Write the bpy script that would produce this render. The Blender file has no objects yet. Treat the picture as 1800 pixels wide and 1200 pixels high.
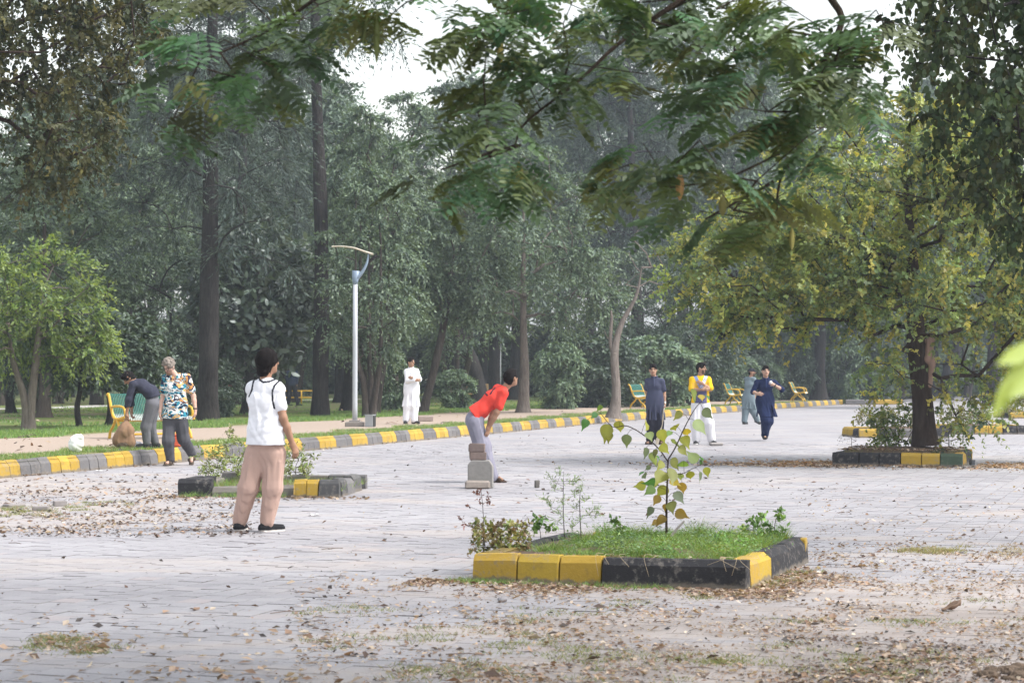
import bpy, math, random
import numpy as np
from mathutils import Vector, Matrix
R = math.radians
scene = bpy.context.scene
col = scene.collection

# ---------------------------------------------------------------- camera
F_PX, HORIZON, CAM_H = 3600.0, 657.0, 1.48        # focal length in pixels of the 1800 px wide photograph
PITCH = math.atan((HORIZON - 600.0) / F_PX)
cam_data = bpy.data.cameras.new('camera')
cam_data.sensor_width = 36.0
cam_data.lens = 36.0 * F_PX / 1800.0
cam_data.clip_start, cam_data.clip_end = 0.05, 4000.0
cam_data.dof.use_dof = True
cam_data.dof.focus_distance = 25.0
cam_data.dof.aperture_fstop = 6.3
cam = bpy.data.objects.new('camera', cam_data)
cam.location = (0, 0, CAM_H)
cam.rotation_euler = (R(90) + PITCH, 0, 0)
col.objects.link(cam)
scene.camera = cam

# ---------------------------------------------------------------- sky, sun, exposure
SUN_AZ, SUN_EL = R(104), R(52)                      # azimuth clockwise from +Y (away from the camera)
world = bpy.data.worlds.new('World')
scene.world = world
world.use_nodes = True
wn = world.node_tree.nodes; wl = world.node_tree.links
wn.clear()
sky = wn.new('ShaderNodeTexSky'); sky.sky_type = 'NISHITA'; sky.sun_disc = False
sky.sun_elevation = SUN_EL; sky.sun_rotation = SUN_AZ
sky.air_density = 1.6; sky.dust_density = 3.0; sky.ozone_density = 1.0
hs = wn.new('ShaderNodeHueSaturation'); hs.inputs['Saturation'].default_value = 0.30
bg = wn.new('ShaderNodeBackground'); bg.inputs['Strength'].default_value = 0.14
wo = wn.new('ShaderNodeOutputWorld')
wl.new(sky.outputs[0], hs.inputs['Color']); wl.new(hs.outputs[0], bg.inputs['Color']); wl.new(bg.outputs[0], wo.inputs['Surface'])
sun_data = bpy.data.lights.new('sun', 'SUN')
sun_data.energy = 1.5; sun_data.angle = R(16); sun_data.color = (1.0, 0.965, 0.92)
sun = bpy.data.objects.new('sun', sun_data); col.objects.link(sun)
sun_dir = Vector((math.sin(SUN_AZ) * math.cos(SUN_EL), math.cos(SUN_AZ) * math.cos(SUN_EL), math.sin(SUN_EL)))
sun.rotation_euler = sun_dir.to_track_quat('Z', 'Y').to_euler()
sun.location = (30, 20, 60)
scene.view_settings.view_transform = 'Standard'
scene.view_settings.look = 'None'
scene.view_settings.gamma = 1.0
scene.view_settings.exposure = 1.28
scene.view_settings.use_curve_mapping = False
scene.cycles.volume_bounces = 1
scene.cycles.max_bounces = 8
scene.cycles.transmission_bounces = 6
scene.cycles.diffuse_bounces = 4

# ---------------------------------------------------------------- helpers
_cp, _sp = math.cos(PITCH), math.sin(PITCH)
def ray(px, py):
    u, v = (px - 900.0) / F_PX, (600.0 - py) / F_PX
    return np.array([u, _cp - v * _sp, _sp + v * _cp])
def G(px, py, z=0.0):
    """ground point seen at photograph pixel (px, py) on the level z"""
    d = ray(px, py); t = (z - CAM_H) / d[2]
    return np.array([d[0] * t, d[1] * t, z])
def P(px, py, Y):
    """point seen at pixel (px, py) at the distance Y"""
    d = ray(px, py); t = Y / d[1]
    return np.array([d[0] * t, Y, CAM_H + d[2] * t])
def lin(r, g, b):
    f = lambda c: (c / 255 / 12.92) if c / 255 <= 0.04045 else ((c / 255 + 0.055) / 1.055) ** 2.4
    return (f(r), f(g), f(b))
def nrm(v):
    v = np.asarray(v, float); return v / (np.linalg.norm(v, axis=-1, keepdims=True) + 1e-12)

def set_props(o, label=None, cat=None, group=None, kind=None):
    if label: o['label'] = label
    if cat: o['category'] = cat
    if group: o['group'] = group
    if kind: o['kind'] = kind
    return o
def empty(name, loc, label=None, cat=None, group=None, kind=None):
    o = bpy.data.objects.new(name, None); col.objects.link(o)
    o.location = tuple(float(c) for c in loc); o.empty_display_size = 0.2
    return set_props(o, label, cat, group, kind)
def mesh_np(name, V, faces, mat=None, C=None, smooth=False):
    """faces: one (M,k) array or a list of such arrays"""
    V = np.ascontiguousarray(np.asarray(V, np.float32).reshape(-1, 3))
    if not isinstance(faces, (list, tuple)): faces = [faces]
    faces = [np.asarray(f, np.int32) for f in faces if len(f)]
    me = bpy.data.meshes.new(name)
    me.vertices.add(len(V)); me.vertices.foreach_set('co', V.ravel())
    nl = sum(f.size for f in faces); npoly = sum(len(f) for f in faces)
    me.loops.add(nl); me.polygons.add(npoly)
    me.loops.foreach_set('vertex_index', np.concatenate([f.ravel() for f in faces]))
    tot = np.concatenate([np.full(len(f), f.shape[1], np.int32) for f in faces])
    st = np.concatenate([[0], np.cumsum(tot)[:-1]]).astype(np.int32)
    me.polygons.foreach_set('loop_start', st)
    me.polygons.foreach_set('use_smooth', np.full(npoly, bool(smooth)))
    if C is not None:
        C = np.asarray(C, np.float32)
        if C.shape[1] == 3: C = np.concatenate([C, np.ones((len(C), 1), np.float32)], 1)
        at = me.attributes.new('Col', 'FLOAT_COLOR', 'POINT'); at.data.foreach_set('color', np.ascontiguousarray(C).ravel())
    me.update(calc_edges=True); me.validate()
    if mat is not None: me.materials.append(mat)
    return me
def link(name, me, parent=None, loc=None, rot=None, scale=None):
    o = bpy.data.objects.new(name, me); col.objects.link(o)
    if parent is not None: o.parent = parent
    if loc is not None: o.location = tuple(float(c) for c in loc)
    if rot is not None: o.rotation_euler = rot
    if scale is not None: o.scale = scale if hasattr(scale, '__len__') else (scale,) * 3
    return o
class MB:
    """collects simple shapes into one mesh"""
    def __init__(s): s.V = []; s.F = {}; s.C = []; s.n = 0
    def add(s, V, F, c=(1, 1, 1)):
        V = np.asarray(V, float).reshape(-1, 3)
        for f in F: s.F.setdefault(len(f), []).append([i + s.n for i in f])
        s.V.append(V); s.C.append(np.tile(np.asarray(c, float)[:3], (len(V), 1))); s.n += len(V)
    def addnp(s, V, F, C):
        s.F.setdefault(F.shape[1], []).extend((F + s.n).tolist()); s.V.append(V); s.C.append(np.asarray(C)[:, :3]); s.n += len(V)
    def box(s, c, d, c3=(1, 1, 1), rz=0.0, bev=0.0, taper=1.0):
        """box with chamfered edges; taper shrinks the top"""
        x, y, z = d[0] / 2, d[1] / 2, d[2] / 2
        if bev <= 0:
            V = np.array([[sx * x * (taper if sz > 0 else 1), sy * y * (taper if sz > 0 else 1), sz * z] for sz in (-1, 1) for sy in (-1, 1) for sx in (-1, 1)])
            F = [(0, 2, 3, 1), (4, 5, 7, 6), (0, 1, 5, 4), (1, 3, 7, 5), (3, 2, 6, 7), (2, 0, 4, 6)]
        else:
            b = bev; ring = []
            for (zz, o) in ((-z, b), (-z + b, 0), (z - b, 0), (z, b)):
                t = 1 + (taper - 1) * (zz + z) / (2 * z)
                X, Y = (x * t), (y * t)
                ring += [(-X + o + b, -Y + o, zz), (X - o - b, -Y + o, zz), (X - o, -Y + o + b, zz), (X - o, Y - o - b, zz),
                         (X - o - b, Y - o, zz), (-X + o + b, Y - o, zz), (-X + o, Y - o - b, zz), (-X + o, -Y + o + b, zz)]
            V = np.array(ring); F = [tuple(range(7, -1, -1)), tuple(range(24, 32))]
            for k in range(3):
                for i in range(8):
                    j = (i + 1) % 8; F.append((k * 8 + i, k * 8 + j, k * 8 + 8 + j, k * 8 + 8 + i))
        if rz:
            cs, sn = math.cos(rz), math.sin(rz); V = np.stack([V[:, 0] * cs - V[:, 1] * sn, V[:, 0] * sn + V[:, 1] * cs, V[:, 2]], 1)
        s.add(V + np.asarray(c, float), F, c3)
    def tube(s, pts, rad, sides=8, c3=(1, 1, 1), caps=True, flat=None):
        V, F = tube_geo(pts, rad, sides, flat); s.add(V, F.tolist(), c3)
        if caps:
            n = len(np.asarray(pts)); b = s.n - len(V)
            s.F.setdefault(sides, []).extend([[b + i for i in range(sides)][::-1], [b + (n - 1) * sides + i for i in range(sides)]])
    def mesh(s, name, mat, smooth=False):
        return mesh_np(name, np.concatenate(s.V), [np.array(v) for v in s.F.values()], mat, np.concatenate(s.C), smooth)
    def build(s, name, mat, parent=None, smooth=False, loc=None, rot=None):
        return link(name, s.mesh(name, mat, smooth), parent, loc, rot)
def tube_geo(pts, rad, sides=8, flat=None):
    pts = np.asarray(pts, float); n = len(pts); rad = np.broadcast_to(np.asarray(rad, float), (n,))
    T = np.gradient(pts, axis=0); T = nrm(T)
    ref = np.array([0.31, 0.95, 0.05]) if abs(T[0] @ np.array([0.31, 0.95, 0.05])) < 0.9 else np.array([1.0, 0, 0])
    U = np.zeros_like(T); W = np.zeros_like(T)
    for i in range(n):
        ref = nrm(ref - T[i] * (ref @ T[i])); U[i] = ref; W[i] = np.cross(T[i], ref)
    a = np.arange(sides) * 2 * math.pi / sides
    V = pts[:, None] + rad[:, None, None] * (np.cos(a)[None, :, None] * U[:, None] + np.sin(a)[None, :, None] * W[:, None] * (flat or 1.0))
    i, j = np.meshgrid(np.arange(n - 1), np.arange(sides), indexing='ij'); j2 = (j + 1) % sides
    Fq = np.stack([i * sides + j, i * sides + j2, (i + 1) * sides + j2, (i + 1) * sides + j], -1).reshape(-1, 4)
    return V.reshape(-1, 3), Fq
def spline(pts, n):
    """Catmull-Rom through pts, n samples"""
    p = np.asarray(pts, float); p = np.concatenate([[2 * p[0] - p[1]], p, [2 * p[-1] - p[-2]]])
    t = np.linspace(0, len(p) - 3 - 1e-9, n); i = t.astype(int); f = (t - i)[:, None]
    a, b, c, d = p[i], p[i + 1], p[i + 2], p[i + 3]
    return 0.5 * (2 * b + (c - a) * f + (2 * a - 5 * b + 4 * c - d) * f ** 2 + (3 * b - a - 3 * c + d) * f ** 3)

# ---------------------------------------------------------------- materials
class NT:
    def __init__(s, name):
        s.m = bpy.data.materials.new(name); s.m.use_nodes = True; s.t = s.m.node_tree; s.t.nodes.clear()
        s.out = s.new('ShaderNodeOutputMaterial')
    def new(s, k, **kw):
        n = s.t.nodes.new(k)
        for a, b in kw.items(): setattr(n, a, b)
        return n
    def ln(s, a, b): s.t.links.new(a, b)
    def val(s, sock, v):
        if hasattr(v, 'is_output') or isinstance(v, bpy.types.NodeSocket): s.ln(v, sock)
        else: sock.default_value = v
    def math(s, op, a, b=0.0, c=None, clamp=False):
        n = s.new('ShaderNodeMath', operation=op, use_clamp=clamp); s.val(n.inputs[0], a); s.val(n.inputs[1], b)
        if c is not None: s.val(n.inputs[2], c)
        return n.outputs[0]
    def noise(s, scale, detail=4, rough=0.55, vec=None, dist=0.0):
        n = s.new('ShaderNodeTexNoise'); n.inputs['Scale'].default_value = scale; n.inputs['Detail'].default_value = detail
        n.inputs['Roughness'].default_value = rough; n.inputs['Distortion'].default_value = dist
        if vec is not None: s.ln(vec, n.inputs['Vector'])
        return n.outputs['Fac']
    def ramp(s, fac, stops, interp='LINEAR'):
        n = s.new('ShaderNodeValToRGB'); n.color_ramp.interpolation = interp
        e = n.color_ramp.elements
        while len(e) < len(stops): e.new(0.5)
        for x, (p, c) in zip(e, stops): x.position = p; x.color = (*c, 1) if len(c) == 3 else c
        s.ln(fac, n.inputs[0]); return n.outputs[0]
    def step(s, v, lo, hi):
        n = s.new('ShaderNodeMapRange'); n.interpolation_type = 'SMOOTHSTEP'; s.val(n.inputs[0], v)
        n.inputs[1].default_value = lo; n.inputs[2].default_value = hi; return n.outputs[0]
    def mix(s, fac, a, b, mode='MIX'):
        n = s.new('ShaderNodeMix', data_type='RGBA', blend_type=mode)
        s.val(n.inputs[0], fac)
        for k, v in ((6, a), (7, b)):
            if isinstance(v, (tuple, list)): v = (*v, 1) if len(v) == 3 else v
            s.val(n.inputs[k], v)
        return n.outputs[2]
    def attr(s, name='Col'):
        n = s.new('ShaderNodeAttribute', attribute_name=name); return n.outputs['Color']
    def coord(s, k='Object'):
        n = s.new('ShaderNodeTexCoord'); return n.outputs[k]
    def pos(s):
        n = s.new('ShaderNodeNewGeometry'); return n.outputs['Position']
    def bump(s, h, strength=0.3, dist=0.01):
        n = s.new('ShaderNodeBump'); n.inputs['Strength'].default_value = strength; n.inputs['Distance'].default_value = dist
        s.ln(h, n.inputs['Height']); return n.outputs[0]
    def done(s, color, rough=0.8, normal=None, metal=0.0, spec=0.3):
        b = s.new('ShaderNodeBsdfPrincipled')
        if isinstance(color, (tuple, list)): b.inputs['Base Color'].default_value = (*color, 1)
        else: s.ln(color, b.inputs['Base Color'])
        s.val(b.inputs['Roughness'], rough); b.inputs['Metallic'].default_value = metal
        b.inputs['Specular IOR Level'].default_value = spec
        if normal is not None: s.ln(normal, b.inputs['Normal'])
        s.ln(b.outputs[0], s.out.inputs['Surface']); s.b = b; return s.m
def mat_attr(name, rough=0.8, nscale=40, namp=0.25, bump=0.3, bdist=0.004, metal=0.0, spec=0.3, coord='Object'):
    t = NT(name); v = t.coord(coord) if coord != 'pos' else t.pos()
    n = t.noise(nscale, 5, 0.6, v); n2 = t.noise(nscale * 0.13, 3, 0.5, v)
    k = t.math('ADD', t.math('MULTIPLY', n, namp), t.math('MULTIPLY', n2, namp)); k = t.math('ADD', k, 1 - namp)
    kk = t.new('ShaderNodeCombineColor'); [t.ln(k, kk.inputs[i]) for i in range(3)]
    c = t.mix(1.0, t.attr(), kk.outputs[0], 'MULTIPLY')
    return t.done(c, rough, t.bump(n, bump, bdist) if bump else None, metal, spec)
def mat_leaf(name, trans=0.30, gloss=0.05, rough=0.55):
    t = NT(name); c = t.attr()
    d = t.new('ShaderNodeBsdfDiffuse'); t.ln(c, d.inputs[0])
    tr = t.new('ShaderNodeBsdfTranslucent')
    t.ln(t.mix(1.0, c, (1.25, 1.15, 0.55), 'MULTIPLY'), tr.inputs[0])
    g = t.new('ShaderNodeBsdfGlossy'); g.inputs['Roughness'].default_value = rough; g.inputs[0].default_value = (0.9, 0.95, 1.0, 1)
    m1 = t.new('ShaderNodeMixShader'); m1.inputs[0].default_value = trans; t.ln(d.outputs[0], m1.inputs[1]); t.ln(tr.outputs[0], m1.inputs[2])
    m2 = t.new('ShaderNodeMixShader'); m2.inputs[0].default_value = gloss; t.ln(m1.outputs[0], m2.inputs[1]); t.ln(g.outputs[0], m2.inputs[2])
    t.ln(m2.outputs[0], t.out.inputs['Surface']); return t.m
M_LEAF = mat_leaf('leaf_soft'); M_LEAFG = mat_leaf('leaf_glossy', 0.3, 0.09, 0.45)
M_LEAFD = mat_leaf('leaf_dull', 0.25, 0.025, 0.6)
M_LEAFT = mat_leaf('leaf_thin', 0.52, 0.04, 0.55)
M_GRASS = mat_leaf('grass_blade', 0.4, 0.05, 0.5)
M_DRY = mat_leaf('dry_leaf', 0.25, 0.04, 0.6)
M_STONE = mat_attr('painted_concrete', 0.85, 30, 0.35, 0.5, 0.006)
M_METAL = mat_attr('painted_metal', 0.42, 60, 0.12, 0.1, 0.002, 0.0, 0.5)
M_CLOTH = mat_attr('cloth', 0.92, 90, 0.10, 0.25, 0.002, 0.0, 0.15)
M_SKIN = mat_attr('skin', 0.55, 60, 0.10, 0.1, 0.001, 0.0, 0.35)
M_HAIR = mat_attr('hair', 0.8, 130, 0.5, 0.8, 0.006, 0.0, 0.06)
M_PLASTIC = mat_attr('thin_plastic', 0.4, 25, 0.10, 0.3, 0.006, 0.0, 0.4)
M_WOOD = mat_attr('wood', 0.6, 30, 0.2, 0.2, 0.002)
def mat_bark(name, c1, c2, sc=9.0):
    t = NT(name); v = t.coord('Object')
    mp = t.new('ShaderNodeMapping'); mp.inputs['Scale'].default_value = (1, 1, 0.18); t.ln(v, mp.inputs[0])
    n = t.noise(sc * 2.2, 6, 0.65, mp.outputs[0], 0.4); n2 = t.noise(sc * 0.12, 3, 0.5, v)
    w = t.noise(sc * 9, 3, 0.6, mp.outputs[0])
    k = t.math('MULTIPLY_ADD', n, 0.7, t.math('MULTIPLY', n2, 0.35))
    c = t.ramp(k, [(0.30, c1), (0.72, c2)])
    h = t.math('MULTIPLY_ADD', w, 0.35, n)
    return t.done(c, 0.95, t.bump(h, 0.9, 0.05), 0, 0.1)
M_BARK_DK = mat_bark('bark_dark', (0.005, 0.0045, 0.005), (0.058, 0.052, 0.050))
M_BARK_MID = mat_bark('bark_mid', (0.030, 0.024, 0.020), (0.11, 0.092, 0.08))
M_BARK_PALE = mat_bark('bark_pale', (0.085, 0.068, 0.057), (0.25, 0.215, 0.19))
M_BARK_BRN = mat_bark('bark_brown', (0.018, 0.013, 0.011), (0.085, 0.062, 0.052))
M_TWIG = mat_bark('twig_bark', (0.025, 0.017, 0.013), (0.10, 0.075, 0.06), 30)
# ================================================================= GROUND
rng = np.random.default_rng(7)
TH = math.atan(0.325)
E1 = np.array([math.sin(TH), math.cos(TH)]); E2 = np.array([math.cos(TH), -math.sin(TH)])   # along / across the paving
PW, PL = 0.20, 0.22
LAWN = 0.21

def mat_paving():
    t = NT('paving'); p = t.pos()
    sx = t.new('ShaderNodeSeparateXYZ'); t.ln(p, sx.inputs[0])
    X, Y = sx.outputs[0], sx.outputs[1]
    u = t.math('DIVIDE', t.math('ADD', t.math('MULTIPLY', X, E2[0]), t.math('MULTIPLY', Y, E2[1])), PW)
    v = t.math('DIVIDE', t.math('ADD', t.math('MULTIPLY', X, E1[0]), t.math('MULTIPLY', Y, E1[1])), PL)
    fu = t.math('FLOOR', u); par = t.math('MULTIPLY', t.math('FLOORED_MODULO', fu, 2.0), 0.5)
    v2 = t.math('ADD', v, par); fv = t.math('FLOOR', v2)
    cu = t.math('SUBTRACT', u, fu); cv = t.math('SUBTRACT', v2, fv)
    du = t.math('MINIMUM', cu, t.math('SUBTRACT', 1.0, cu)); dv = t.math('MINIMUM', cv, t.math('SUBTRACT', 1.0, cv))
    j = t.math('MINIMUM', t.math('MULTIPLY_ADD', du, PW, 0.0018), t.math('MULTIPLY', dv, PL))
    joint = t.math('SUBTRACT', 1.0, t.step(j, 0.002, 0.007))
    cid = t.new('ShaderNodeCombineXYZ'); t.ln(fu, cid.inputs[0]); t.ln(fv, cid.inputs[1])
    wnz = t.new('ShaderNodeTexWhiteNoise', noise_dimensions='3D'); t.ln(cid.outputs[0], wnz.inputs['Vector'])
    cell = wnz.outputs['Value']
    fine = t.noise(60, 5, 0.65, p); mid = t.noise(3.0, 5, 0.6, p); big = t.noise(0.32, 4, 0.55, p)
    mp = t.new('ShaderNodeMapping'); mp.inputs['Rotation'].default_value = (0, 0, -TH); mp.inputs['Scale'].default_value = (0.35, 0.9, 1); t.ln(p, mp.inputs[0])
    dustn = t.noise(0.9, 6, 0.62, mp.outputs[0], 0.6)
    base = t.ramp(cell, [(0.0, (0.266, 0.256, 0.272)), (0.5, (0.290, 0.280, 0.297)), (0.93, (0.314, 0.304, 0.320)), (1.0, (0.345, 0.30, 0.30))])
    stn = t.step(t.noise(0.8, 5, 0.7, p, 1.0), 0.54, 0.72); base = t.mix(t.math('MULTIPLY', stn, 0.30), base, (0.19, 0.18, 0.185))
    base = t.mix(t.math('MULTIPLY', t.step(big, 0.35, 0.7), 0.55), base, (0.385, 0.375, 0.395))
    k = t.math('MULTIPLY_ADD', fine, 0.5, t.math('MULTIPLY_ADD', mid, 0.35, 0.475))
    kk = t.new('ShaderNodeCombineColor'); [t.ln(k, kk.inputs[i]) for i in range(3)]
    base = t.mix(1.0, base, kk.outputs[0], 'MULTIPLY')
    # windblown dust lying on the stones, most of it towards the planting beds
    near = t.step(Y, 19.0, 11.5)
    edge = t.math('MULTIPLY', near, t.step(X, -2.2, 1.0))
    left = t.math('MULTIPLY', t.step(X, -2.6, -4.6), t.math('MULTIPLY', t.step(Y, 17.5, 20.5), t.step(Y, 33.0, 28.0)))
    where = t.math('MAXIMUM', t.math('MULTIPLY', edge, 0.21), t.math('MULTIPLY', left, 0.16))
    dm = t.step(t.math('ADD', dustn, where), 0.50, 0.72)
    dust = t.mix(t.step(t.math('MULTIPLY', edge, t.noise(1.4, 4, 0.6, p)), 0.25, 0.6), t.mix(fine, (0.30, 0.255, 0.225), (0.44, 0.39, 0.365)), t.mix(fine, (0.13, 0.105, 0.09), (0.30, 0.255, 0.225)))
    base = t.mix(t.math('MULTIPLY', dm, 0.75), base, dust)
    jc = t.mix(t.step(t.noise(5, 3, 0.6, p), 0.45, 0.7), (0.075, 0.07, 0.07), (0.20, 0.165, 0.14))
    c = t.mix(t.math('MULTIPLY', joint, t.math('SUBTRACT', 0.9, t.math('MULTIPLY', dm, 0.75))), base, jc)
    h = t.math('SUBTRACT', t.math('MULTIPLY', fine, 0.35), joint)
    return t.done(c, 0.75, t.bump(h, 0.35, 0.006), 0, 0.35)
M_PAVE = mat_paving()

def mat_soil(name, c1, c2):
    t = NT(name); p = t.pos(); n = t.noise(9, 6, 0.65, p); n2 = t.noise(45, 5, 0.7, p)
    c = t.mix(t.math('MULTIPLY_ADD', n2, 0.6, t.math('MULTIPLY', n, 0.4)), c1, c2)
    return t.done(c, 0.95, t.bump(n2, 0.8, 0.02), 0, 0.1)
M_SOIL = mat_soil('soil', (0.07, 0.05, 0.038), (0.22, 0.165, 0.125))

def mat_lawn():
    t = NT('lawn'); p = t.pos(); kd = t.new('ShaderNodeAttribute', attribute_name='kd').outputs['Fac']
    n1 = t.noise(1.1, 5, 0.6, p); n2 = t.noise(14, 5, 0.65, p); n3 = t.noise(0.35, 4, 0.6, p)
    d = t.math('ADD', kd, t.math('MULTIPLY', t.math('SUBTRACT', n1, 0.5), 1.6))
    dirt = t.math('MULTIPLY', t.step(d, 1.25, 1.85), t.step(d, 6.3, 5.6))
    litter = t.math('MULTIPLY', t.step(n3, 0.47, 0.62), t.step(kd, 9.0, 16.0))
    g = t.mix(n2, (0.05, 0.095, 0.022), (0.14, 0.20, 0.045))
    g = t.mix(t.step(n1, 0.42, 0.68), g, (0.19, 0.17, 0.075))
    s = t.mix(n2, (0.26, 0.205, 0.165), (0.41, 0.335, 0.28))
    l = t.mix(n2, (0.10, 0.085, 0.055), (0.24, 0.20, 0.14))
    c = t.mix(dirt, g, s); c = t.mix(t.math('MULTIPLY', litter, 0.85), c, l)
    pth = t.math('MULTIPLY', t.step(t.math('ABSOLUTE', t.math('SUBTRACT', kd, 24.0)), 0.95, 0.8), 1.0)
    c = t.mix(pth, c, (0.42, 0.40, 0.385))
    return t.done(c, 0.95, t.bump(n2, 0.7, 0.02), 0, 0.1)
M_LAWN = mat_lawn()

# the kerb line, its front face on the plaza side
KP = np.array([(-15.1, 5.0), (-10.2, 20.0), (-7.28, 29.1), (-3.85, 40.0), (-1.25, 48.3), (0.35, 53.6), (3.9, 65.5), (6.6, 73.8), (9.3, 81.5), (12.9, 91.0), (15.8, 98.7)])
KL = spline(KP, 2400)
KS = np.concatenate([[0], np.cumsum(np.linalg.norm(np.diff(KL, axis=0), axis=1))])
def kerb_at(s):
    return np.array([np.interp(s, KS, KL[:, 0]), np.interp(s, KS, KL[:, 1])])
def kerb_x(Y): return np.interp(Y, KL[:, 1], KL[:, 0])

# base sheet out to the horizon
g = MB(); S_ = 900.0
g.add([(-S_, -60, -0.05), (S_, -60, -0.05), (S_, S_, -0.05), (-S_, S_, -0.05)], [(0, 1, 2, 3)])
t = NT('distant_ground'); n = t.noise(0.4, 5, 0.6, t.pos()); n2 = t.noise(6, 4, 0.6, t.pos())
M_FARG = t.done(t.mix(t.math('MULTIPLY_ADD', n, 0.6, t.math('MULTIPLY', n2, 0.4)), (0.09, 0.10, 0.05), (0.27, 0.23, 0.17)), 0.95, t.bump(n2, 0.6, 0.03), 0, 0.1)
set_props(g.build('ground', M_FARG), kind='structure')

# plaza sheet
pz = MB()
k = KL[::40]
V = [(x, y, -0.004) for x, y in k] + [(15.8, 140, -0.004), (75, 140, -0.004), (75, -40, -0.004), (-29.7, -40, -0.004)]
pz.add(V, [tuple(range(len(V)))[::-1]])
plaza = set_props(pz.build('plaza', M_PAVE), kind='structure')

# pavers: the 300 nearest ones in view as pieces, the rest joined
def paver_geo(cx, cy, r, jit=1.0):
    hu, hv = PW / 2 - 0.0018, PL / 2 - 0.0030
    b = 0.003; z1 = 0.0 + r.normal(0, 0.0011) * jit; tx, ty = r.normal(0, 0.006, 2) * jit
    V = []
    for (o, z) in ((0.0, -0.012), (0.0, -0.003), (b, 0.0)):
        for (a, c) in ((-1, -1), (1, -1), (1, 1), (-1, 1)):
            uu, vv = a * (hu - o), c * (hv - o)
            V.append((cx + E2[0] * uu + E1[0] * vv, cy + E2[1] * uu + E1[1] * vv, z + (z1 + tx * uu + ty * vv if z > -0.01 else 0)))
    return np.array(V)
PF = np.array([(8, 9, 10, 11)] + [(a + i, a + (i + 1) % 4, a + 4 + (i + 1) % 4, a + 4 + i) for a in (0, 4) for i in range(4)])
cells = []
for iu in range(-120, 140):
    for iv in range(0, 300):
        uc = (iu + 0.5) * PW; vc = (iv + 0.5 - 0.5 * (iu % 2)) * PL
        x = E2[0] * uc + E1[0] * vc; y = E2[1] * uc + E1[1] * vc
        if 7.5 < y < 44 and abs(x) < 0.25 * y + 1.6 and x > kerb_x(y) + 0.15: cells.append((x, y))
cells = np.array(cells)
inview = (np.abs(cells[:, 0]) < 0.25 * cells[:, 1] - 0.08) & (cells[:, 1] > 9.95)
order = np.argsort(np.where(inview, cells[:, 1], 1e6))
single = set(order[:300].tolist())
pm = [mesh_np('paver', paver_geo(0, 0, rng), PF, M_PAVE) for _ in range(8)]
VV, FF = [], []; nv = 0
for i, (x, y) in enumerate(cells):
    if i in single:
        link('paver', pm[int(rng.integers(8))], plaza, (x, y, 0))
    else:
        VV.append(paver_geo(x, y, rng)); FF.append(PF + nv); nv += 12
set_props(link('paving', mesh_np('paving', np.concatenate(VV), np.concatenate(FF), M_PAVE), plaza), kind='stuff')

# raised lawn behind the kerb
offs = [0.05, 0.4, 0.9, 1.4, 2.0, 3.0, 4.5, 5.5, 6.5, 8, 11, 16, 23, 30, 45, 70, 110, 170]
ls = np.concatenate([KL[::30], [[20.2, 110.0], [26, 128.0], [40, 170.0], [70, 260]]])
tn = nrm(np.gradient(ls, axis=0)); nn = np.stack([-tn[:, 1], tn[:, 0]], 1)
V, KD = [], []
for p, m in zip(ls, nn):
    for o in offs:
        V.append((p[0] + m[0] * o, p[1] + m[1] * o, LAWN + (0.02 * math.sin(p[1] * 0.9 + o) if o > 3 else 0))); KD.append(o)
no = len(offs); F = [(i * no + j, (i + 1) * no + j, (i + 1) * no + j + 1, i * no + j + 1) for i in range(len(ls) - 1) for j in range(no - 1)]
me = mesh_np('lawn', V, np.array(F), M_LAWN, smooth=True)
a = me.attributes.new('kd', 'FLOAT', 'POINT'); a.data.foreach_set('value', np.array(KD, np.float32))
set_props(link('lawn', me), kind='structure')

# ---------------------------------------------------------------- kerb stones
def mat_kerb():
    t = NT('kerb_paint'); v = t.pos()
    n = t.noise(18, 6, 0.7, v); n2 = t.noise(70, 4, 0.6, v); n3 = t.noise(2.2, 3, 0.5, v)
    wear = t.step(t.math('MULTIPLY_ADD', n3, 0.35, n), 0.70, 0.86)
    k = t.math('MULTIPLY_ADD', n, 0.5, 0.72); kk = t.new('ShaderNodeCombineColor'); [t.ln(k, kk.inputs[i]) for i in range(3)]
    c = t.mix(1.0, t.attr(), kk.outputs[0], 'MULTIPLY')
    c = t.mix(t.math('MULTIPLY', wear, 0.55), c, t.mix(n2, (0.13, 0.115, 0.10), (0.27, 0.245, 0.225)))
    sz = t.new('ShaderNodeSeparateXYZ'); t.ln(t.coord('Object'), sz.inputs[0])
    foot = t.step(t.math('ADD', sz.outputs[2], t.math('MULTIPLY', t.math('SUBTRACT', t.noise(9, 5, 0.7, v), 0.5), 0.12)), 0.050, 0.022)   # the paint stops short of the ground
    c = t.mix(t.math('MULTIPLY', foot, 0.85), c, t.mix(n, (0.10, 0.085, 0.07), (0.24, 0.21, 0.18)))
    stain = t.step(t.noise(5.5, 5, 0.65, v, 0.8), 0.56, 0.72); c = t.mix(t.math('MULTIPLY', stain, 0.45), c, (0.10, 0.08, 0.055))
    h = t.math('ADD', n2, n)
    return t.done(c, 0.85, t.bump(h, 0.5, 0.006), 0, 0.2)
M_KERB = mat_kerb()
YEL, BLK, GRY = (0.41, 0.268, 0.045), (0.030, 0.030, 0.034), (0.14, 0.135, 0.138)
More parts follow.
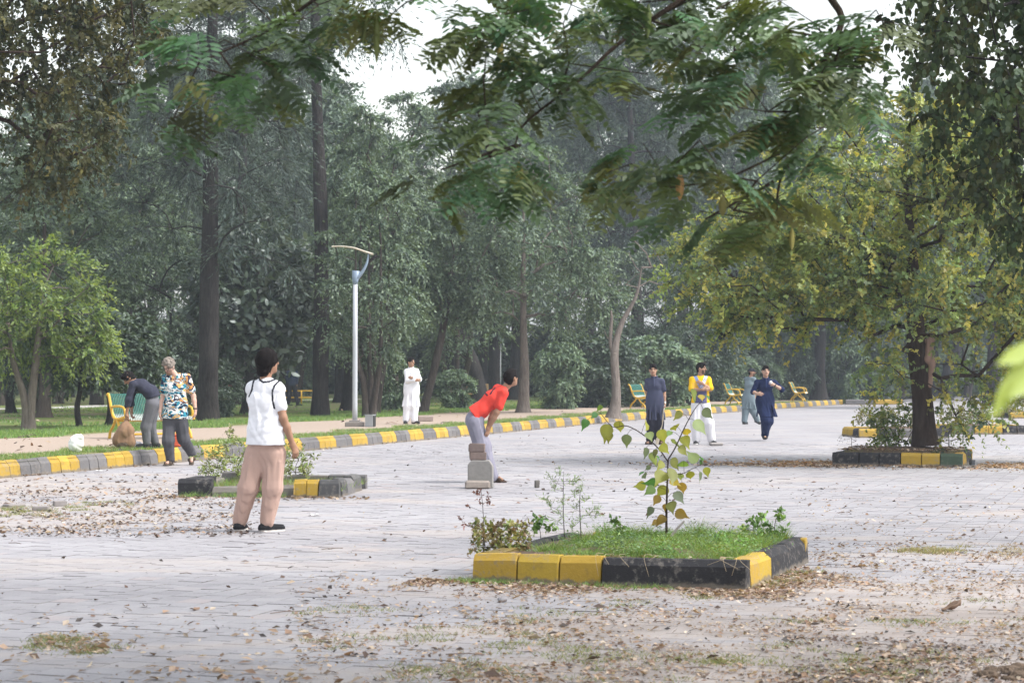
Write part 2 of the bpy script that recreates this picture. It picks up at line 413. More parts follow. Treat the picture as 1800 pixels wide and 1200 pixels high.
def kerb_stone_mesh(L, W, H, c3, seed, cham=0.05, batter=0.03):
    """a stone: length along x, front face at -y; battered front with a worn top edge"""
    r = np.random.default_rng(seed); j = lambda s=0.004: r.normal(0, s)
    prof = [(-W / 2, 0.0), (-W / 2 + batter * 0.6, H - cham - 0.01), (-W / 2 + batter + cham * 0.7, H), (W / 2 - 0.012, H), (W / 2, H - 0.015), (W / 2, 0.0)]
    secs = []
    e = 0.008
    for x, ins in ((-L / 2, e), (-L / 2 + e, 0), (L / 2 - e, 0), (L / 2, e)):
        secs.append([(x + (j(0.002)), y * (1 - ins / W) + (j() if 0 < ins + 1 else 0), (z if z == 0 else z - ins * 0.6 + j(0.003))) for (y, z) in prof])
    V = np.array(secs).reshape(-1, 3); m = len(prof); F = []
    for s in range(3):
        for i in range(m):
            F.append((s * m + i, (s + 1) * m + i, (s + 1) * m + (i + 1) % m, s * m + (i + 1) % m))
    mb = MB(); mb.add(V, F, c3); mb.F.setdefault(m, []).extend([list(range(m)), list(range(3 * m, 4 * m))[::-1]])
    me = mb.mesh('kerb_stone', M_KERB); return me
kerb = empty('kerb', (0, 0, 0), kind='structure')
SL = 0.285
kv = {c: [kerb_stone_mesh(SL - 0.008, 0.16, 0.245, tuple(np.array(c) * f), 11 + i, 0.075, 0.03) for i, f in enumerate((0.9, 1.0, 1.12))] for c in (YEL, GRY)}
s0 = np.interp(26.6, KL[:, 1], KS); sE = KS[-1]
s_ref = np.interp(kerb_at(0)[1] + 0, KL[:, 1], KS)
# phase: a yellow band runs from pixel x=98 to 150
sph = np.interp(G(98, 832)[1], KL[:, 1], KS)
i0 = int((s0 - sph) // SL); s = 0; i = i0
while sph + i * SL < sE:
    sm = sph + (i + 0.5) * SL; p = kerb_at(sm); q = kerb_at(sm + 0.05); ang = math.atan2(q[1] - p[1], q[0] - p[0])
    c = YEL if (i // 3) % 2 == 0 else GRY
    me = kv[c][int(rng.integers(3))]
    nx, ny = -math.sin(ang), math.cos(ang)
    o = link('kerb_stone', me, kerb, (p[0] + nx * 0.08, p[1] + ny * 0.08, float(rng.normal(0, 0.003)) - 0.004), (0, 0, ang + float(rng.normal(0, 0.008))))
    i += 1
# the end stones that turn the corner
for k_, (x, c) in enumerate(((16.6, GRY), (18.0, YEL))):
    me = kerb_stone_mesh(1.36, 0.16, 0.25, c, 90 + k_, 0.05, 0.02); link('kerb_stone', me, kerb, (x + 0.15, 98.75 + 0.05 * k_, 0), (0, 0, 0.02))
# ================================================================= PLANTING BEDS
def bed(label, front_left, ang, size, sides, seed, H=0.21, W=0.15, soil=0.15, mound=0.06):
    """square bed: sides = stone lists for front, right, back, left (length, colour[, tilt, drop, shift])"""
    root = empty('planting_bed', (front_left[0], front_left[1], 0), label, 'planting bed')
    root.rotation_euler = (0, 0, ang)
    sx, sy = size
    r = np.random.default_rng(seed)
    starts = [((0, 0), 0), ((sx, 0), R(90)), ((sx, sy), R(180)), ((0, sy), R(270))]
    for (st, a), stones in zip(starts, sides):
        pos = W if a in (R(90), R(270)) else 0.0
        d = np.array([math.cos(a), math.sin(a)]); nv_ = np.array([-math.sin(a), math.cos(a)])
        for sp in stones:
            L, c = sp[0], sp[1]; tilt = sp[2] if len(sp) > 2 else 0; drop = sp[3] if len(sp) > 3 else 0; shift = sp[4] if len(sp) > 4 else 0
            if c is not None:
                me = kerb_stone_mesh(L - 0.012, W, H, c, int(r.integers(1e6)), 0.035, 0.025)
                p = np.array(st) + d * (pos + L / 2) + nv_ * (W / 2 + shift)
                link('kerb_stone', me, root, (p[0], p[1], -drop - 0.003), (tilt, float(r.normal(0, 0.006)), a + float(r.normal(0, 0.012))))
            pos += L
    n = 22; V = []
    for i in range(n):
        for j in range(n):
            x = W * 0.6 + (sx - 1.2 * W) * i / (n - 1); y = W * 0.6 + (sy - 1.2 * W) * j / (n - 1)
            e = min(i, j, n - 1 - i, n - 1 - j) / (n / 2)
            V.append((x, y, soil + mound * min(1, e * 1.6) + r.normal(0, 0.006)))
    F = [(i * n + j, (i + 1) * n + j, (i + 1) * n + j + 1, i * n + j + 1) for i in range(n - 1) for j in range(n - 1)]
    link('soil', mesh_np('soil', V, np.array(F), M_SOIL, smooth=True), root)
    return root
def bed_pt(root, x, y, z=0.2):
    a = root.rotation_euler[2]; c, s = math.cos(a), math.sin(a)
    return np.array([root.location[0] + x * c - y * s, root.location[1] + x * s + y * c, z])

# bed 1, the sapling bed in front
A = G(829, 1021); B = G(1312, 1038)
ang1 = math.atan2(B[1] - A[1], B[0] - A[0]); L1 = float(np.linalg.norm(B - A)); L1b = 2.28
wornY = (0.42, 0.29, 0.045)
bed1 = bed('yellow and black kerbed square bed of green grass with a young sapling', A, ang1, (L1, L1b), [
    [(L1 * 0.170, YEL), (L1 * 0.157, wornY), (L1 * 0.157, YEL), (L1 * 0.516, BLK)],
    [(0.30, YEL), (0.38, wornY), (0.72, BLK), (0.70, BLK)],
    [(0.3, YEL), (0.5, BLK), (0.5, BLK), (0.45, YEL)], [(0.7, BLK), (0.7, BLK), (0.6, (0.2, 0.15, 0.05))]], 3, H=0.20, soil=0.17, mound=0.03)

# bed 2, broken bed behind the standing man
A = G(312, 872); B = G(640, 872)
ang2 = math.atan2(B[1] - A[1], B[0] - A[0]) - 0.10; L2 = 2.0
CON = (0.17, 0.155, 0.14)
bed2 = bed('broken kerbed bed of tall weeds with missing stones', A, ang2, (L2, 1.95), [
    [(0.42, BLK, 0.05), (0.34, CON, 0.12, 0.10), (0.26, None), (0.42, CON, -0.1, 0.07, 0.02), (0.16, YEL, 0, 0.0, -0.10), (0.15, YEL, 0, 0.0, -0.11), (0.25, (0.08, 0.08, 0.082), 0, 0, -0.12)],
    [(0.35, (0.07, 0.07, 0.072)), (0.5, GRY, 0, 0.03), (0.5, (0.1, 0.1, 0.1)), (0.3, None)],
    [(0.5, GRY, 0, 0.03), (0.5, CON, 0, 0.04), (0.5, CON, 0.05, 0.05), (0.4, GRY)], [(0.5, CON, 0, 0.08), (0.6, BLK, 0, 0.02), (0.5, BLK)]], 5, H=0.215, soil=0.05, mound=0.06)

# bed 3, under the yellowing tree
A = G(1462, 817); B = G(1692, 820)
ang3 = math.atan2(B[1] - A[1], B[0] - A[0]); L3 = float(np.linalg.norm(B - A))
bed3 = bed('black and yellow kerbed bed at the foot of the yellowing tree', A, ang3, (L3, 2.1), [
    [(L3 * 0.21, BLK), (L3 * 0.155, BLK), (L3 * 0.165, BLK), (L3 * 0.16, YEL), (L3 * 0.14, YEL), (L3 * 0.17, (0.07, 0.10, 0.07))],
    [(0.3, (0.5, 0.28, 0.06)), (0.4, YEL), (0.6, BLK), (0.6, BLK)], [(0.5, YEL), (0.6, BLK), (0.6, BLK)], [(0.5, GRY), (0.6, BLK), (0.7, BLK)]], 8, soil=0.17, mound=0.10)

# beds farther back on the right
def far_bed(label, px, py, cols, seed, ang=0.30, size=2.1):
    A = G(px, py)
    n = len(cols); st = [(size / n, c) for c in cols]
    return bed(label, A, ang - 0.25, (size, size), [st, [(0.6, BLK), (0.6, YEL), (0.6, BLK)], [(0.7, YEL), (0.7, BLK), (0.6, YEL)], [(0.6, YEL), (0.6, YEL), (0.6, BLK)]], seed, soil=0.14, mound=0.08)
bed4 = far_bed('far kerbed bed with a yellow corner stone left of the tree trunk', 1511, 769, [YEL, BLK, GRY, YEL, BLK], 21)
bed5 = far_bed('far kerbed bed of dry weeds right of the tree trunk', 1664, 763, [BLK, GRY, YEL, YEL, BLK, BLK], 22)
bed6 = far_bed('farthest yellow kerbed bed at the right edge of the view', 1775, 735, [YEL, YEL, BLK, BLK], 23)
# ================================================================= VEGETATION
def blobs(spec, r, shell=0.58):
    out = []
    for (cx, cy, cz, rx, ry, rz, n) in spec:
        d = nrm(r.normal(size=(n, 3))); q = (shell + (1 - shell) * r.random(n) ** 0.6)[:, None]
        out.append(np.array([cx, cy, cz]) + d * q * np.array([rx, ry, rz]))
    return np.concatenate(out)
def leaf_geo(Pn, D, N, L, W, C, shape='kite'):
    n = len(Pn); D = nrm(D); S = nrm(np.cross(D, N)); N = np.cross(S, D)
    L = np.broadcast_to(L, (n,))[:, None]; W = np.broadcast_to(W, (n,))[:, None]
    if shape == 'kite': prof = [(0, 0, 0), (0.45, 0.5, 0.10), (1, 0, -0.08), (0.45, -0.5, 0.10)]
    elif shape == 'round': prof = [(0, 0, 0), (0.12, 0.36, 0.04), (0.42, 0.5, 0.07), (0.75, 0.28, 0.0), (1.08, 0, -0.12), (0.75, -0.28, 0.0), (0.42, -0.5, 0.07), (0.12, -0.36, 0.04)]
    elif shape == 'oval': prof = [(0, 0, 0), (0.28, 0.46, 0.05), (0.7, 0.42, 0.03), (1, 0, -0.06), (0.7, -0.42, 0.03), (0.28, -0.46, 0.05)]
    else: prof = [(0, -0.5, 0), (0, 0.5, 0), (1, 0, 0)]
    m = len(prof)
    V = np.stack([Pn + D * L * a + S * W * b + N * W * c for a, b, c in prof], 1).reshape(-1, 3)
    F = np.arange(n * m).reshape(n, m); return V, F, np.repeat(C, m, 0)
def palette(r, n, cols, jit=0.18):
    cols = np.asarray(cols, float); i = r.integers(0, len(cols), n); j = r.integers(0, len(cols), n); f = r.random((n, 1))
    c = cols[i] * (1 - f) + cols[j] * f
    return np.clip(c * (1 + r.normal(0, jit, (n, 1))), 0.004, 0.9)
def crown_geo(r, tips, tr, center, spec):
    """leaves on short twigs radiating from every branch tip"""
    m, q = spec['twigs'], spec['leaves']; n = len(tips)
    out = nrm(tips - center); T = np.repeat(tips, m, 0); O = np.repeat(out, m, 0)
    td = nrm(r.normal(size=(n * m, 3)) + O * spec.get('outward', 0.5) + np.array([0, 0, spec.get('up', 0.1)]))
    td[:, 2] *= spec.get('flat', 1.0)
    tl = np.repeat(np.broadcast_to(tr, (n,)), m) * (0.55 + 0.75 * r.random(n * m))
    tcol = palette(r, n * m, spec['cols'], spec.get('jit', 0.22))
    t = np.tile(np.linspace(0.12, 1.0, q), n * m) + r.normal(0, 0.04, n * m * q)
    TD = np.repeat(td, q, 0); TL = np.repeat(tl, q)
    droop = spec.get('droop', 0.15)
    Pn = np.repeat(T, q, 0) + TD * (TL * t)[:, None]; Pn[:, 2] -= droop * TL * t ** 2
    Dd = TD * spec.get('along', 0.6) + nrm(r.normal(size=TD.shape)) * spec.get('spread', 0.8) + np.array([0, 0, -1]) * spec.get('hang', 0.35)
    rel = (Pn - np.repeat(T, q, 0)) / TL[:, None]; N = nrm(rel * 0.9 + np.array([0, 0, spec.get('nup', 0.45)]) + r.normal(size=TD.shape) * spec.get('nj', 0.33))
    L = spec['L'] * (0.6 + 0.7 * r.random(len(Pn)))
    C = np.repeat(tcol, q, 0) * (1 + r.normal(0, 0.10, (len(Pn), 1)))
    if 'tipcol' in spec:
        f = (np.clip((t - 0.55) / 0.45, 0, 1) * spec.get('tipf', 0.6))[:, None]; C = C * (1 - f) + np.asarray(spec['tipcol']) * f
    return leaf_geo(Pn, Dd, N, L, L * spec['W'], np.clip(C, 0.004, 0.9), spec.get('shape', 'kite')), (T, td, tl)
def grow(r, trunk, tips, wob=0.12, up=0.25):
    """branch graph: every tip is joined to the nearest fitting node"""
    Pn = [np.asarray(p, float) for p in trunk]; par = [-1] + list(range(len(trunk) - 1)); tipi = []
    ax = np.asarray(trunk, float)
    dd = np.min(np.linalg.norm(tips[:, None] - ax[None], axis=2), axis=1)
    for t in tips[np.argsort(dd)]:
        A = np.array(Pn); v = t - A; d = np.linalg.norm(v, axis=1)
        cost = d + 0.9 * np.maximum(0, A[:, 2] - t[2] + 0.15 * d) + np.where(np.arange(len(A)) < len(trunk) * 0.3, 2.0, 0)
        i = int(np.argmin(cost)); a = A[i]; L = d[i]; k = max(1, min(5, int(L / 0.35)))
        side = nrm(r.normal(size=3)) * wob * L; last = i
        for s in range(1, k + 1):
            f = s / k; p = a + (t - a) * f + side * math.sin(math.pi * f) + np.array([0, 0, up * L * math.sin(math.pi * f) * 0.4])
            Pn.append(p); par.append(last); last = len(Pn) - 1
        tipi.append(last)
    return np.array(Pn), np.array(par), tipi
def branch_geo(Pn, par, tipi, ntrunk, r_tip, rmax, pw=0.48, sides=5):
    cnt = np.zeros(len(Pn))
    for i in tipi:
        while i >= 0: cnt[i] += 1; i = par[i]
    rad = np.minimum(r_tip * np.maximum(cnt, 1) ** pw, rmax)
    idx = np.arange(ntrunk, len(Pn)); a, b = Pn[par[idx]], Pn[idx]; ra, rb = np.minimum(rad[par[idx]], rad[idx] * 1.35), rad[idx]
    T = nrm(b - a); ref = np.where(np.abs(T[:, 2:3]) < 0.9, np.array([[0, 0, 1.0]]), np.array([[1.0, 0, 0]]))
    U = nrm(np.cross(T, ref)); W = np.cross(T, U); an = np.arange(sides) * 2 * math.pi / sides
    ring = np.cos(an)[None, :, None] * U[:, None] + np.sin(an)[None, :, None] * W[:, None]
    V = np.stack([a[:, None] - T[:, None] * ra[:, None, None] * 0.3 + ring * ra[:, None, None], b[:, None] + ring * rb[:, None, None]], 1).reshape(-1, 3)
    e = np.arange(len(idx))[:, None] * 2 * sides; j = np.arange(sides)[None]; j2 = (j + 1) % sides
    F = np.stack([e + j, e + j2, e + sides + j2, e + sides + j], -1).reshape(-1, 4)
    return V, F
def trunk_geo(r, pts, rad, sides=12, flare=1.6, lump=0.06):
    n = max(8, len(pts) * 5); p = spline(pts, n); rr = np.interp(np.linspace(0, 1, n), np.linspace(0, 1, len(rad)), rad)
    h = np.linalg.norm(p - p[0], axis=1); rr = rr * (1 + (flare - 1) * np.exp(-h / (rad[0] * 1.6)))
    V, F = tube_geo(p, rr, sides); V = V.reshape(n, sides, 3)
    ph = r.random(4) * 6; a = np.arange(sides) * 2 * math.pi / sides
    k = 1 + lump * (np.sin(3 * a + ph[0])[None] + np.sin(2 * a[None] + h[:, None] * 1.5 + ph[1])) + (0.22 * (flare - 1) * np.exp(-h / (rad[0] * 1.5)))[:, None] * np.sin(5 * a + ph[2])[None]
    V = p[:, None] + (V - p[:, None]) * k[..., None]
    return V.reshape(-1, 3), F, p
def tree_meshes(seed, trunks, tips, tr, spec, bark, r_tip=0.012, rmax=0.12, leafmat=None, twig=True, flare=1.6):
    """trunks: list of (points, radii); returns trunk mesh (with limbs) and crown mesh"""
    r = np.random.default_rng(seed); mb = MB(); nodes = []
    allV, allF, n = [], [], 0
    for pts, rad in trunks:
        V, F, p = trunk_geo(r, pts, rad, flare=flare); allV.append(V); allF.append(F + n); n += len(V); nodes.append(p)
    if len(tips):
        if len(nodes) == 1: trk = nodes[0]
        else: trk = np.concatenate(nodes)
        Pn, par, tipi = grow(r, trk, tips)
        if len(nodes) > 1:
            o = 0
            for q in nodes: par[o] = -1; o += len(q)
        V, F = branch_geo(Pn, par, tipi, len(trk), r_tip, rmax); allV.append(V); allF.append(F + n); n += len(V)
        (lv, lf, lc), (T, td, tl) = crown_geo(r, tips, tr, np.mean(tips, 0) - np.array([0, 0, 0.3]), spec)
        if twig:
            k = len(T); b = T + td * (tl * 0.9)[:, None]; b[:, 2] -= spec.get('droop', 0.15) * tl * 0.8
            S = nrm(np.cross(td, r.normal(size=td.shape))) * r_tip * 0.35
            tv = np.stack([T - S, T + S, b], 1).reshape(-1, 3); tf = np.arange(k * 3).reshape(k, 3)
            me1 = mesh_np('trunk', np.concatenate(allV + [tv]), [np.concatenate(allF), tf + n], bark, smooth=True)
        else: me1 = mesh_np('trunk', np.concatenate(allV), np.concatenate(allF), bark, smooth=True)
        me2 = mesh_np('crown', lv, lf, leafmat or M_LEAF, lc)
        return me1, me2
    return mesh_np('trunk', np.concatenate(allV), np.concatenate(allF), bark, smooth=True), None
def put_tree(name, meshes, loc, label, cat='tree', group=None, rz=0.0, sc=1.0):
    root = empty(name, loc, label, cat, group); root.rotation_euler = (0, 0, rz)
    root.scale = sc if hasattr(sc, '__len__') else (sc,) * 3
    if meshes[0]: link('trunk', meshes[0], root)
    if meshes[1]: link('crown', meshes[1], root)
    return root

# ---- colours (real leaf albedo)
GG = [(0.058, 0.098, 0.060), (0.082, 0.130, 0.080), (0.112, 0.165, 0.104)]           # grey green broadleaf
DG = [(0.034, 0.060, 0.032), (0.050, 0.082, 0.045), (0.070, 0.106, 0.056)]          # dark evergreen
CG = [(0.034, 0.054, 0.046), (0.054, 0.078, 0.066), (0.085, 0.112, 0.092)]          # casuarina grey
LG = [(0.085, 0.155, 0.040), (0.150, 0.235, 0.055), (0.22, 0.295, 0.075)]            # fresh green
YG = [(0.165, 0.245, 0.085), (0.235, 0.305, 0.095), (0.33, 0.36, 0.10), (0.15, 0.225, 0.095), (0.43, 0.39, 0.10)]   # yellowing
OG = [(0.036, 0.046, 0.018), (0.060, 0.064, 0.024), (0.095, 0.085, 0.026), (0.030, 0.042, 0.02)]   # olive brown

r0 = np.random.default_rng(101)
sp_cas = dict(twigs=22, leaves=13, L=0.15, W=0.24, cols=CG, outward=0.9, up=0.30, droop=0.5, along=1.0, spread=0.45, hang=0.35, jit=0.25, flat=0.7, nup=0.6)
sp_gg = dict(flat=0.6, nup=0.65, twigs=24, leaves=10, L=0.125, W=0.52, cols=GG, outward=0.6, up=0.45, droop=0.45, along=0.6, spread=0.5, hang=0.45, tipcol=(0.15, 0.21, 0.08), tipf=0.5)
sp_dg = dict(flat=0.65, nup=0.6, twigs=20, leaves=10, L=0.135, W=0.5, cols=DG, outward=0.6, up=0.4, droop=0.4, along=0.5, spread=0.6, hang=0.4)
sp_big = dict(twigs=10, leaves=8, L=0.26, W=0.48, cols=[(0.040, 0.072, 0.040), (0.075, 0.11, 0.07), (0.11, 0.14, 0.10)], outward=0.7, up=0.2, along=0.6, spread=0.9, hang=0.25, shape='oval')
sp_far = dict(flat=0.65, nup=0.6, twigs=22, leaves=10, L=0.26, W=0.45, cols=GG, outward=0.7, up=0.4, droop=0.45, along=0.6, spread=0.8, hang=0.4)

def tall_casuarina(seed, H=18.0, first=5.0, rad=0.30, width=2.7, lean=0.0, n=150):
    r = np.random.default_rng(seed)
    tr = [(0, 0, -0.1), (0.05, 0.0, H * 0.25), (lean * 0.5, 0.08, H * 0.55), (lean, 0, H * 0.95)]
    z = first + (H - first) * r.random(n) ** 0.9; f = 1 - ((z - first) / (H - first)) ** 1.6
    rr = width * (0.25 + 0.75 * f) * np.sqrt(r.random(n)); a = r.random(n) * 2 * math.pi
    tips = np.stack([rr * np.cos(a) + lean * z / H, rr * np.sin(a), z - 0.25 * rr], 1)
    return tree_meshes(seed, [(tr, [rad, rad * 0.85, rad * 0.55, rad * 0.12])], tips, 0.95, sp_cas, M_BARK_DK, 0.012, rad * 0.3, M_LEAFD, flare=1.28)
def broad(seed, H, rad, spec, tr_h, crown, bark=None, n=110, tip_r=0.75, forks=1, mat=None, lean=(0, 0)):
    """crown: list of ellipsoid shares (cx, cy, cz, rx, ry, rz, weight)"""
    r = np.random.default_rng(seed); w = sum(c[6] for c in crown)
    tips = blobs([(*c[:6], max(3, int(n * c[6] / w))) for c in crown], r)
    trunks = []
    for k in range(forks):
        a = 2 * math.pi * k / forks + r.random(); o = 0.0 if forks == 1 else 0.12
        b = np.array([o * math.cos(a), o * math.sin(a), -0.05]); s = 0 if forks == 1 else 0.55
        top = np.array([s * math.cos(a) + lean[0], s * math.sin(a) + lean[1], tr_h])
        mid = (b + top) / 2 + np.array([r.normal(0, 0.06), r.normal(0, 0.06), 0])
        trunks.append(([b, mid, top, top + np.array([lean[0] * 0.4, lean[1] * 0.4, (H - tr_h) * 0.55])], [rad, rad * 0.85, rad * 0.7, rad * 0.2]))
    return tree_meshes(seed, trunks, tips, tip_r, spec, bark or M_BARK_MID, 0.011, rad * 0.55, mat)

PR = {}
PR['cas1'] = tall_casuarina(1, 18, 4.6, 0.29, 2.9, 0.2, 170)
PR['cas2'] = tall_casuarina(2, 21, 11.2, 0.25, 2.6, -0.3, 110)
PR['cas3'] = tall_casuarina(3, 20, 6.5, 0.30, 3.2, 0.5, 170)
PR['gg1'] = broad(11, 9.6, 0.17, sp_gg, 3.0, [(0, 0, 5.6, 3.2, 3.0, 2.9, 3), (-0.4, 0, 7.8, 1.9, 1.9, 1.9, 1), (1.6, 0, 4.4, 1.9, 1.9, 1.5, 1), (-1.9, 0, 4.0, 1.5, 1.5, 1.0, .6)], M_BARK_PALE, 140, 0.74)
PR['gg2'] = broad(12, 8.0, 0.12, sp_gg, 2.2, [(0, 0, 4.4, 2.0, 2.0, 2.8, 3), (0.4, 0, 6.6, 1.2, 1.2, 1.5, 1)], M_BARK_MID, 84, 0.68, 3)
PR['gg3'] = broad(13, 11.5, 0.16, sp_gg, 3.0, [(0, 0, 6.0, 2.3, 2.3, 3.4, 3), (0.3, 0, 9.6, 1.2, 1.2, 2.2, 1.2)], M_BARK_MID, 108, 0.76)
PR['dg1'] = broad(14, 3.1, 0.07, sp_dg, 1.0, [(0, 0, 2.0, 0.95, 0.95, 0.95, 1)], M_BARK_DK, 60, 0.42)
PR['dg2'] = broad(15, 7.0, 0.15, sp_dg, 1.4, [(0, 0, 4.0, 2.3, 2.3, 3.0, 1), (0.3, 0, 2.0, 1.6, 1.6, 1.2, .5)], M_BARK_DK, 100, 0.74)
PR['big'] = broad(16, 6.6, 0.14, sp_big, 1.8, [(0, 0, 3.8, 1.7, 1.7, 2.2, 1)], M_BARK_MID, 110, 0.70, 1, M_LEAFG)
PR['far1'] = broad(17, 19, 0.32, sp_far, 7.0, [(0, 0, 12, 4.0, 4.0, 5.5, 3), (1.2, 0, 16.5, 2.3, 2.3, 3.0, 1)], M_BARK_DK, 110, 1.35)
PR['far2'] = broad(18, 15, 0.30, sp_far, 4.5, [(0, 0, 9, 3.6, 3.6, 4.8, 3), (-1.0, 0, 13, 2.0, 2.0, 2.2, 1)], M_BARK_DK, 105, 1.25)
PR['shrub'] = broad(19, 2.6, 0.035, dict(sp_gg, L=0.14, cols=[tuple(1.4 * x for x in c) for c in GG]), 0.5, [(0, 0, 1.3, 1.0, 1.0, 1.2, 1)], M_BARK_MID, 50, 0.45, 4)
PR['shrub2'] = broad(20, 3.4, 0.04, dict(sp_dg, L=0.15), 0.6, [(0, 0, 1.7, 1.3, 1.2, 1.6, 1)], M_BARK_MID, 70, 0.5, 4)
PR['round'] = broad(21, 1.6, 0.03, dict(sp_dg, L=0.10, leaves=14), 0.3, [(0, 0, 0.7, 1.0, 0.9, 0.75, 1)], M_BARK_MID, 60, 0.3, 3)

def TX(px, D, z=LAWN):
    return np.array([(px - 900) * D / F_PX, D, z - 0.02])
T_ = put_tree
T_('tall_pine_like_tree', PR['cas1'], TX(366, 56), 'tall dark trunked feathery tree behind the man in the printed shirt', rz=0.3)
T_('tall_pine_like_tree', PR['cas2'], TX(562, 61), 'tallest bare straight dark trunk left of the street lamp', rz=1.0)
T_('broadleaf_tree', PR['gg1'], TX(920, 67), 'large grey green tree with forked pale trunk behind the man in red', rz=0.0)
T_('broadleaf_tree', PR['gg2'], TX(648, 60.5), 'dark green tree with several thin stems right beside the street lamp', rz=0.8, sc=(0.85, 0.85, 0.95))
T_('large_leaved_tree', PR['big'], TX(455, 63), 'tree with big grey oval leaves between the two tall dark trunks', rz=0.4, sc=(1.05, 1.05, 1.0))
T_('small_evergreen_tree', PR['dg1'], TX(141, 48.5), 'small dark evergreen tree on the lawn left of the bench', rz=0.2, sc=(1.1, 1.1, 1.0))
T_('small_evergreen_tree', PR['dg1'], TX(190, 49.5), 'small dark evergreen tree directly behind the bench', rz=2.2, sc=(1.2, 1.2, 0.98))
T_('broadleaf_tree', PR['gg3'], TX(77, 60), 'grey green tree with slim dark trunk behind the fresh green tree', rz=2.0, sc=(1.15, 1.15, 0.82))
T_('broadleaf_tree', PR['gg3'], TX(238, 70), 'tall grey green tree between the fresh green tree and the left dark trunk', rz=4.0, sc=(1.1, 1.1, 0.85))
T_('broadleaf_tree', PR['gg3'], TX(690, 76), 'tall tree with yellow green tips right above the street lamp', rz=0.5, sc=(1.15, 1.15, 1.0))
T_('broadleaf_tree', PR['gg2'], TX(800, 82), 'shaded tree behind the man in white', rz=2.9, sc=(1.2, 1.2, 1.15))
T_('evergreen_tree', PR['dg2'], TX(1215, 84), 'broad dark evergreen tree behind the man in the yellow shirt', rz=0.7, sc=1.05)
T_('evergreen_tree', PR['dg2'], TX(1130, 96), 'dark evergreen tree behind the bare tree', rz=1.9, sc=1.1)
T_('evergreen_tree', PR['dg2'], TX(20, 66), 'dark leafy tree at the left edge behind the fresh green tree', rz=0.4, sc=0.95)
T_('evergreen_tree', PR['dg2'], TX(300, 62), 'dark leafy tree behind the bending man', rz=5.2, sc=0.8)
# leaning tree
me = broad(31, 7.0, 0.15, sp_gg, 3.2, [(1.1, 0, 5.0, 1.8, 1.8, 1.7, 1)], M_BARK_MID, 70, 0.75, 1, None, (0.75, 0.0))
T_('leaning_tree', me, TX(742, 67), 'slanting brown trunk just right of the man in white')
# heavy dark trunks far in the shade
r1 = np.random.default_rng(55)
def heavy(seed, bend):
    r = np.random.default_rng(seed)
    tips = blobs([(bend * 1.2, 0, 7.0, 3.0, 3.0, 2.6, 60)], r)
    return tree_meshes(seed, [([(0, 0, -0.1), (bend * 0.25, 0, 1.6), (bend, 0, 3.6), (bend * 1.2, 0, 6.5)], [0.34, 0.3, 0.26, 0.12])], tips, 1.3, sp_far, M_BARK_DK, 0.02, 0.16)
hv = [heavy(61, 0.1), heavy(62, -1.2), heavy(63, 0.9)]
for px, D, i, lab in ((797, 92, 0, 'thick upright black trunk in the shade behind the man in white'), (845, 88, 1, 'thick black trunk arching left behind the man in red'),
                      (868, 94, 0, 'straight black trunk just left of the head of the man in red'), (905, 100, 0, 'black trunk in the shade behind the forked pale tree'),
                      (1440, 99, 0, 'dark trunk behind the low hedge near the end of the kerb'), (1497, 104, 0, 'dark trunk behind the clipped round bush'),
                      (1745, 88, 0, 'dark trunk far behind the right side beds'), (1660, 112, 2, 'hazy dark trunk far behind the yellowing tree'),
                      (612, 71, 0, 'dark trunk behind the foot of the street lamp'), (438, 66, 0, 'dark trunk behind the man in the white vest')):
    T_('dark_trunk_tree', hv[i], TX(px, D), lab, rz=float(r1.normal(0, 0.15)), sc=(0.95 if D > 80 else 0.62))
# shrubs under the trees
for px, D, kx, s, lab in ((1035, 78, 'shrub2', (1.25, 1.2, 1.0), 'tall bush with pale blue flowers left of the bare tree'), (1150, 80, 'shrub', (1.45, 1.3, 1.15), 'full green bush right of the bare tree behind the first right bench'),
                       (1108, 84, 'shrub', (1.1, 1.1, 1.05), 'green bush directly behind the bare trunk'), (690, 72, 'shrub', (0.75, 0.75, 0.85), 'low pale bush just left of the man in white'),
                       (985, 74, 'shrub', (0.8, 0.8, 1.0), 'light green bush right of the forked pale trunk'), (380, 60, 'shrub2', (0.5, 0.5, 0.55), 'scrubby bush at the foot of the left tall trunk'),
                       (300, 60, 'shrub', (0.5, 0.5, 0.5), 'low bush on the lawn behind the printed shirt'), (800, 74, 'shrub', (0.6, 0.6, 0.6), 'thin low bush right of the slanting trunk')):
    T_('bush', PR[kx], TX(px, D), lab, 'bush', rz=px * 0.7, sc=s)
T_('clipped_bush', PR['round'], TX(1510, 102), 'clipped round dark bush at the corner where the kerb ends', 'bush', sc=(1.05, 1, 1.0))
T_('clipped_bush', PR['round'], TX(1552, 108), 'smaller clipped bush right beside the round one at the kerb corner', 'bush', rz=1.1, sc=(0.8, 0.8, 0.9))
for i in range(13):
    px = 1245 + i * 24 + r1.normal(0, 5)
    T_('hedge_shrub', PR['shrub' if i % 3 else 'shrub2'], TX(px, 93.5 + r1.normal(0, 1.2) + i * 0.9), 'loose grey green shrub in the hedge row behind the far benches', 'shrub', 'shrubs of the hedge behind the far benches', rz=i * 1.7, sc=(0.85, 0.85, float(1.05 + r1.normal(0, 0.12))))
for i in range(34):
    px = -60 + i * 58 + r1.normal(0, 18); D = 112 + r1.random() * 26
    T_('understorey_shrub', PR['shrub2' if i % 2 else 'shrub'], TX(px, D), 'hazy shrub under the trees at the far edge of the park', 'shrub', 'shrubs at the far edge of the park', rz=i * 2.3, sc=(float(1.5 + r1.random() * 0.9), 1.5, float(1.1 + r1.random() * 0.8)))
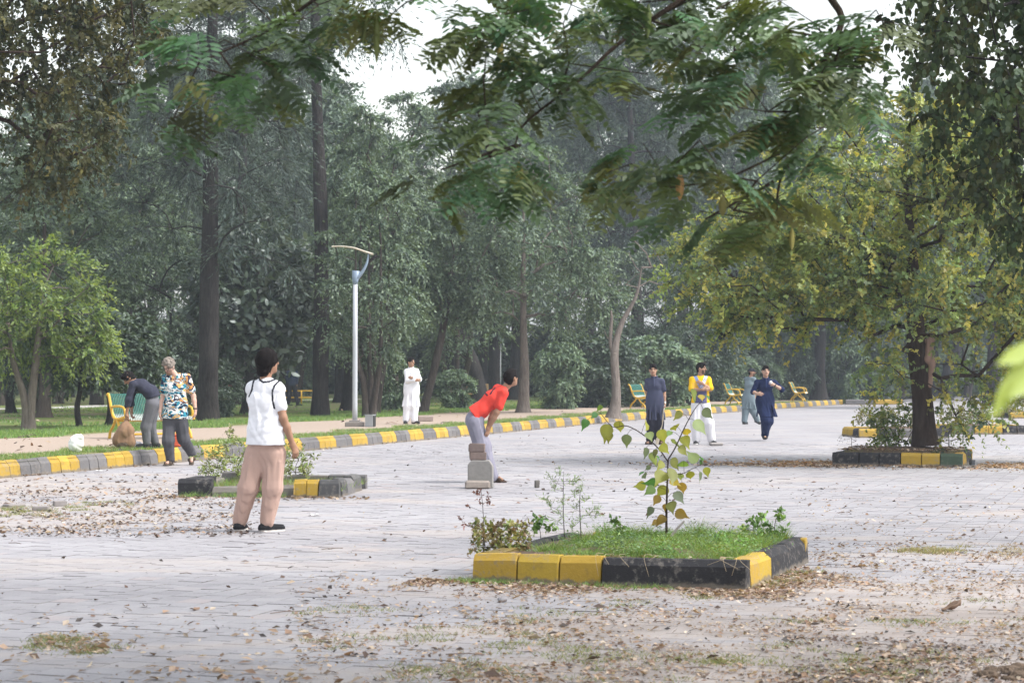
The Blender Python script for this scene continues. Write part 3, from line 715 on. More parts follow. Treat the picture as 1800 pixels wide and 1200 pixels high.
# slender trunks on the lawn
for px, D, lab in ((64, 70, 'slim dark trunk behind the fresh green tree'), (10, 82, 'pale slender trunk at the far left edge'), (102, 88, 'slender trunk in the back of the left lawn'), (520, 92, 'slender trunk right behind the man in the white vest'),
                   (655, 66, 'thin dark stem right of the lamp cabinet'), (1585, 118, 'slender hazy trunk beyond the end of the road'), (1700, 120, 'slender hazy trunk behind the right bed')):
    T_('slender_tree', PR['gg2'], TX(px, D), lab, rz=px * 0.3, sc=(0.9, 0.9, 1.25))
for i in range(15):
    T_('understorey_tree', PR['dg2'], TX(-140 + i * 145 + r1.normal(0, 30), 140 + r1.random() * 14), 'dim low crowned tree closing the far end of the park', 'tree', 'low crowned trees at the far end of the park', rz=i * 2.1, sc=(1.9, 1.7, float(1.2 + 0.5 * r1.random())))
# tall hazy wood behind
wood = [(-40, 84, 'far2', .62), (60, 92, 'far2', .72), (170, 84, 'cas3', .82), (270, 88, 'cas3', .95), (420, 84, 'cas3', 1.0), (500, 96, 'far1', 1.0), (600, 92, 'far2', .92), (655, 118, 'far2', 1.0),
        (790, 112, 'far2', 1.18), (850, 104, 'cas3', .78), (960, 116, 'far1', .92), (1040, 108, 'far1', 1.02), (1120, 102, 'cas3', 1.08), (1200, 108, 'far1', 1.12), (1290, 112, 'far1', 1.0), (1370, 118, 'far2', 1.1),
        (1460, 124, 'far2', .95), (1560, 128, 'far2', .85), (1640, 120, 'far2', 1.0), (1720, 136, 'far1', .95), (340, 108, 'far1', 1.0), (230, 116, 'far1', .9), (120, 112, 'far2', .8), (700, 130, 'far2', .82), (-120, 96, 'far1', .8)]
wood += [(px_, 144 + 4 * (k_ % 3), 'far1', 1.12 + 0.08 * (k_ % 2)) for k_, px_ in enumerate((60, 180, 300, 420, 530, 880, 985, 1080, 1180, 1285, 1400, 1520, 1650, 1780))]
WL = {790: 'tall hazy tree rising just right of the gap of open sky', 655: 'hazy tree left of the gap of open sky, behind the tallest bare trunk', 1120: 'tall feathery hazy tree at the top above the bare tree', 1200: 'tall hazy tree at the top above the man in yellow', 270: 'tall feathery hazy tree behind the left dark trunk', 960: 'hazy tree showing above the large grey green tree'}
for i, (px, D, kx, s) in enumerate(wood):
    T_('hazy_tree', PR[kx], TX(px, D), WL.get(px, 'tall blue grey hazy tree in the wood behind the park'), 'tree', 'hazy trees of the wood behind', rz=i * 1.3, sc=float(s))
# ---- fresh green tree on the left lawn
r = np.random.default_rng(71)
sp_fresh = dict(twigs=13, leaves=14, L=0.105, W=0.5, cols=LG + GG[:1], outward=0.9, up=0.2, droop=0.4, along=0.8, spread=0.6, hang=0.35, tipcol=(0.32, 0.40, 0.10), tipf=0.45)
tips = blobs([(0.0, 0, 3.2, 1.6, 1.5, 1.2, 62), (-0.9, 0, 2.5, 1.1, 1.1, 1.0, 24), (0.95, 0, 2.2, 0.8, 0.8, 0.75, 22)], r)
me = tree_meshes(71, [([(0, 0, -0.05), (-0.05, 0, 0.7), (-0.32, 0, 1.6), (-0.5, 0.1, 2.8)], [0.10, 0.085, 0.07, 0.02]), ([(0.08, 0.02, -0.05), (0.1, 0, 0.6), (0.2, 0, 1.6), (0.35, 0, 3.2)], [0.11, 0.10, 0.085, 0.02])], tips, 0.55, sp_fresh, M_BARK_PALE, 0.008, 0.05, M_LEAFT)
put_tree('small_lawn_tree', me, TX(48, 46.5), 'fresh light green drooping tree with forked pale trunk at the left', sc=1.0)

# ---- bare tree by the kerb
r = np.random.default_rng(72)
b0 = TX(1076, 61)
def q(px, py, dy=0): return P(px, py, 61 + dy) - b0
tips = np.array([q(x, y, r.normal(0, 0.45)) for x, y in ((1128, 395), (1112, 420), (1118, 470), (1140, 400), (1150, 440), (1165, 465), (1158, 500), (1105, 445), (1136, 445), (1145, 470), (1172, 500), (1100, 500), (1068, 595), (1062, 580), (1120, 505), (1133, 480), (1110, 540), (1090, 560))])
me = tree_meshes(72, [([q(1078, 735), q(1083, 690), q(1080, 620), q(1092, 570), q(1118, 520), q(1128, 470)], [0.17, 0.14, 0.12, 0.075, 0.05, 0.015]), ([q(1080, 622), q(1073, 600), q(1075, 560), q(1074, 545)], [0.08, 0.06, 0.04, 0.02])], tips, 0.4, dict(sp_gg, twigs=1, leaves=1, L=0.05), M_BARK_PALE, 0.011, 0.05)
t_ = put_tree('bare_tree', (me[0], None), b0, 'leafless pale tree with twisting trunk beside the kerb')

# ---- yellowing tree on the right bed
r = np.random.default_rng(73)
b0 = np.array([*(bed_pt(bed3, L3 * 0.70, 1.05)[:2]), 0.22]); D3 = b0[1]
sp_yel = dict(twigs=12, leaves=15, L=0.076, W=0.72, cols=YG + GG[1:2], outward=0.8, up=0.15, droop=0.2, along=0.7, spread=0.9, hang=0.15, shape='kite', jit=0.25)
tips = blobs([(-0.3, 0, 3.8, 3.2, 2.9, 2.0, 210), (0.6, 0, 3.1, 3.0, 2.7, 1.3, 110), (-2.4, 0, 2.9, 2.0, 1.9, 1.1, 110), (0.3, 0, 5.0, 1.9, 1.9, 1.0, 60), (2.4, 0, 2.4, 1.4, 1.6, 1.0, 60)], r, 0.25)
tips = tips[(tips[:, 2] > 1.75)]
hang = np.array([P(x, y, D3 + r.normal(0, 0.7)) - b0 for x, y in ((1560, 640), (1545, 690), (1520, 640), (1585, 660), (1690, 640), (1720, 660), (1700, 700), (1745, 690), (1770, 640), (1660, 690), (1680, 730), (1735, 740), (1790, 700), (1755, 620), (1640, 640), (1570, 610))])
tips = np.concatenate([tips, hang])
trk = [P(1627, 783, D3) - b0, P(1622, 700, D3) - b0, P(1612, 600, D3) - b0, P(1608, 520, D3) - b0, P(1600, 400, D3) - b0, P(1590, 300, D3) - b0]
me = tree_meshes(73, [(trk, [0.19, 0.165, 0.15, 0.12, 0.08, 0.03])], tips, 0.46, sp_yel, M_BARK_BRN, 0.006, 0.032, M_LEAFT, flare=1.3)
ytree = put_tree('yellowing_tree', me, b0, 'large spreading tree with yellow green leaves and dark trunk in the right bed')

# ---- trees whose crowns reach in from outside the frame
sp_olive = dict(twigs=8, leaves=13, L=0.075, W=0.7, cols=OG, outward=0.4, up=-0.1, droop=0.5, along=0.5, spread=0.9, hang=0.6)
b0 = np.array([-9.6, 26.0, LAWN]); r = np.random.default_rng(74)
tips = [P(x + r.normal(0, 16), y + r.normal(0, 16), 25 + r.normal(0, 0.9)) - b0 for x, y in
        [(px, py) for px in range(-60, 300, 30) for py in range(-60, 340, 30) if py < 335 - max(0, px - 95) * 1.35 and not (px < 60 and 60 < py < 240 and r.random() < 0.5) and not (py > 230 and px < 50)]]
tips += [P(x, y, 25 + r.normal(0, .5)) - b0 for x, y in ((105, 300), (130, 270), (90, 270), (200, 230), (180, 250), (215, 20), (250, 10), (235, 70), (60, 250))]
tips += list(blobs([(2.6, 0, 6.4, 2.6, 2.6, 1.6, 60), (0, 0, 6.5, 2.6, 2.6, 2.2, 50)], r))
me = tree_meshes(74, [([(0, 0, -0.1), (0.2, 0, 1.8), (0.6, 0, 3.6), (1.6, 0, 5.6), (3.0, -0.4, 6.6)], [0.22, 0.19, 0.16, 0.1, 0.04])], np.array(tips), 0.36, sp_olive, M_BARK_BRN, 0.006, 0.05, M_LEAFD)
put_tree('overhanging_tree', me, b0, 'olive brown leafy crown hanging in at the upper left corner')

sp_rnd = dict(twigs=10, leaves=9, L=0.058, W=0.85, cols=[(0.022, 0.042, 0.016), (0.036, 0.060, 0.024), (0.055, 0.082, 0.034), (0.055, 0.060, 0.018)], outward=0.3, up=-0.2, droop=0.6, along=0.3, spread=0.7, hang=0.9, shape='round')
b0 = np.array([6.6, 17.6, 0.0]); r = np.random.default_rng(75)
tips = [P(x + r.normal(0, 18), y + r.normal(0, 18), 17 + r.normal(0, 0.8)) - b0 for x, y in
        [(px, py) for px in range(1590, 1960, 34) for py in range(-70, 420, 34) if py < 40 + max(0, px - 1590) * 1.75 and py < 385 and not (px < 1640 and py < 60 and r.random() < .5)]]
tips += [P(x, y, 17 + r.normal(0, .4)) - b0 for x, y in ((1640, 200), (1660, 240), (1700, 300), (1730, 330), (1770, 380), (1790, 395), (1600, 60), (1610, 110))]
tips += list(blobs([(-0.6, 0.2, 5.2, 2.6, 2.4, 1.5, 60)], r))
me = tree_meshes(75, [([(0, 0, -0.1), (-0.1, 0, 1.5), (-0.3, 0, 3.0), (-0.9, -0.1, 4.6), (-1.9, -0.3, 5.4)], [0.2, 0.17, 0.14, 0.09, 0.03])], np.array(tips), 0.30, sp_rnd, M_BARK_DK, 0.005, 0.06, M_LEAFD)
put_tree('overhanging_tree', me, b0, 'dark round leaved crown hanging in along the upper right edge')

# ---- near tree with feathery leaves and flat pods, its branches across the top
r = np.random.default_rng(76)
b0 = np.array([4.3, 10.6, 0.0]); DN = 9.4
def pinna(base, d, n, L, cnt, wid, c, rr):
    """one feather: pairs of oblong leaflets on a thin axis"""
    s = nrm(np.cross(d, n)); t = np.repeat(np.linspace(0.12, 1.0, cnt), 2); sg = np.tile([1, -1], cnt)
    Pp = base + d * (t * L)[:, None]; Pp[:, 2] -= 0.10 * L * t ** 2
    D = s * sg[:, None] * 1.0 + d * 0.45 + rr.normal(0, 0.10, (cnt * 2, 3)) + np.array([0, 0, -0.12])
    N = n + rr.normal(0, 0.22, (cnt * 2, 3))
    k = 0.75 + 0.35 * np.sin(np.pi * np.clip(t * 0.95, 0, 1))
    return leaf_geo(Pp, D, N, wid * k, wid * k * 0.46, np.clip(c * (1 + rr.normal(0, 0.12, (cnt * 2, 1))), 0.005, 1), 'oval')
NEAR = [(330, 130, 60), (395, 85, 50), (450, 110, 60), (510, 85, 50), (370, 180, 45), (305, 215, 22), (420, 150, 40), (480, 130, 40), (520, 50, 25), (430, 5, 45), (370, 5, 30), (590, 25, 30), (630, 15, 25), (690, 30, 20), (715, 10, 20), (560, 15, 20),
        (800, 20, 50), (860, 50, 65), (930, 40, 75), (990, 60, 60), (900, 110, 60), (850, 160, 50), (930, 150, 60), (1000, 130, 60), (1060, 130, 55), (1080, 60, 60), (840, 210, 40), (900, 190, 45), (800, 230, 25), (860, 290, 45), (915, 265, 32), (890, 265, 30), (820, 300, 30), (775, 305, 22), (1150, 90, 45), (1140, 140, 30), (1180, 20, 45), (1120, 20, 50),
        (1110, 300, 40), (1070, 310, 25), (1130, 260, 30), (1180, 310, 45), (1230, 260, 45), (1290, 260, 35), (1260, 300, 40), (1290, 110, 60), (1330, 60, 60), (1390, 90, 60), (1310, 160, 50), (1370, 160, 55), (1410, 210, 45), (1350, 210, 45), (1290, 200, 40), (1260, 340, 40), (1230, 380, 30), (1290, 380, 36), (1330, 330, 40), (1380, 350, 35), (1360, 400, 36), (1390, 385, 26), (1420, 250, 36), (1450, 230, 28), (1480, 90, 55), (1520, 130, 45), (1560, 70, 50), (1600, 60, 40), (1500, 40, 45), (1440, 60, 45), (1260, 30, 45), (1220, 70, 40), (1500, 170, 36), (1540, 30, 40), (770, -5, 40), (820, 0, 45), (880, 5, 50), (950, 0, 50), (1010, 10, 50), (1060, 0, 50), (1150, 0, 45), (1220, 10, 45), (1300, 10, 50), (1360, 10, 50), (1410, 10, 45), (1450, 130, 40), (1470, 165, 36), (1425, 160, 40), (1440, 195, 34), (640, -10, 35), (560, -10, 40)]
LV, LF, LC = [], [], []; nL = 0; tips = []
cols = np.array([(0.045, 0.085, 0.028), (0.065, 0.120, 0.040), (0.10, 0.155, 0.062), (0.095, 0.120, 0.028), (0.13, 0.14, 0.040), (0.070, 0.165, 0.070)])
for (px, py, sz) in NEAR:
    D = DN + r.normal(0, 0.5); c0 = P(px, py - sz * 0.3, D); tips.append(c0 - b0)
    rad = sz * D / F_PX
    for k in range(max(2, int(sz / 14))):
        cb = c0 + np.clip(r.normal(0, 0.55, 3), -1, 1) * rad * np.array([1, 1.3, 0.55]); a = r.random() * 2 * math.pi
        ld = nrm(np.array([math.cos(a) * 0.9 - 0.25, math.sin(a) * 0.7, -0.42 + r.normal(0, 0.22)]))
        nn_ = nrm(np.array([r.normal(0, 0.35), r.normal(0, 0.35) - 0.15, 1.0])); sd = nrm(np.cross(ld, nn_))
        Lr = 0.15 + 0.06 * r.random(); cc = palette(r, 1, cols, 0.2)[0]
        for kk, f in enumerate((0.45, 0.72, 1.0)):
            for sg in (1, -1):
                d = nrm(ld * 0.8 + sd * sg * 0.75 + np.array([0, 0, -0.2]) + r.normal(0, 0.08, 3))
                V, F, C = pinna(cb + ld * Lr * f, d, nn_, 0.13 + 0.05 * r.random(), 6, 0.054, cc, r)
                LV.append(V); LF.append(F + nL); LC.append(C); nL += len(V)
# unseen rest of the crown, spread overhead to shade the near paving
cano = np.stack([r.uniform(-4.5, 5.5, 150), r.uniform(2.0, 13.5, 150), 0 * r.random(150)], 1); cano[:, 2] = 4.75 + 1.9 * r.random(150) + 0.16 * np.maximum(0, cano[:, 1] - 9); tips += list(cano - b0)
(cv, cf, ccol), _ = crown_geo(r, cano, 0.75, cano.mean(0), dict(twigs=12, leaves=9, L=0.17, W=0.5, cols=cols, outward=0.2, up=0.1, droop=0.4, along=0.7, spread=0.5, hang=0.3))
Vn = np.concatenate(LV) - b0
crown_me = mesh_np('crown', np.concatenate([Vn, cv - b0]), [np.concatenate(LF), cf + len(Vn)], M_LEAF, np.concatenate(LC + [ccol]))
def qn(px, py, D): return P(px, py, D) - b0
limbs = [[(0, 0, -0.1), (-0.08, 0, 0.9), (-0.15, 0, 1.8), (-0.35, -0.15, 2.9), (-1.0, -0.5, 3.75)],
         [(-1.0, -0.5, 3.75), qn(1500, -60, 9.8), qn(1480, 40, 9.7), qn(1440, 130, 9.6), qn(1410, 245, 9.5), qn(1370, 310, 9.4), qn(1300, 352, 9.4), qn(1240, 385, 9.3)],
         [(-1.0, -0.5, 3.75), qn(1330, -70, 9.6), qn(1200, 0, 9.5), qn(1090, 75, 9.4), qn(1020, 140, 9.3), qn(925, 215, 9.2), qn(905, 255, 9.2)],
         [(-1.0, -0.5, 3.75), qn(1250, -90, 9.5), qn(900, -60, 9.3), qn(620, -30, 9.3), qn(480, 50, 9.4), qn(350, 110, 9.4)]]
limbs.append([(-1.0, -0.5, 3.75), (-2.4, -1.8, 4.6), (-4.6, -3.4, 5.2), (-6.8, -4.6, 5.3)]); limbs.append([(-1.0, -0.5, 3.75), (-1.6, -3.0, 4.6), (-2.2, -5.4, 5.1)]); limbs.append([(-1.0, -0.5, 3.75), (-2.2, 0.6, 4.8), (-4.0, 1.4, 5.3)])
lr = [[0.14, 0.12, 0.10, 0.075, 0.055], [0.05, 0.020, 0.016, 0.013, 0.010, 0.009, 0.006, 0.004], [0.05, 0.018, 0.014, 0.009, 0.007, 0.0055, 0.004], [0.05, 0.022, 0.016, 0.011, 0.007, 0.004], [0.05, 0.04, 0.03, 0.015], [0.05, 0.04, 0.015], [0.05, 0.035, 0.015]]
AV, AF, n = [], [], 0; nodes = []
for pts, rd in zip(limbs, lr):
    m = len(pts) * 6; pp = spline(pts, m); rr = np.interp(np.linspace(0, 1, m), np.linspace(0, 1, len(rd)), rd)
    V, F = tube_geo(pp, rr, 8); AV.append(V); AF.append(F + n); n += len(V); nodes.append(pp)
for x in ([qn(1372, 312, 9.4), qn(1366, 350, 9.4), qn(1368, 390, 9.4)], [qn(1405, 250, 9.5), qn(1350, 280, 9.4), qn(1270, 315, 9.3), qn(1180, 330, 9.3)]):
    pp = spline(x, 14); V, F = tube_geo(pp, np.linspace(0.007, 0.003, 14), 6); AV.append(V); AF.append(F + n); n += len(V); nodes.append(pp)
trk = np.concatenate(nodes[1:]); Pn, par, tipi = grow(r, trk, np.array(tips), 0.1, 0.2); V, F = branch_geo(Pn, par, tipi, len(trk), 0.0022, 0.006)
AV.append(V); AF.append(F + n)
nt = empty('feathery_tree', b0, 'near feathery leaved tree with flat pods, its branches hanging across the top', 'tree')
link('trunk', mesh_np('trunk', np.concatenate(AV), np.concatenate(AF), M_TWIG, smooth=True), nt); link('crown', crown_me, nt)
for (x, y0, y1, w, pc, dx) in ((662, 20, 110, 11, (0.14, 0.17, 0.03), 0), (644, 20, 78, 8, (0.12, 0.15, 0.03), -6), (879, 58, 122, 15, (0.24, 0.20, 0.035), 0), (842, 60, 107, 13, (0.17, 0.16, 0.035), -3), (912, 285, 341, 14, (0.22, 0.20, 0.03), 4), (1140, 8, 68, 11, (0.11, 0.15, 0.03), -2),
                              (1195, 303, 352, 14, (0.36, 0.20, 0.05), 0), (1270, 345, 380, 13, (0.24, 0.22, 0.05), 0), (1461, 133, 178, 11, (0.13, 0.20, 0.035), 3), (1350, 365, 408, 11, (0.26, 0.23, 0.04), 0), (1392, 400, 440, 11, (0.30, 0.27, 0.06), 0), (1500, 140, 172, 9, (0.11, 0.13, 0.03), 2)):
    D = DN - 0.25; t = np.linspace(0, 1, 9)
    c = np.array([P(x + dx * a, y0 + (y1 - y0) * a, D) - b0 for a in t]); wd = (w / 2 * D / F_PX) * np.clip(np.sin(np.pi * (0.06 + 0.9 * t)) * 1.35, 0.12, 1) * (1 + 0.10 * np.sin(t * 40))
    yw = r.normal(0, 0.5); sdv = np.array([math.cos(yw), math.sin(yw), 0]); th = 0.004 * np.array([-math.sin(yw), math.cos(yw), 0])
    V = np.concatenate([c + sdv * wd[:, None] - th * 0.15, c + th, c - sdv * wd[:, None] - th * 0.15, c - th]); m = len(t)
    F = [(a * m + i, a * m + i + 1, ((a + 1) % 4) * m + i + 1, ((a + 1) % 4) * m + i) for a in range(4) for i in range(m - 1)]
    link('pod', mesh_np('pod', V, np.array(F), M_DRY, np.tile(np.array(pc), (len(V), 1)), smooth=True), nt)
# ================================================================= SMALL PLANTS, GRASS, LITTER
def plant(name, label, base, seed, spec, stems, tips, tr, rt=0.004, cat='plant', mat=None, bark=None, rmax=0.01):
    """low plant: stems = list of (points, radii) and tips in world metres, base = foot point"""
    b = np.asarray(base, float); st = [([np.asarray(p) - b for p in pts], rad) for pts, rad in stems]
    me = tree_meshes(seed, st, np.asarray(tips) - b, tr, spec, bark or M_TWIG, rt, rmax, mat, flare=1.1)
    root = empty(name, b, label, cat); link('stem', me[0], root); link('foliage', me[1], root); return root
r = np.random.default_rng(200)
# ---- sapling
base = P(1172, 950, 15.9); base[2] = 0.17
zz = lambda x, y, d=0.0: P(1000 + x / 4.286, 680 + y / 4.286, 15.9 + d)
Lf = [(230,160,50,1),(190,215,50,0),(120,280,70,0),(280,345,115,2),(300,375,80,3),(380,300,90,3),(435,405,85,5),(585,290,100,2),(610,370,75,4),(705,370,90,2),(800,305,90,2),(755,350,50,1),(890,345,70,6),(820,215,70,3),(940,75,110,4),(1000,80,60,6),(1045,75,50,0),(1045,200,85,5),(985,300,110,4),(815,435,115,4),(880,410,90,2),(860,480,80,2),(720,465,80,2),(650,500,60,3),(580,495,70,5),(640,545,95,4),(680,550,70,0),(930,525,95,4),(1000,540,50,0),(995,570,40,0),(850,590,95,1),(800,580,90,3),(690,590,70,2),(595,610,45,5),(545,650,45,0),(570,670,60,5),(535,745,80,2),(620,720,95,0),(690,680,125,2),(780,670,115,3),(800,715,75,6),(610,780,80,1),(700,785,100,3),(855,760,80,7),(840,675,60,4),(915,668,75,2),(990,680,75,5),(1040,640,65,2),(830,830,90,5),(660,852,70,7),(775,905,95,3),(730,910,60,7),(610,940,75,5),(850,960,90,7),(690,1005,85,7),(645,1022,50,7)]
LC7 = [(0.05, 0.14, 0.04), (0.12, 0.20, 0.045), (0.24, 0.25, 0.035), (0.16, 0.17, 0.04), (0.17, 0.22, 0.09), (0.10, 0.13, 0.07), (0.36, 0.28, 0.03), (0.22, 0.15, 0.035)]
stem = [base, zz(735, 1000), zz(738, 850), zz(742, 700), zz(748, 545)]
br1 = [zz(748, 545), zz(800, 460), zz(850, 350), zz(905, 240), zz(960, 150), zz(1020, 90)]
br2 = [zz(745, 560), zz(690, 480), zz(600, 390), zz(500, 320), zz(420, 290), zz(330, 300), zz(240, 200)]
br3 = [zz(745, 640), zz(840, 655), zz(920, 620), zz(1000, 580)]
nodes = np.concatenate([spline(stem, 22), spline(br1, 18), spline(br2, 20), spline(br3, 10)]) - base
LP_ = np.array([zz(x, y, r.normal(0, 0.07)) for x, y, s_, c in Lf]); AV, AF, n = [], [], 0
for pts, rd in ((stem, (0.011, 0.006)), (br1, (0.006, 0.0025)), (br2, (0.006, 0.0025)), (br3, (0.004, 0.002))):
    pp = spline(pts, 20) - base; V, F = tube_geo(pp, np.linspace(rd[0], rd[1], 20), 7); AV.append(V); AF.append(F + n); n += len(V)
sap = empty('sapling', base, 'young sapling with heart shaped yellow green leaves in the front bed', 'sapling')
LFm = {}
pet = MB()
for (x, y, s_, c), p in zip(Lf, LP_):
    L = s_ / 4.286 * 15.9 / F_PX * 1.15; dn = np.linalg.norm(nodes - (p - base), axis=1); a = nodes[np.argmin(dn)] + base
    d = nrm(nrm(p - a + 1e-5) * 0.6 + np.array([0, 0, -0.65]) + r.normal(0, 0.25, 3)); N = nrm(np.array([r.normal(0, 0.6), -1.0, 0.35 + r.normal(0, 0.5)]))
    Nn = nrm(N - d * (N @ d)); sd = np.cross(d, Nn); b = p - d * L * 0.5
    out = np.array([(0, 0), (0.02, 0.18), (0.14, 0.35), (0.32, 0.42), (0.52, 0.37), (0.70, 0.24), (0.84, 0.11), (1.15, 0.0)]); cu_ = r.normal(0, 0.14)
    V = []
    for tt, w in out: V.append(b + d * L * tt + Nn * L * (0.0 - (0.16 + cu_) * tt * tt))
    m = len(out)
    for sg in (1, -1):
        for tt, w in out: V.append(b + d * L * tt + sd * sg * w * L + Nn * L * ((0.22 + cu_) * w - (0.16 + cu_) * tt * tt + 0.025 * r.normal()))
    F = []
    for sg, o in ((1, m), (-1, 2 * m)):
        for i in range(m - 1): F.append((i, i + 1, o + i + 1, o + i) if sg > 0 else (o + i, o + i + 1, i + 1, i))
    V = np.array(V) - b
    cc = np.array(LC7[c]) * (1 + r.normal(0, 0.12)); C = np.tile(cc, (len(V), 1)); C[:m] *= 1.25
    link('leaf', mesh_np('leaf', V, np.array(F), M_LEAFT, np.clip(C * 1.3, 0.01, 1), True), sap, b - base)
    V, F = tube_geo(np.array([a - base, (a + b) / 2 - base + np.array([0, 0, 0.01]), b - base]), 0.0016, 4); AV.append(V); AF.append(F + n); n += len(V)
link('stem', mesh_np('stem', np.concatenate(AV), np.concatenate(AF), M_TWIG, smooth=True), sap)
stick = MB(); stick.tube(spline([P(1173, 955, 15.75), P(1185, 935, 15.75), P(1203, 915, 15.75)], 8), np.linspace(0.014, 0.008, 8), 6, (0.30, 0.27, 0.25)); set_props(stick.build('support_stick', M_WOOD), 'short grey stick leaning at the foot of the sapling', 'stick')

# ---- weeds in the front bed
sp_weed = dict(twigs=7, leaves=7, L=0.035, W=0.6, cols=[(0.16, 0.23, 0.05), (0.28, 0.28, 0.07), (0.33, 0.27, 0.08), (0.20, 0.13, 0.06)], outward=0.3, up=0.4, along=0.5, spread=0.8, hang=0.1)
D1 = 15.2
def tipsp(lst, D, sd, dj=0.15): return np.array([P(x, y, D + sd.normal(0, dj)) for x, y in lst])
b = P(880, 968, D1); b[2] = 0.16
plant('weed_bush', 'yellowing low weed bush at the left corner of the front bed', b, 301, sp_weed, [([b, b + np.array([0, 0, 0.12])], [0.006, 0.003])], np.concatenate([tipsp([(x, y) for x in range(838, 932, 14) for y in range(925, 966, 12)], D1, r)]), 0.055, 0.0015)
b = P(849, 960, 15.1); b[2] = 0.16
plant('dry_stem_weed', 'thin dry stalk with small reddish leaves at the left of the front bed', b, 302, dict(sp_weed, cols=[(0.16, 0.05, 0.035), (0.12, 0.05, 0.03)], twigs=3, leaves=3, L=0.028), [([b, P(850, 915, 15.1), P(846, 862, 15.1)], [0.003, 0.0025, 0.0015])], tipsp([(835, 868), (858, 872), (846, 862), (826, 890), (862, 880), (842, 880), (812, 915), (825, 925), (815, 920)], 15.1, r, .05), 0.03, 0.001)
sp_fern = dict(twigs=8, leaves=9, L=0.022, W=0.28, cols=[(0.16, 0.25, 0.09), (0.22, 0.29, 0.13), (0.18, 0.26, 0.08)], outward=0.5, up=0.5, along=0.7, spread=0.7, hang=0.0)
for k, (x0, ytop, pts, lab) in enumerate(((993, 828, [(985, 835), (975, 860), (1005, 845), (968, 890), (1010, 870), (990, 880), (985, 905), (1012, 850), (980, 915), (960, 880), (970, 845)], 'taller feathery weed standing in the front bed'), (1022, 860, [(1020, 865), (1030, 880), (1010, 895), (1035, 905), (1020, 915), (1042, 895), (1050, 905), (1008, 925)], 'shorter feathery weed right beside the taller one'))):
    b = P(x0, 950, 15.7); b[2] = 0.17
    plant('feathery_weed', lab, b, 310 + k, sp_fern, [([b, P(x0 - 3, 890, 15.7), P(x0 - 2, ytop, 15.7)], [0.004, 0.003, 0.001])], tipsp(pts, 15.7, r, .08), 0.07, 0.001)
sp_net = dict(twigs=5, leaves=5, L=0.045, W=0.62, cols=[(0.11, 0.22, 0.05), (0.17, 0.28, 0.06)], outward=0.4, up=0.2, along=0.4, spread=0.9, hang=0.2)
for k, (x0, y0, pts, lab) in enumerate(((1362, 945, [(1368, 900), (1370, 915), (1350, 925), (1380, 935), (1360, 935)], 'tall nettle like weed at the right end of the front bed'), (1325, 945, [(1322, 912), (1330, 922), (1310, 930), (1340, 910)], 'short nettle like weed left of the tall one in the front bed'), (1085, 955, [(1082, 918), (1090, 925)], 'tiny leafy weed left of the sapling'), (950, 955, [(945, 918), (955, 915), (965, 925), (940, 930)], 'small leafy weed left of the feathery weeds'))):
    b = P(x0, y0 + 10, 16.0); b[2] = 0.17
    plant('leafy_weed', lab, b, 320 + k, sp_net, [([b, P(x0, (y0 + pts[0][1]) / 2, 16.0), P(*pts[0], 16.0)], [0.003, 0.0025, 0.001])], tipsp(pts, 16.0, r, .05), 0.05, 0.001)
# ---- weeds in the broken bed
sp_w2 = dict(twigs=6, leaves=7, L=0.045, W=0.5, cols=[(0.17, 0.25, 0.06), (0.25, 0.31, 0.08), (0.30, 0.31, 0.12), (0.18, 0.20, 0.10)], outward=0.5, up=0.5, along=0.5, spread=0.8, hang=0.1)
for k, (x0, pts, lab) in enumerate(((395, [(x + r.normal(0, 5), y + r.normal(0, 5)) for x in range(358, 436, 11) for y in range(800, 850, 13)] + [(402, 770), (398, 785), (410, 780), (420, 775), (385, 790), (405, 760)], 'loose weed bush at the left side of the broken bed'), (520, [(x + r.normal(0, 5), y + r.normal(0, 5)) for x in range(492, 550, 10) for y in range(806, 850, 13)] + [(505, 785), (515, 790), (530, 795)], 'loose weed bush behind the right leg of the man in the vest'))):
    b = P(x0, 850, 26.8); b[2] = 0.08
    plant('weed_bush', lab, b, 330 + k, sp_w2, [([b, b + np.array([0, 0, 0.2])], [0.008, 0.004])], tipsp(pts, 26.8, r, .35), 0.12, 0.002)
# ---- under the yellowing tree
D3_ = 34.6
sp_w3 = dict(sp_w2, L=0.07, cols=[(0.07, 0.13, 0.03), (0.13, 0.19, 0.04), (0.20, 0.22, 0.05)], hang=0.3)
b = P(1580, 788, D3_ - 0.2); b[2] = 0.2
plant('bush', 'fresh green bush against the left foot of the yellowing tree', b, 340, sp_w3, [([b, b + np.array([0, 0, 0.3])], [0.012, 0.006])], tipsp([(x + r.normal(0, 6), y + r.normal(0, 5)) for x in range(1535, 1612, 13) for y in range(728, 785, 14)] + [(1612, 730), (1560, 735), (1530, 745), (1620, 726)], D3_ - 0.3, r, .3), 0.20, 0.003)
b = P(1668, 790, D3_); b[2] = 0.2
plant('bush', 'sparse green shoots right of the foot of the yellowing tree', b, 341, sp_w3, [([b, b + np.array([0, 0, 0.3])], [0.01, 0.005])], tipsp([(1655, 775), (1670, 760), (1685, 770), (1695, 745), (1680, 750), (1650, 785), (1700, 770)], D3_, r, .25), 0.20, 0.003)
b = P(1497, 800, 33.9); b[2] = 0.18
plant('dry_weed', 'dry leafless weed at the left end of the bed under the yellowing tree', b, 342, dict(sp_w2, twigs=3, leaves=3, L=0.03, cols=[(0.16, 0.13, 0.09)]), [([b, b + np.array([0, 0, 0.25])], [0.006, 0.003])], tipsp([(1485, 765), (1495, 770), (1505, 775), (1490, 780), (1512, 785), (1478, 775), (1540, 785), (1550, 790)], 33.9, r, .15), 0.1, 0.002)
b = P(1658, 812, 33.2); b[2] = 0.12
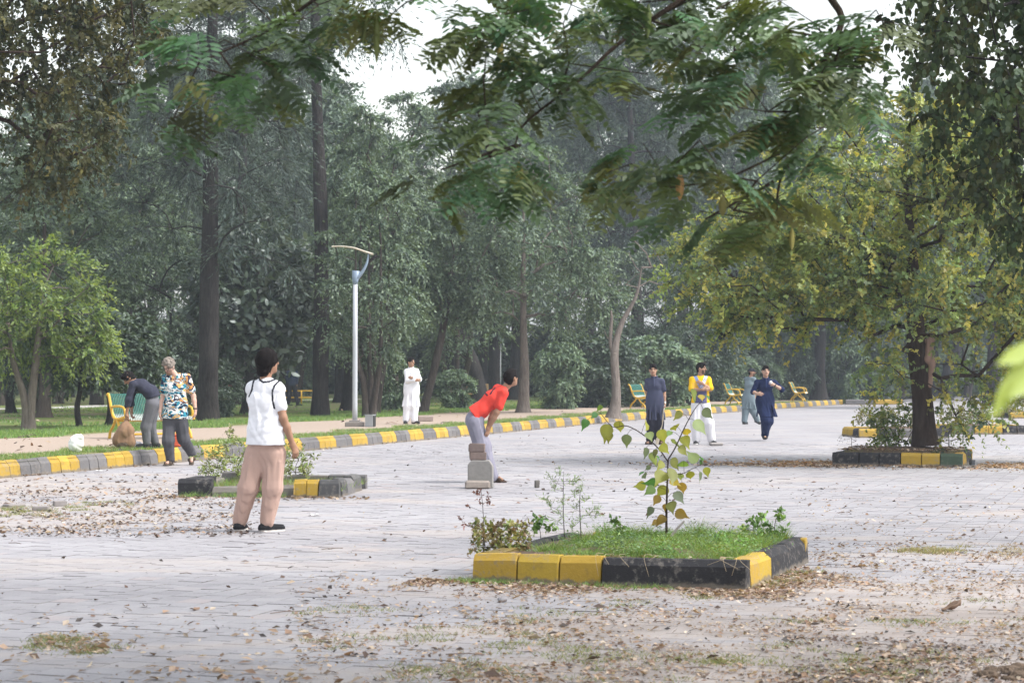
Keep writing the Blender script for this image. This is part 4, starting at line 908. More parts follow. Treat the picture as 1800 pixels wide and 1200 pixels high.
plant('drooping_sprig', 'dark leafy sprig drooping over the yellow stones of the tree bed', b, 343, dict(sp_w3, cols=DG, L=0.06), [([b, b + np.array([0, -0.06, 0.06])], [0.005, 0.003])], tipsp([(1645, 800), (1652, 806), (1662, 808), (1670, 815), (1640, 805), (1657, 798)], 33.05, r, .05), 0.10, 0.002)
for k, (bd, lab) in enumerate(((bed4, 'mixed weeds growing in the far bed left of the tree trunk'), (bed5, 'dry grass clump and weeds in the far bed right of the trunk'), (bed6, 'weeds in the farthest bed at the right edge'))):
    c = bed_pt(bd, 1.05, 1.0, 0.18); tp = c + r.uniform(-1, 1, (34, 3)) * np.array([0.85, 0.8, 0]) + np.array([0, 0, 1]) * (0.12 + 0.3 * r.random((34, 1)))
    plant('weed_bush', lab, c, 350 + k, dict(sp_w2, L=0.07, leaves=8, cols=[(0.14, 0.15, 0.05), (0.22, 0.19, 0.08), (0.12, 0.16, 0.04)]), [([c, c + np.array([0, 0, 0.15])], [0.008, 0.004])], tp, 0.18, 0.002)
# ---- blurred young shoot close to the camera at the right
b = np.array([0.74, 2.25, 0.0])
sh = empty('young_shoot', b, 'bright yellow green leaves of a near shoot at the right edge', 'plant'); mb = MB()
mb.tube(spline([(0, 0, 0), (0.01, 0, 0.6), (-0.02, 0.01, 1.1), (-0.04, 0, 1.52)], 20), np.linspace(0.008, 0.003, 20), 6, (0.12, 0.16, 0.04))
for (x0, y0, x1, y1, w) in ((1830, 590, 1742, 738, 40), (1850, 640, 1770, 700, 34), (1840, 600, 1752, 640, 36)):
    p0, p1 = P(x0, y0, 2.25) - b, P(x1, y1, 2.2) - b; d = p1 - p0; L = np.linalg.norm(d); wv = w * 2.2 / F_PX
    V, F, C = leaf_geo(p0[None], d[None], np.array([[0.2, -1, 0.3]]), L, wv, np.array([[0.30, 0.38, 0.03]]), 'oval'); link('leaf', mesh_np('leaf', V, F, M_LEAF, C), sh)
    mb.tube([(-0.03, 0, 1.45), p0], 0.002, 4, (0.2, 0.26, 0.04))
mb.build('stem', M_WOOD, sh, True)

# ---- grass
def blades(Pn, h, w, cols, rr, lean=0.5):
    n = len(Pn); a = rr.random(n) * 2 * math.pi; d = np.stack([np.cos(a) * lean, np.sin(a) * lean, np.ones(n)], 1) + rr.normal(0, 0.25, (n, 3)) * np.array([1, 1, 0.2])
    N = nrm(rr.normal(size=(n, 3)) + np.array([0, -0.6, 0.2])); return leaf_geo(Pn, d, N, h * (0.5 + rr.random(n)), w, palette(rr, n, cols, 0.2), 'blade')
GRASS = [(0.075, 0.18, 0.03), (0.12, 0.26, 0.04), (0.19, 0.33, 0.055), (0.24, 0.29, 0.07)]
def stuff(name, parts, mat):
    V, F, C, n = [], {}, [], 0
    for v, f, c in parts: V.append(v); F.setdefault(f.shape[1], []).append(f + n); C.append(c); n += len(v)
    return set_props(link(name, mesh_np(name, np.concatenate(V), [np.concatenate(x) for x in F.values()], mat, np.concatenate(C))), kind='stuff')
c0, s0_ = math.cos(ang1), math.sin(ang1); n = 34000
u = r.uniform(0.14, L1 - 0.14, n); v = r.uniform(0.13, L1b - 0.13, n); clump = np.sin(u * 9 + 1.0) * np.sin(v * 8 + 0.4) + 0.6 * np.sin(u * 23) * np.sin(v * 19); keep = (u > 0.42 + 0.1 * np.sin(v * 9)) & ((clump > -1.15) | (r.random(n) < 0.15)); keep &= ~((v < 0.26) & (r.random(n) < 0.75)); u, v, clump = u[keep], v[keep], clump[keep]
gp = np.stack([bed1.location[0] + u * c0 - v * s0_, bed1.location[1] + u * s0_ + v * c0, np.full(len(u), 0.165)], 1)
k_ = 90; wc = gp[r.integers(0, len(gp), k_)]; wp = np.repeat(wc, 46, 0) + r.normal(0, 1, (k_ * 46, 3)) * np.array([0.055, 0.055, 0]); wp[:, 2] += np.repeat(0.03 + 0.09 * r.random(k_), 46) * (0.4 + 0.9 * r.random(k_ * 46)); wa = r.random(len(wp)) * 6.28
wl_ = leaf_geo(wp, np.stack([np.cos(wa), np.sin(wa), r.normal(0.1, 0.4, len(wp))], 1), nrm(np.stack([r.normal(0, 0.5, len(wp)), r.normal(-0.2, 0.5, len(wp)), np.ones(len(wp))], 1)), 0.018 + 0.02 * r.random(len(wp)), 0.014, np.repeat(palette(r, k_, GRASS + [(0.10, 0.19, 0.07), (0.15, 0.24, 0.10)], 0.2), 46, 0))
stuff('bed_grass', [wl_, blades(gp, (0.05 + 0.06 * np.clip(clump, 0, 1.2)) * (0.75 + 0.35 * v), 0.0065, GRASS + [(0.20, 0.32, 0.05), (0.24, 0.30, 0.06)], r, 0.9)], M_GRASS)
o2 = [bed_pt(bed2, *p_) for p_ in r.uniform((0.2, 0.1), (2.0, 1.8), (3500, 2))]; gp = np.array(o2); gp[:, 2] = 0.07
stuff('bed_grass', [blades(gp, 0.09, 0.007, GRASS + [(0.25, 0.2, 0.09)], r, 0.7)], M_GRASS)
gp = np.array([bed_pt(bed3, *p_) for p_ in r.uniform((0.15, 0.1), (2.0, 1.9), (1500, 2))]); gp[:, 2] = 0.19
stuff('bed_grass', [blades(gp, 0.07, 0.006, [(0.25, 0.2, 0.09), (0.14, 0.16, 0.05), (0.2, 0.15, 0.07)], r, 0.8)], M_GRASS)
# verge and lawn edge along the kerb
def along(n, d0, d1, y0=27.0, y1=92.0):
    Yv = y0 * (y1 / y0) ** r.random(n); X = np.interp(Yv, KL[:, 1], KL[:, 0]); o = r.uniform(d0, d1, n); o = o + 0.35 * np.sin(Yv * 1.7) * (o > 1)
    return np.stack([X - 0.95 * o, Yv + 0.31 * o, np.full(n, LAWN - 0.005)], 1)
def thin(p, sc, th): 
    f = np.sin(p[:, 0] * sc + 1.3 * np.sin(p[:, 1] * sc * 0.7)) + np.sin(p[:, 1] * sc * 0.8 + 2 * np.sin(p[:, 0] * sc * 0.5)); return p[f > th]
stuff('verge_grass', [blades(thin(along(52000, 0.18, 1.55), 2.2, -0.9), 0.065, 0.011, GRASS + [(0.3, 0.25, 0.11)], r, 0.6), blades(along(42000, 5.9, 8.4, 34, 95), 0.085, 0.014, GRASS, r, 0.6), blades(thin(along(30000, 8.4, 24, 36, 110), 1.1, 0.0), 0.09, 0.02, GRASS[:3], r, 0.5)], M_GRASS)
# tufts between the pavers
tuft = []
def tufts(n, f, hh=0.03, m=34, cols=GRASS):
    for _ in range(n):
        c = f(); k = int(m * (0.4 + r.random())); p = np.stack([c[0] + r.normal(0, 0.05, k), c[1] + r.normal(0, 0.045, k), np.full(k, -0.004)], 1); tuft.append(blades(p, hh, 0.005, cols, r, 1.1))
OLV = [(0.12, 0.17, 0.04), (0.19, 0.22, 0.06), (0.26, 0.24, 0.08)]
cen = [G(r.uniform(560, 1800), 1040 + 160 * r.random() ** 0.8) for _ in range(34)]
tufts(230, lambda: cen[int(r.integers(34))] + r.normal(0, 1, 3) * np.array([0.16, 0.13, 0]), 0.030, 36, OLV)
tufts(26, lambda: G(110 + r.normal(0, 45), 1130 + r.normal(0, 10)), 0.03, 60, OLV)
tufts(22, lambda: G(1640 + r.normal(0, 30), 970 + r.normal(0, 4)), 0.045, 60, [(0.22, 0.22, 0.06), (0.32, 0.27, 0.12)])
tufts(10, lambda: G(1770 + r.normal(0, 20), 970 + r.normal(0, 4)), 0.04, 50, [(0.32, 0.25, 0.12)])
tufts(30, lambda: G(60 + r.normal(0, 50), 897 + r.normal(0, 6)), 0.05, 50, OLV); tufts(14, lambda: G(200 + r.normal(0, 30), 885 + r.normal(0, 4)), 0.04, 40, OLV)
tufts(40, lambda: bed_pt(bed1, r.uniform(-0.1, 1.5), r.normal(-0.07, 0.04)), 0.05, 40); tufts(16, lambda: bed_pt(bed1, L1 + abs(r.normal(0.06, 0.1)), r.uniform(0, 1.5)), 0.04, 40, OLV)
tufts(22, lambda: bed_pt(bed2, r.uniform(0.1, 1.3), r.normal(-0.1, 0.05)), 0.09, 50)
stuff('paving_weeds', tuft, M_GRASS)
# ---- fallen leaves
def lit(n, f, L, cols, lift=0.004):
    p = np.array([f() for _ in range(n * 2)]); cl_ = np.sin(p[:, 0] * 4.1 + 1.7 * np.sin(p[:, 1] * 3.3)) + np.sin(p[:, 1] * 2.7 + 1.5 * np.sin(p[:, 0] * 5.1)) + 1.5 * r.normal(size=len(p)); p = p[np.argsort(-cl_)[:n]]; a = r.random(n) * 2 * math.pi; D = np.stack([np.cos(a), np.sin(a), r.normal(0, 0.25, n)], 1); N = nrm(np.stack([r.normal(0, 0.45, n), r.normal(0, 0.45, n), np.ones(n)], 1)); Lv = L * (0.35 + 1.5 * r.random(n) ** 1.8); p[:, 2] += lift + 0.10 * Lv
    return leaf_geo(p - D * Lv[:, None] * 0.5, D, N, Lv, Lv * (0.35 + 0.35 * r.random(n)), palette(r, n, cols, 0.25), 'kite')
TAN = [(0.34, 0.24, 0.17), (0.44, 0.34, 0.26), (0.24, 0.15, 0.10), (0.50, 0.42, 0.35), (0.30, 0.19, 0.13)]
DKL = [(0.05, 0.035, 0.028), (0.10, 0.06, 0.045), (0.15, 0.08, 0.05), (0.04, 0.03, 0.028)]
def gz(cx, cy, sx, sy, z=0.0): return lambda: np.array([cx + r.normal(0, sx), cy + r.normal(0, sy), z])
def gp_(x0, x1, y0, y1, e=1.0): return lambda: G(r.uniform(x0, x1), y0 + (y1 - y0) * r.random() ** e)
parts = []
for f, n, L, cl in ((gp_(520, 1830, 1010, 1210), 5600, 0.026, TAN), (gp_(500, 1830, 1030, 1210), 1900, 0.025, DKL), (gp_(800, 1830, 1040, 1210), 4200, 0.026, TAN + DKL[1:3]), (gp_(1380, 1830, 1120, 1210), 1500, 0.026, DKL), (gp_(500, 1830, 1020, 1210), 260, 0.055, TAN + DKL), (gp_(-50, 600, 1060, 1210, 0.6), 420, 0.045, TAN), (gp_(-50, 600, 980, 1210), 160, 0.04, DKL),
                    (gp_(-40, 460, 862, 945), 2300, 0.038, DKL), (gp_(-40, 420, 858, 940), 1800, 0.038, TAN), (gp_(-30, 330, 835, 870), 380, 0.05, TAN + DKL), (gp_(430, 900, 880, 1010), 130, 0.04, TAN + DKL), (gp_(900, 1500, 840, 930), 260, 0.045, DKL), (gp_(1400, 1830, 850, 1000), 1100, 0.034, TAN + DKL[:2]), (gp_(1380, 1830, 955, 1040), 2200, 0.030, TAN + DKL[1:3]),
                    (lambda: bed_pt(bed1, r.uniform(-0.4, L1 + 0.4), -abs(r.normal(0.05, 0.32)), 0), 3200, 0.034, TAN + DKL[1:3]), (lambda: bed_pt(bed1, L1 + abs(r.normal(0, 0.35)), r.uniform(-0.3, 2.1), 0), 1200, 0.036, TAN + DKL[1:3]), (lambda: bed_pt(bed1, r.uniform(0.1, 1.8), r.uniform(0.1, 0.35), 0.175), 160, 0.045, TAN),
                    (lambda: bed_pt(bed3, r.normal(1.0, 2.0), -abs(r.normal(0.1, 0.55)), 0), 3000, 0.05, TAN + DKL), (lambda: bed_pt(bed3, -abs(r.normal(0.2, 0.9)), r.normal(0.3, 0.6), 0), 2200, 0.055, TAN + [(0.42, 0.20, 0.06), (0.35, 0.17, 0.05)]), (lambda: bed_pt(bed3, L3 + 0.2 + abs(r.normal(0, 1.1)), r.normal(0.3, 0.6), 0), 2200, 0.055, TAN + [(0.42, 0.20, 0.06)]),
                    (lambda: bed_pt(bed3, r.uniform(0.1, 2.0), r.uniform(0.1, 1.9), 0.24), 1500, 0.055, TAN + DKL), (lambda: bed_pt(bed2, r.uniform(-0.3, 2.4), -abs(r.normal(0.1, 0.3)), 0), 500, 0.05, TAN + DKL), (gp_(0, 1400, 760, 860), 350, 0.05, DKL), (gp_(60, 190, 1112, 1148), 420, 0.03, TAN)):
    parts.append(lit(n, f, L, cl))
lp = along(2600, 0.3, 26, 28, 100); lp[:, 2] = LAWN
i_ = iter(lp); parts.append(lit(1300, lambda: next(i_), 0.08, TAN[:3] + DKL, 0.02))
# along the foot of the kerb
parts.append(lit(700, lambda: (lambda s_: np.array([*(kerb_at(s_) + np.array([0.95, -0.31]) * abs(r.normal(0.06, 0.10))), 0.0]))(np.interp(26 + 60 * r.random() ** 1.6, KL[:, 1], KS)), 0.05, TAN + DKL))
stuff('fallen_leaves', parts, M_DRY)
tw = MB()
for _ in range(70):
    c = [gp_(0, 450, 860, 960)(), gp_(600, 1800, 1010, 1200)(), gp_(300, 900, 930, 1100)()][int(r.integers(3))]; a = r.random() * 6.28; L = 0.05 + 0.16 * r.random(); d = np.array([math.cos(a), math.sin(a), 0]); tw.tube([c + np.array([0, 0, 0.006]), c + d * L * 0.5 + np.array([0.01, 0, 0.012]), c + d * L + np.array([0, 0, 0.006])], 0.0028, 4, (0.14, 0.10, 0.08))
set_props(tw.build('fallen_twigs', M_WOOD), kind='stuff')

for (x0, xs, lab) in ((1090, 45, 'dry straw hanging over the left part of the black stone of the front bed'), (1290, 20, 'dry straw hanging over the right end of the black stone of the front bed')):
    root = empty('dry_straw', P(x0, 990, 14.5) * np.array([1, 1, 0]) + np.array([0, 0, 0.2]), lab, 'straw'); b = np.array(root.location)
    for k in range(5):
        u_ = (x0 + r.normal(0, xs) - 829) / (1312 - 829) * L1; p0 = bed_pt(bed1, u_, 0.12, 0.215); p1 = bed_pt(bed1, u_ + r.normal(0, 0.05), 0.0, 0.215); p2 = bed_pt(bed1, u_ + r.normal(0, 0.05), -0.015, 0.19 - 0.13 * r.random())
        m = MB(); m.tube(spline([p0 - b, p1 - b, p2 - b], 8), 0.0014, 4, (0.45, 0.36, 0.24)); m.build('straw', M_WOOD, root, True)
# ================================================================= PEOPLE
class S:
    """a body or garment as a blended solid, meshed into one continuous surface"""
    def __init__(s): s.ops = []; s.lo = np.full(3, 1e9); s.hi = np.full(3, -1e9)
    def _bb(s, lo, hi): s.lo = np.minimum(s.lo, lo); s.hi = np.maximum(s.hi, hi)
    def cone(s, a, b, ra, rb=None, k=0.03, st=None):
        a, b = np.asarray(a, float), np.asarray(b, float); rb = ra if rb is None else rb; m = max(ra, rb) * (max(1, st[1]) if st else 1)
        lo, hi = np.minimum(a, b) - m, np.maximum(a, b) + m; s._bb(lo, hi); s.ops.append(('cone', lo, hi, a, b, ra, rb, k, st)); return s
    def ell(s, c, ax, r, k=0.02, sub=False):
        c = np.asarray(c, float); m = max(r)
        if not sub: s._bb(c - m, c + m)
        s.ops.append(('sub' if sub else 'ell', c - m, c + m, c, np.asarray(ax, float), np.asarray(r, float), k)); return s
    def cut(s, p, n): s.ops.append(('cut', None, None, np.asarray(p, float), nrm(n))); return s
    def mesh(s, h, wr=0.0, wseed=0, wscale=(14, 14, 5)):
        pad = 3 * h + 0.01; lo = s.lo - pad; n = np.ceil((s.hi - s.lo + 2 * pad) / h).astype(int) + 1
        D = np.full(n, 1.0, np.float32); ax = [lo[i] + h * np.arange(n[i]) for i in range(3)]
        for op in s.ops:
            if op[0] == 'cut':
                d = ((ax[0][:, None, None] - op[3][0]) * op[4][0] + (ax[1][None, :, None] - op[3][1]) * op[4][1] + (ax[2][None, None] - op[3][2]) * op[4][2]); D = np.maximum(D, d); continue
            mg = 0.07; i0 = np.clip(((op[1] - mg - lo) / h).astype(int), 0, n); i1 = np.clip(((op[2] + mg - lo) / h).astype(int) + 2, 0, n)
            sl = tuple(slice(a, b) for a, b in zip(i0, i1)); g = np.stack(np.meshgrid(*[ax[i][sl[i]] for i in range(3)], indexing='ij'), -1)
            if g.size == 0: continue
            if op[0] == 'cone':
                _, _, _, a, b, ra, rb, k, st = op; v = g - a; ba = b - a
                if st is not None:
                    u = nrm(st[0]); f = 1 - 1 / st[1]; v = v - (v @ u)[..., None] * u * f; ba = ba - (ba @ u) * u * f
                L2 = ba @ ba; t = np.clip(v @ ba / L2, 0, 1) if L2 > 1e-12 else np.zeros(v.shape[:-1])
                d = np.linalg.norm(v - t[..., None] * ba, axis=-1) - (ra + (rb - ra) * t)
            else:
                c, A, rr, k = op[3:7]; q = (g - c) @ A.T; k0 = np.linalg.norm(q / rr, axis=-1); k1 = np.linalg.norm(q / (rr * rr), axis=-1) + 1e-9; d = k0 * (k0 - 1) / k1
            cur = D[sl]
            if op[0] == 'sub': D[sl] = np.maximum(cur, -d)
            else:
                hh = np.maximum(k - np.abs(cur - d), 0) / k; D[sl] = np.minimum(cur, d) - hh * hh * k * 0.25
        if wr:
            r = np.random.default_rng(wseed); near = np.abs(D) < 0.06; I = np.nonzero(near); p = np.stack([ax[i][I[i]] for i in range(3)], 1); w = 0
            for q in range(9):
                kv_ = r.normal(size=3) * np.array(wscale) * (0.5 + 0.9 * r.random()); mk_ = np.clip(0.5 + np.sin(p @ (r.normal(size=3) * 9) + r.random() * 6.3), 0, 1.2)
                w = w + mk_ * (1.3 - 2.2 * np.abs(np.sin(0.5 * (p @ kv_) + r.random() * 6.3 + 1.2 * np.sin(p @ (r.normal(size=3) * np.array([7, 7, 4]))))))
            D[near] += (wr * w / 2.6).astype(np.float32)
        return nets(D, lo, h)
def nets(D, lo, h):
    """surface nets"""
    neg = D < 0; c = np.zeros(np.array(D.shape) - 1, np.int8)
    for dx in (0, 1):
        for dy in (0, 1):
            for dz in (0, 1): c += neg[dx:dx + c.shape[0], dy:dy + c.shape[1], dz:dz + c.shape[2]]
    act = (c > 0) & (c < 8); I = np.stack(np.nonzero(act), 1); idx = np.full(act.shape, -1, np.int32); idx[act] = np.arange(len(I))
    acc = np.zeros((len(I), 3)); cnt = np.zeros(len(I)); cor = [np.array((a, b, c_)) for a in (0, 1) for b in (0, 1) for c_ in (0, 1)]
    for a in cor:
        for axs in range(3):
            if a[axs]: continue
            b = a.copy(); b[axs] = 1; da = D[tuple((I + a).T)]; db = D[tuple((I + b).T)]; m = (da < 0) != (db < 0)
            t = np.where(m, da / np.where(m, da - db, 1), 0)[:, None]; acc += np.where(m[:, None], a + t * (b - a), 0); cnt += m
    V = lo + h * (I + acc / np.maximum(cnt, 1)[:, None]); Q = []
    for axs in range(3):
        o = [1, 2, 0][axs], [2, 0, 1][axs]; sA = [slice(1, -1)] * 3; sA[axs] = slice(0, -1); sB = [slice(1, -1)] * 3; sB[axs] = slice(1, None)
        na, nb = neg[tuple(sA)], neg[tuple(sB)]; E = np.stack(np.nonzero(na != nb), 1); fl = na[tuple(E.T)]
        base = E + 1; base[:, axs] -= 1; q = []
        for (u, v) in ((-1, -1), (0, -1), (0, 0), (-1, 0)):
            t = base.copy(); t[:, o[0]] += u; t[:, o[1]] += v; q.append(idx[tuple(t.T)])
        q = np.stack(q, 1); q[~fl] = q[~fl][:, ::-1]; Q.append(q)
    Q = np.concatenate(Q); Q = Q[(Q >= 0).all(1)]
    return V, Q
def frame(yaw, pitch=0.0, roll=0.0):
    a, p = R(yaw), R(pitch); f = np.array([math.sin(a) * math.cos(p), math.cos(a) * math.cos(p), math.sin(p)]); r_ = np.array([math.cos(a), -math.sin(a), 0]); u = np.cross(r_, f)
    if roll: c, s_ = math.cos(R(roll)), math.sin(R(roll)); r_, u = r_ * c + u * s_, u * c - r_ * s_
    return np.stack([r_, f, u])            # rows: right, forward, up
def hand(s, w, d, pn, side, curl=0.5, sc=1.0):
    """palm, four curled fingers of unequal length and a thumb; pn = palm normal, side = thumb side"""
    d = nrm(d); pn = nrm(pn - d * (np.asarray(pn) @ d)); sd = nrm(np.cross(d, pn)) * side
    s.cone(w, w + d * 0.075 * sc, 0.020 * sc, 0.019 * sc, 0.02, (sd, 1.75))
    for i, L in enumerate((0.072, 0.080, 0.074, 0.058)):
        b = w + d * (0.078 - 0.006 * abs(i - 1)) * sc + sd * (0.030 - 0.0205 * i) * sc; c1, c2 = curl * 0.7, curl * 1.6
        m = b + (d * math.cos(c1) + pn * math.sin(c1)) * L * 0.52 * sc; e = m + (d * math.cos(c2) + pn * math.sin(c2)) * L * 0.48 * sc
        s.cone(b, m, 0.0098 * sc, 0.0090 * sc, 0.006); s.cone(m, e, 0.0090 * sc, 0.0076 * sc, 0.005)
    b = w + d * 0.025 * sc + sd * 0.026 * sc; m = b + (d * 0.6 + sd * 0.65 + pn * 0.35) * 0.036 * sc; e = m + (d * 0.85 + sd * 0.1 + pn * 0.5) * 0.030 * sc
    s.cone(b, m, 0.0125 * sc, 0.0105 * sc, 0.012); s.cone(m, e, 0.0105 * sc, 0.0085 * sc, 0.006)
def A3(*v): return np.array(v, float)
def person(label, loc, yaw, J, headang, h, skin, hair, clothes, shoes, hair_style='short', beard=None, glasses=False, cap=None, curls=(0.55, 0.55), palms=None, hk=1.0):
    """J: joints in metres, x to the right, y away from the camera, z up; limb a is the one at image left"""
    root = empty('person', loc, label, 'person'); J = {k: np.asarray(v, float) for k, v in J.items()}
    r_, f_, u_ = frame(yaw); sp = nrm(J['neck'] - J['pel']); tr_ = nrm(J['shb'] - J['sha']); tf = nrm(np.cross(sp, tr_)); tf = tf if tf @ f_ > 0 else -tf
    J['tf'], J['tr'] = tf, tr_; hf = frame(*headang); hc = J['head']; hr, hfw, hu = hf
    che = J.get('chest', J['pel'] + (J['neck'] - J['pel']) * 0.66); J['chest'] = che; wai = J.get('waist', J['pel'] + (J['neck'] - J['pel']) * 0.26); J['waist'] = wai
    B = S()
    B.cone(J['pel'], wai, 0.088, 0.082, 0.05, (tr_, 1.36)); B.cone(wai, che, 0.082, 0.090, 0.05, (tr_, 1.40)); B.cone(che, J['neck'] - sp * 0.05, 0.090, 0.050, 0.05, (tr_, 1.40))
    B.cone(J['sha'], J['shb'], 0.043, 0.043, 0.06); B.cone(J['neck'] - sp * 0.03, hc - hu * 0.05 - hfw * 0.012, 0.054, 0.050, 0.02)
    for i, c in enumerate('ab'):
        sh, el, w = J['sh' + c], J['el' + c], J['wr' + c]
        B.cone(sh, el, 0.049, 0.038, 0.03); B.cone(el, el + (w - el) * 0.35, 0.039, 0.037, 0.02); B.cone(el + (w - el) * 0.35, w, 0.037, 0.025, 0.02)
        hd = J.get('hd' + c, w - el); hd = nrm(hd); pn = (palms or {}).get(c, (che * 0 + J['pel'] - w) * A3(1, 1, 0) + A3(0, 0, -0.02)); side = (palms or {}).get('s' + c, 1)
        hand(B, w, hd, np.asarray(pn, float), side, curls[i], hk)
        hp, kn, an = J['hip' + c], J['kn' + c], J['an' + c]
        B.cone(hp, kn, 0.082, 0.055, 0.04); B.cone(kn, kn + (an - kn) * 0.35, 0.055, 0.056, 0.02); B.cone(kn + (an - kn) * 0.35, an, 0.056, 0.036, 0.02)
        td = nrm(J['toe' + c]); B.cone(an - A3(0, 0, 0.03) - td * 0.03, an - A3(0, 0, 0.045) + td * 0.12, 0.034, 0.024, 0.02)
    # head
    B.ell(hc + hu * 0.018 - hfw * 0.010, hf, (0.074, 0.092, 0.100), 0.03); B.ell(hc + hfw * 0.026 - hu * 0.045, hf, (0.058, 0.062, 0.070), 0.03)
    B.ell(hc + hfw * 0.060 - hu * 0.092, hf, (0.030, 0.026, 0.020), 0.02); B.cone(hc + hfw * 0.086 + hu * 0.015, hc + hfw * 0.108 - hu * 0.025, 0.009, 0.014, 0.012)
    B.ell(hc + hfw * 0.078 + hu * 0.028, hf, (0.052, 0.014, 0.010), 0.012)
    for sg in (-1, 1): B.ell(hc + hr * sg * 0.075 - hfw * 0.008 - hu * 0.008, hf, (0.012, 0.020, 0.032), 0.006)
    V, Q = B.mesh(h); C = np.tile(np.array(skin), (len(V), 1)); q = (V - hc) @ hf.T; X, Y, Z = q.T; face = (Y > 0.035) & (np.abs(X) < 0.08) & (np.abs(Z) < 0.13)
    def paint(m, c, f=1.0): C[m] = C[m] * (1 - f) + np.array(c) * f
    er = max(0.011, h * 0.95)
    paint(face & (np.abs(Z + 0.060) < max(0.009, h * 0.7)) & (np.abs(X) < 0.026), np.array(skin) * A3(0.75, 0.5, 0.5), 0.8)
    paint(face & (np.abs(Z - 0.030) < max(0.007, h * 0.6)) & (np.abs(np.abs(X) - 0.034) < 0.021), hair, 0.9)
    paint(face & (np.hypot(np.abs(X) - 0.033, Z - 0.006) < er), (0.02, 0.014, 0.012), 0.9)
    if beard: paint(face & (Z < -0.030) & ((Z < -0.07) | (np.abs(X) > 0.03) | (np.abs(Z + 0.043) < 0.010)) & (Z > -0.125), beard, 0.8)
    else: paint(face & (np.abs(Z + 0.043) < max(0.006, h * 0.6)) & (np.abs(X) < 0.03), hair, 0.35)
    link('body', mesh_np('body', V, Q, M_SKIN, C, True), root)
    # hair
    H = S(); 
    if hair_style == 'curly':
        rr = np.random.default_rng(4); H.ell(hc + hu * 0.035 - hfw * 0.015, hf, (0.090, 0.100, 0.098), 0.02)
        for _ in range(70):
            d = nrm(rr.normal(size=3) + A3(0, -0.25, 0.55)); H.ell(hc + (d * A3(0.088, 0.10, 0.10)) @ hf + hu * 0.035 - hfw * 0.015, hf, (0.022, 0.022, 0.020), 0.008)
    elif hair_style == 'long':
        H.ell(hc + hu * 0.026 - hfw * 0.016, hf, (0.092, 0.108, 0.108), 0.03); H.cone(hc - hfw * 0.045, hc - hfw * 0.055 - hu * 0.085, 0.075, 0.062, 0.03, (hr, 1.05))
    else:
        H.ell(hc + hu * 0.030 - hfw * 0.014, hf, (0.080, 0.099, 0.098), 0.03); H.ell(hc + hu * 0.090 + hfw * 0.035, hf, (0.058, 0.055, 0.036), 0.03); H.cone(hc - hfw * 0.05, hc - hfw * 0.050 - hu * 0.045, 0.055, 0.045, 0.03, (hr, 1.2))
    H.ell(hc + hfw * 0.105 - hu * 0.045, hf, (0.068, 0.112, 0.108), 0.01, True)
    if not cap:
        V, Q = H.mesh(max(0.006, h * 0.8), 0.0065 if hair_style != 'curly' else 0.003, 5, (85, 85, 60))
        link('hair', mesh_np('hair', V, Q, M_HAIR, np.tile(np.array(hair), (len(V), 1)) * (1 + 0.25 * np.random.default_rng(2).normal(size=(len(V), 1)).clip(-1, 1)), True), root)
    else:
        H2 = S(); H2.cone(hc - hfw * 0.05, hc - hfw * 0.045 - hu * 0.05, 0.055, 0.045, 0.03, (hr, 1.2)); V, Q = H2.mesh(h); link('hair', mesh_np('hair', V, Q, M_HAIR, np.tile(np.array(hair), (len(V), 1)), True), root)
        K = S(); K.ell(hc + hu * 0.045 - hfw * 0.012, hf, (0.088, 0.108, 0.090), 0.02); K.cut(hc + hu * 0.032, -hu); K.ell(hc + hfw * 0.12 + hu * 0.036, hf, (0.062, 0.060, 0.010), 0.01)
        V, Q = K.mesh(h * 0.8); link('cap', mesh_np('cap', V, Q, M_CLOTH, np.tile(np.array(cap), (len(V), 1)), True), root)
    if beard and hair_style == 'curly':
        K = S(); K.ell(hc + hfw * 0.052 - hu * 0.092, hf, (0.046, 0.040, 0.036), 0.02); K.ell(hc + hfw * 0.088 - hu * 0.042, hf, (0.032, 0.014, 0.009), 0.01); V, Q = K.mesh(0.006, 0.003, 3, (70, 70, 70)); link('beard', mesh_np('beard', V, Q, M_HAIR, np.tile(np.array(beard), (len(V), 1)), True), root)
    if glasses:
        mb = MB()
        for sg in (-1, 1):
            a = np.linspace(0, 2 * math.pi, 15); c = hc + hfw * 0.100 + hr * sg * 0.034 + hu * 0.004
            mb.tube(c + 0.024 * np.cos(a)[:, None] * hr + 0.019 * np.sin(a)[:, None] * hu, 0.0028, 5, (0.01, 0.01, 0.01), False)
            mb.tube([c + hr * sg * 0.024, hc + hr * sg * 0.082 + hfw * 0.06, hc + hr * sg * 0.082 - hfw * 0.01], 0.0028, 5, (0.01, 0.01, 0.01))
        mb.tube([hc + hfw * 0.103 - hr * 0.01 + hu * 0.008, hc + hfw * 0.103 + hr * 0.01 + hu * 0.008], 0.0028, 5, (0.01, 0.01, 0.01)); mb.build('glasses', M_PLASTIC, root)
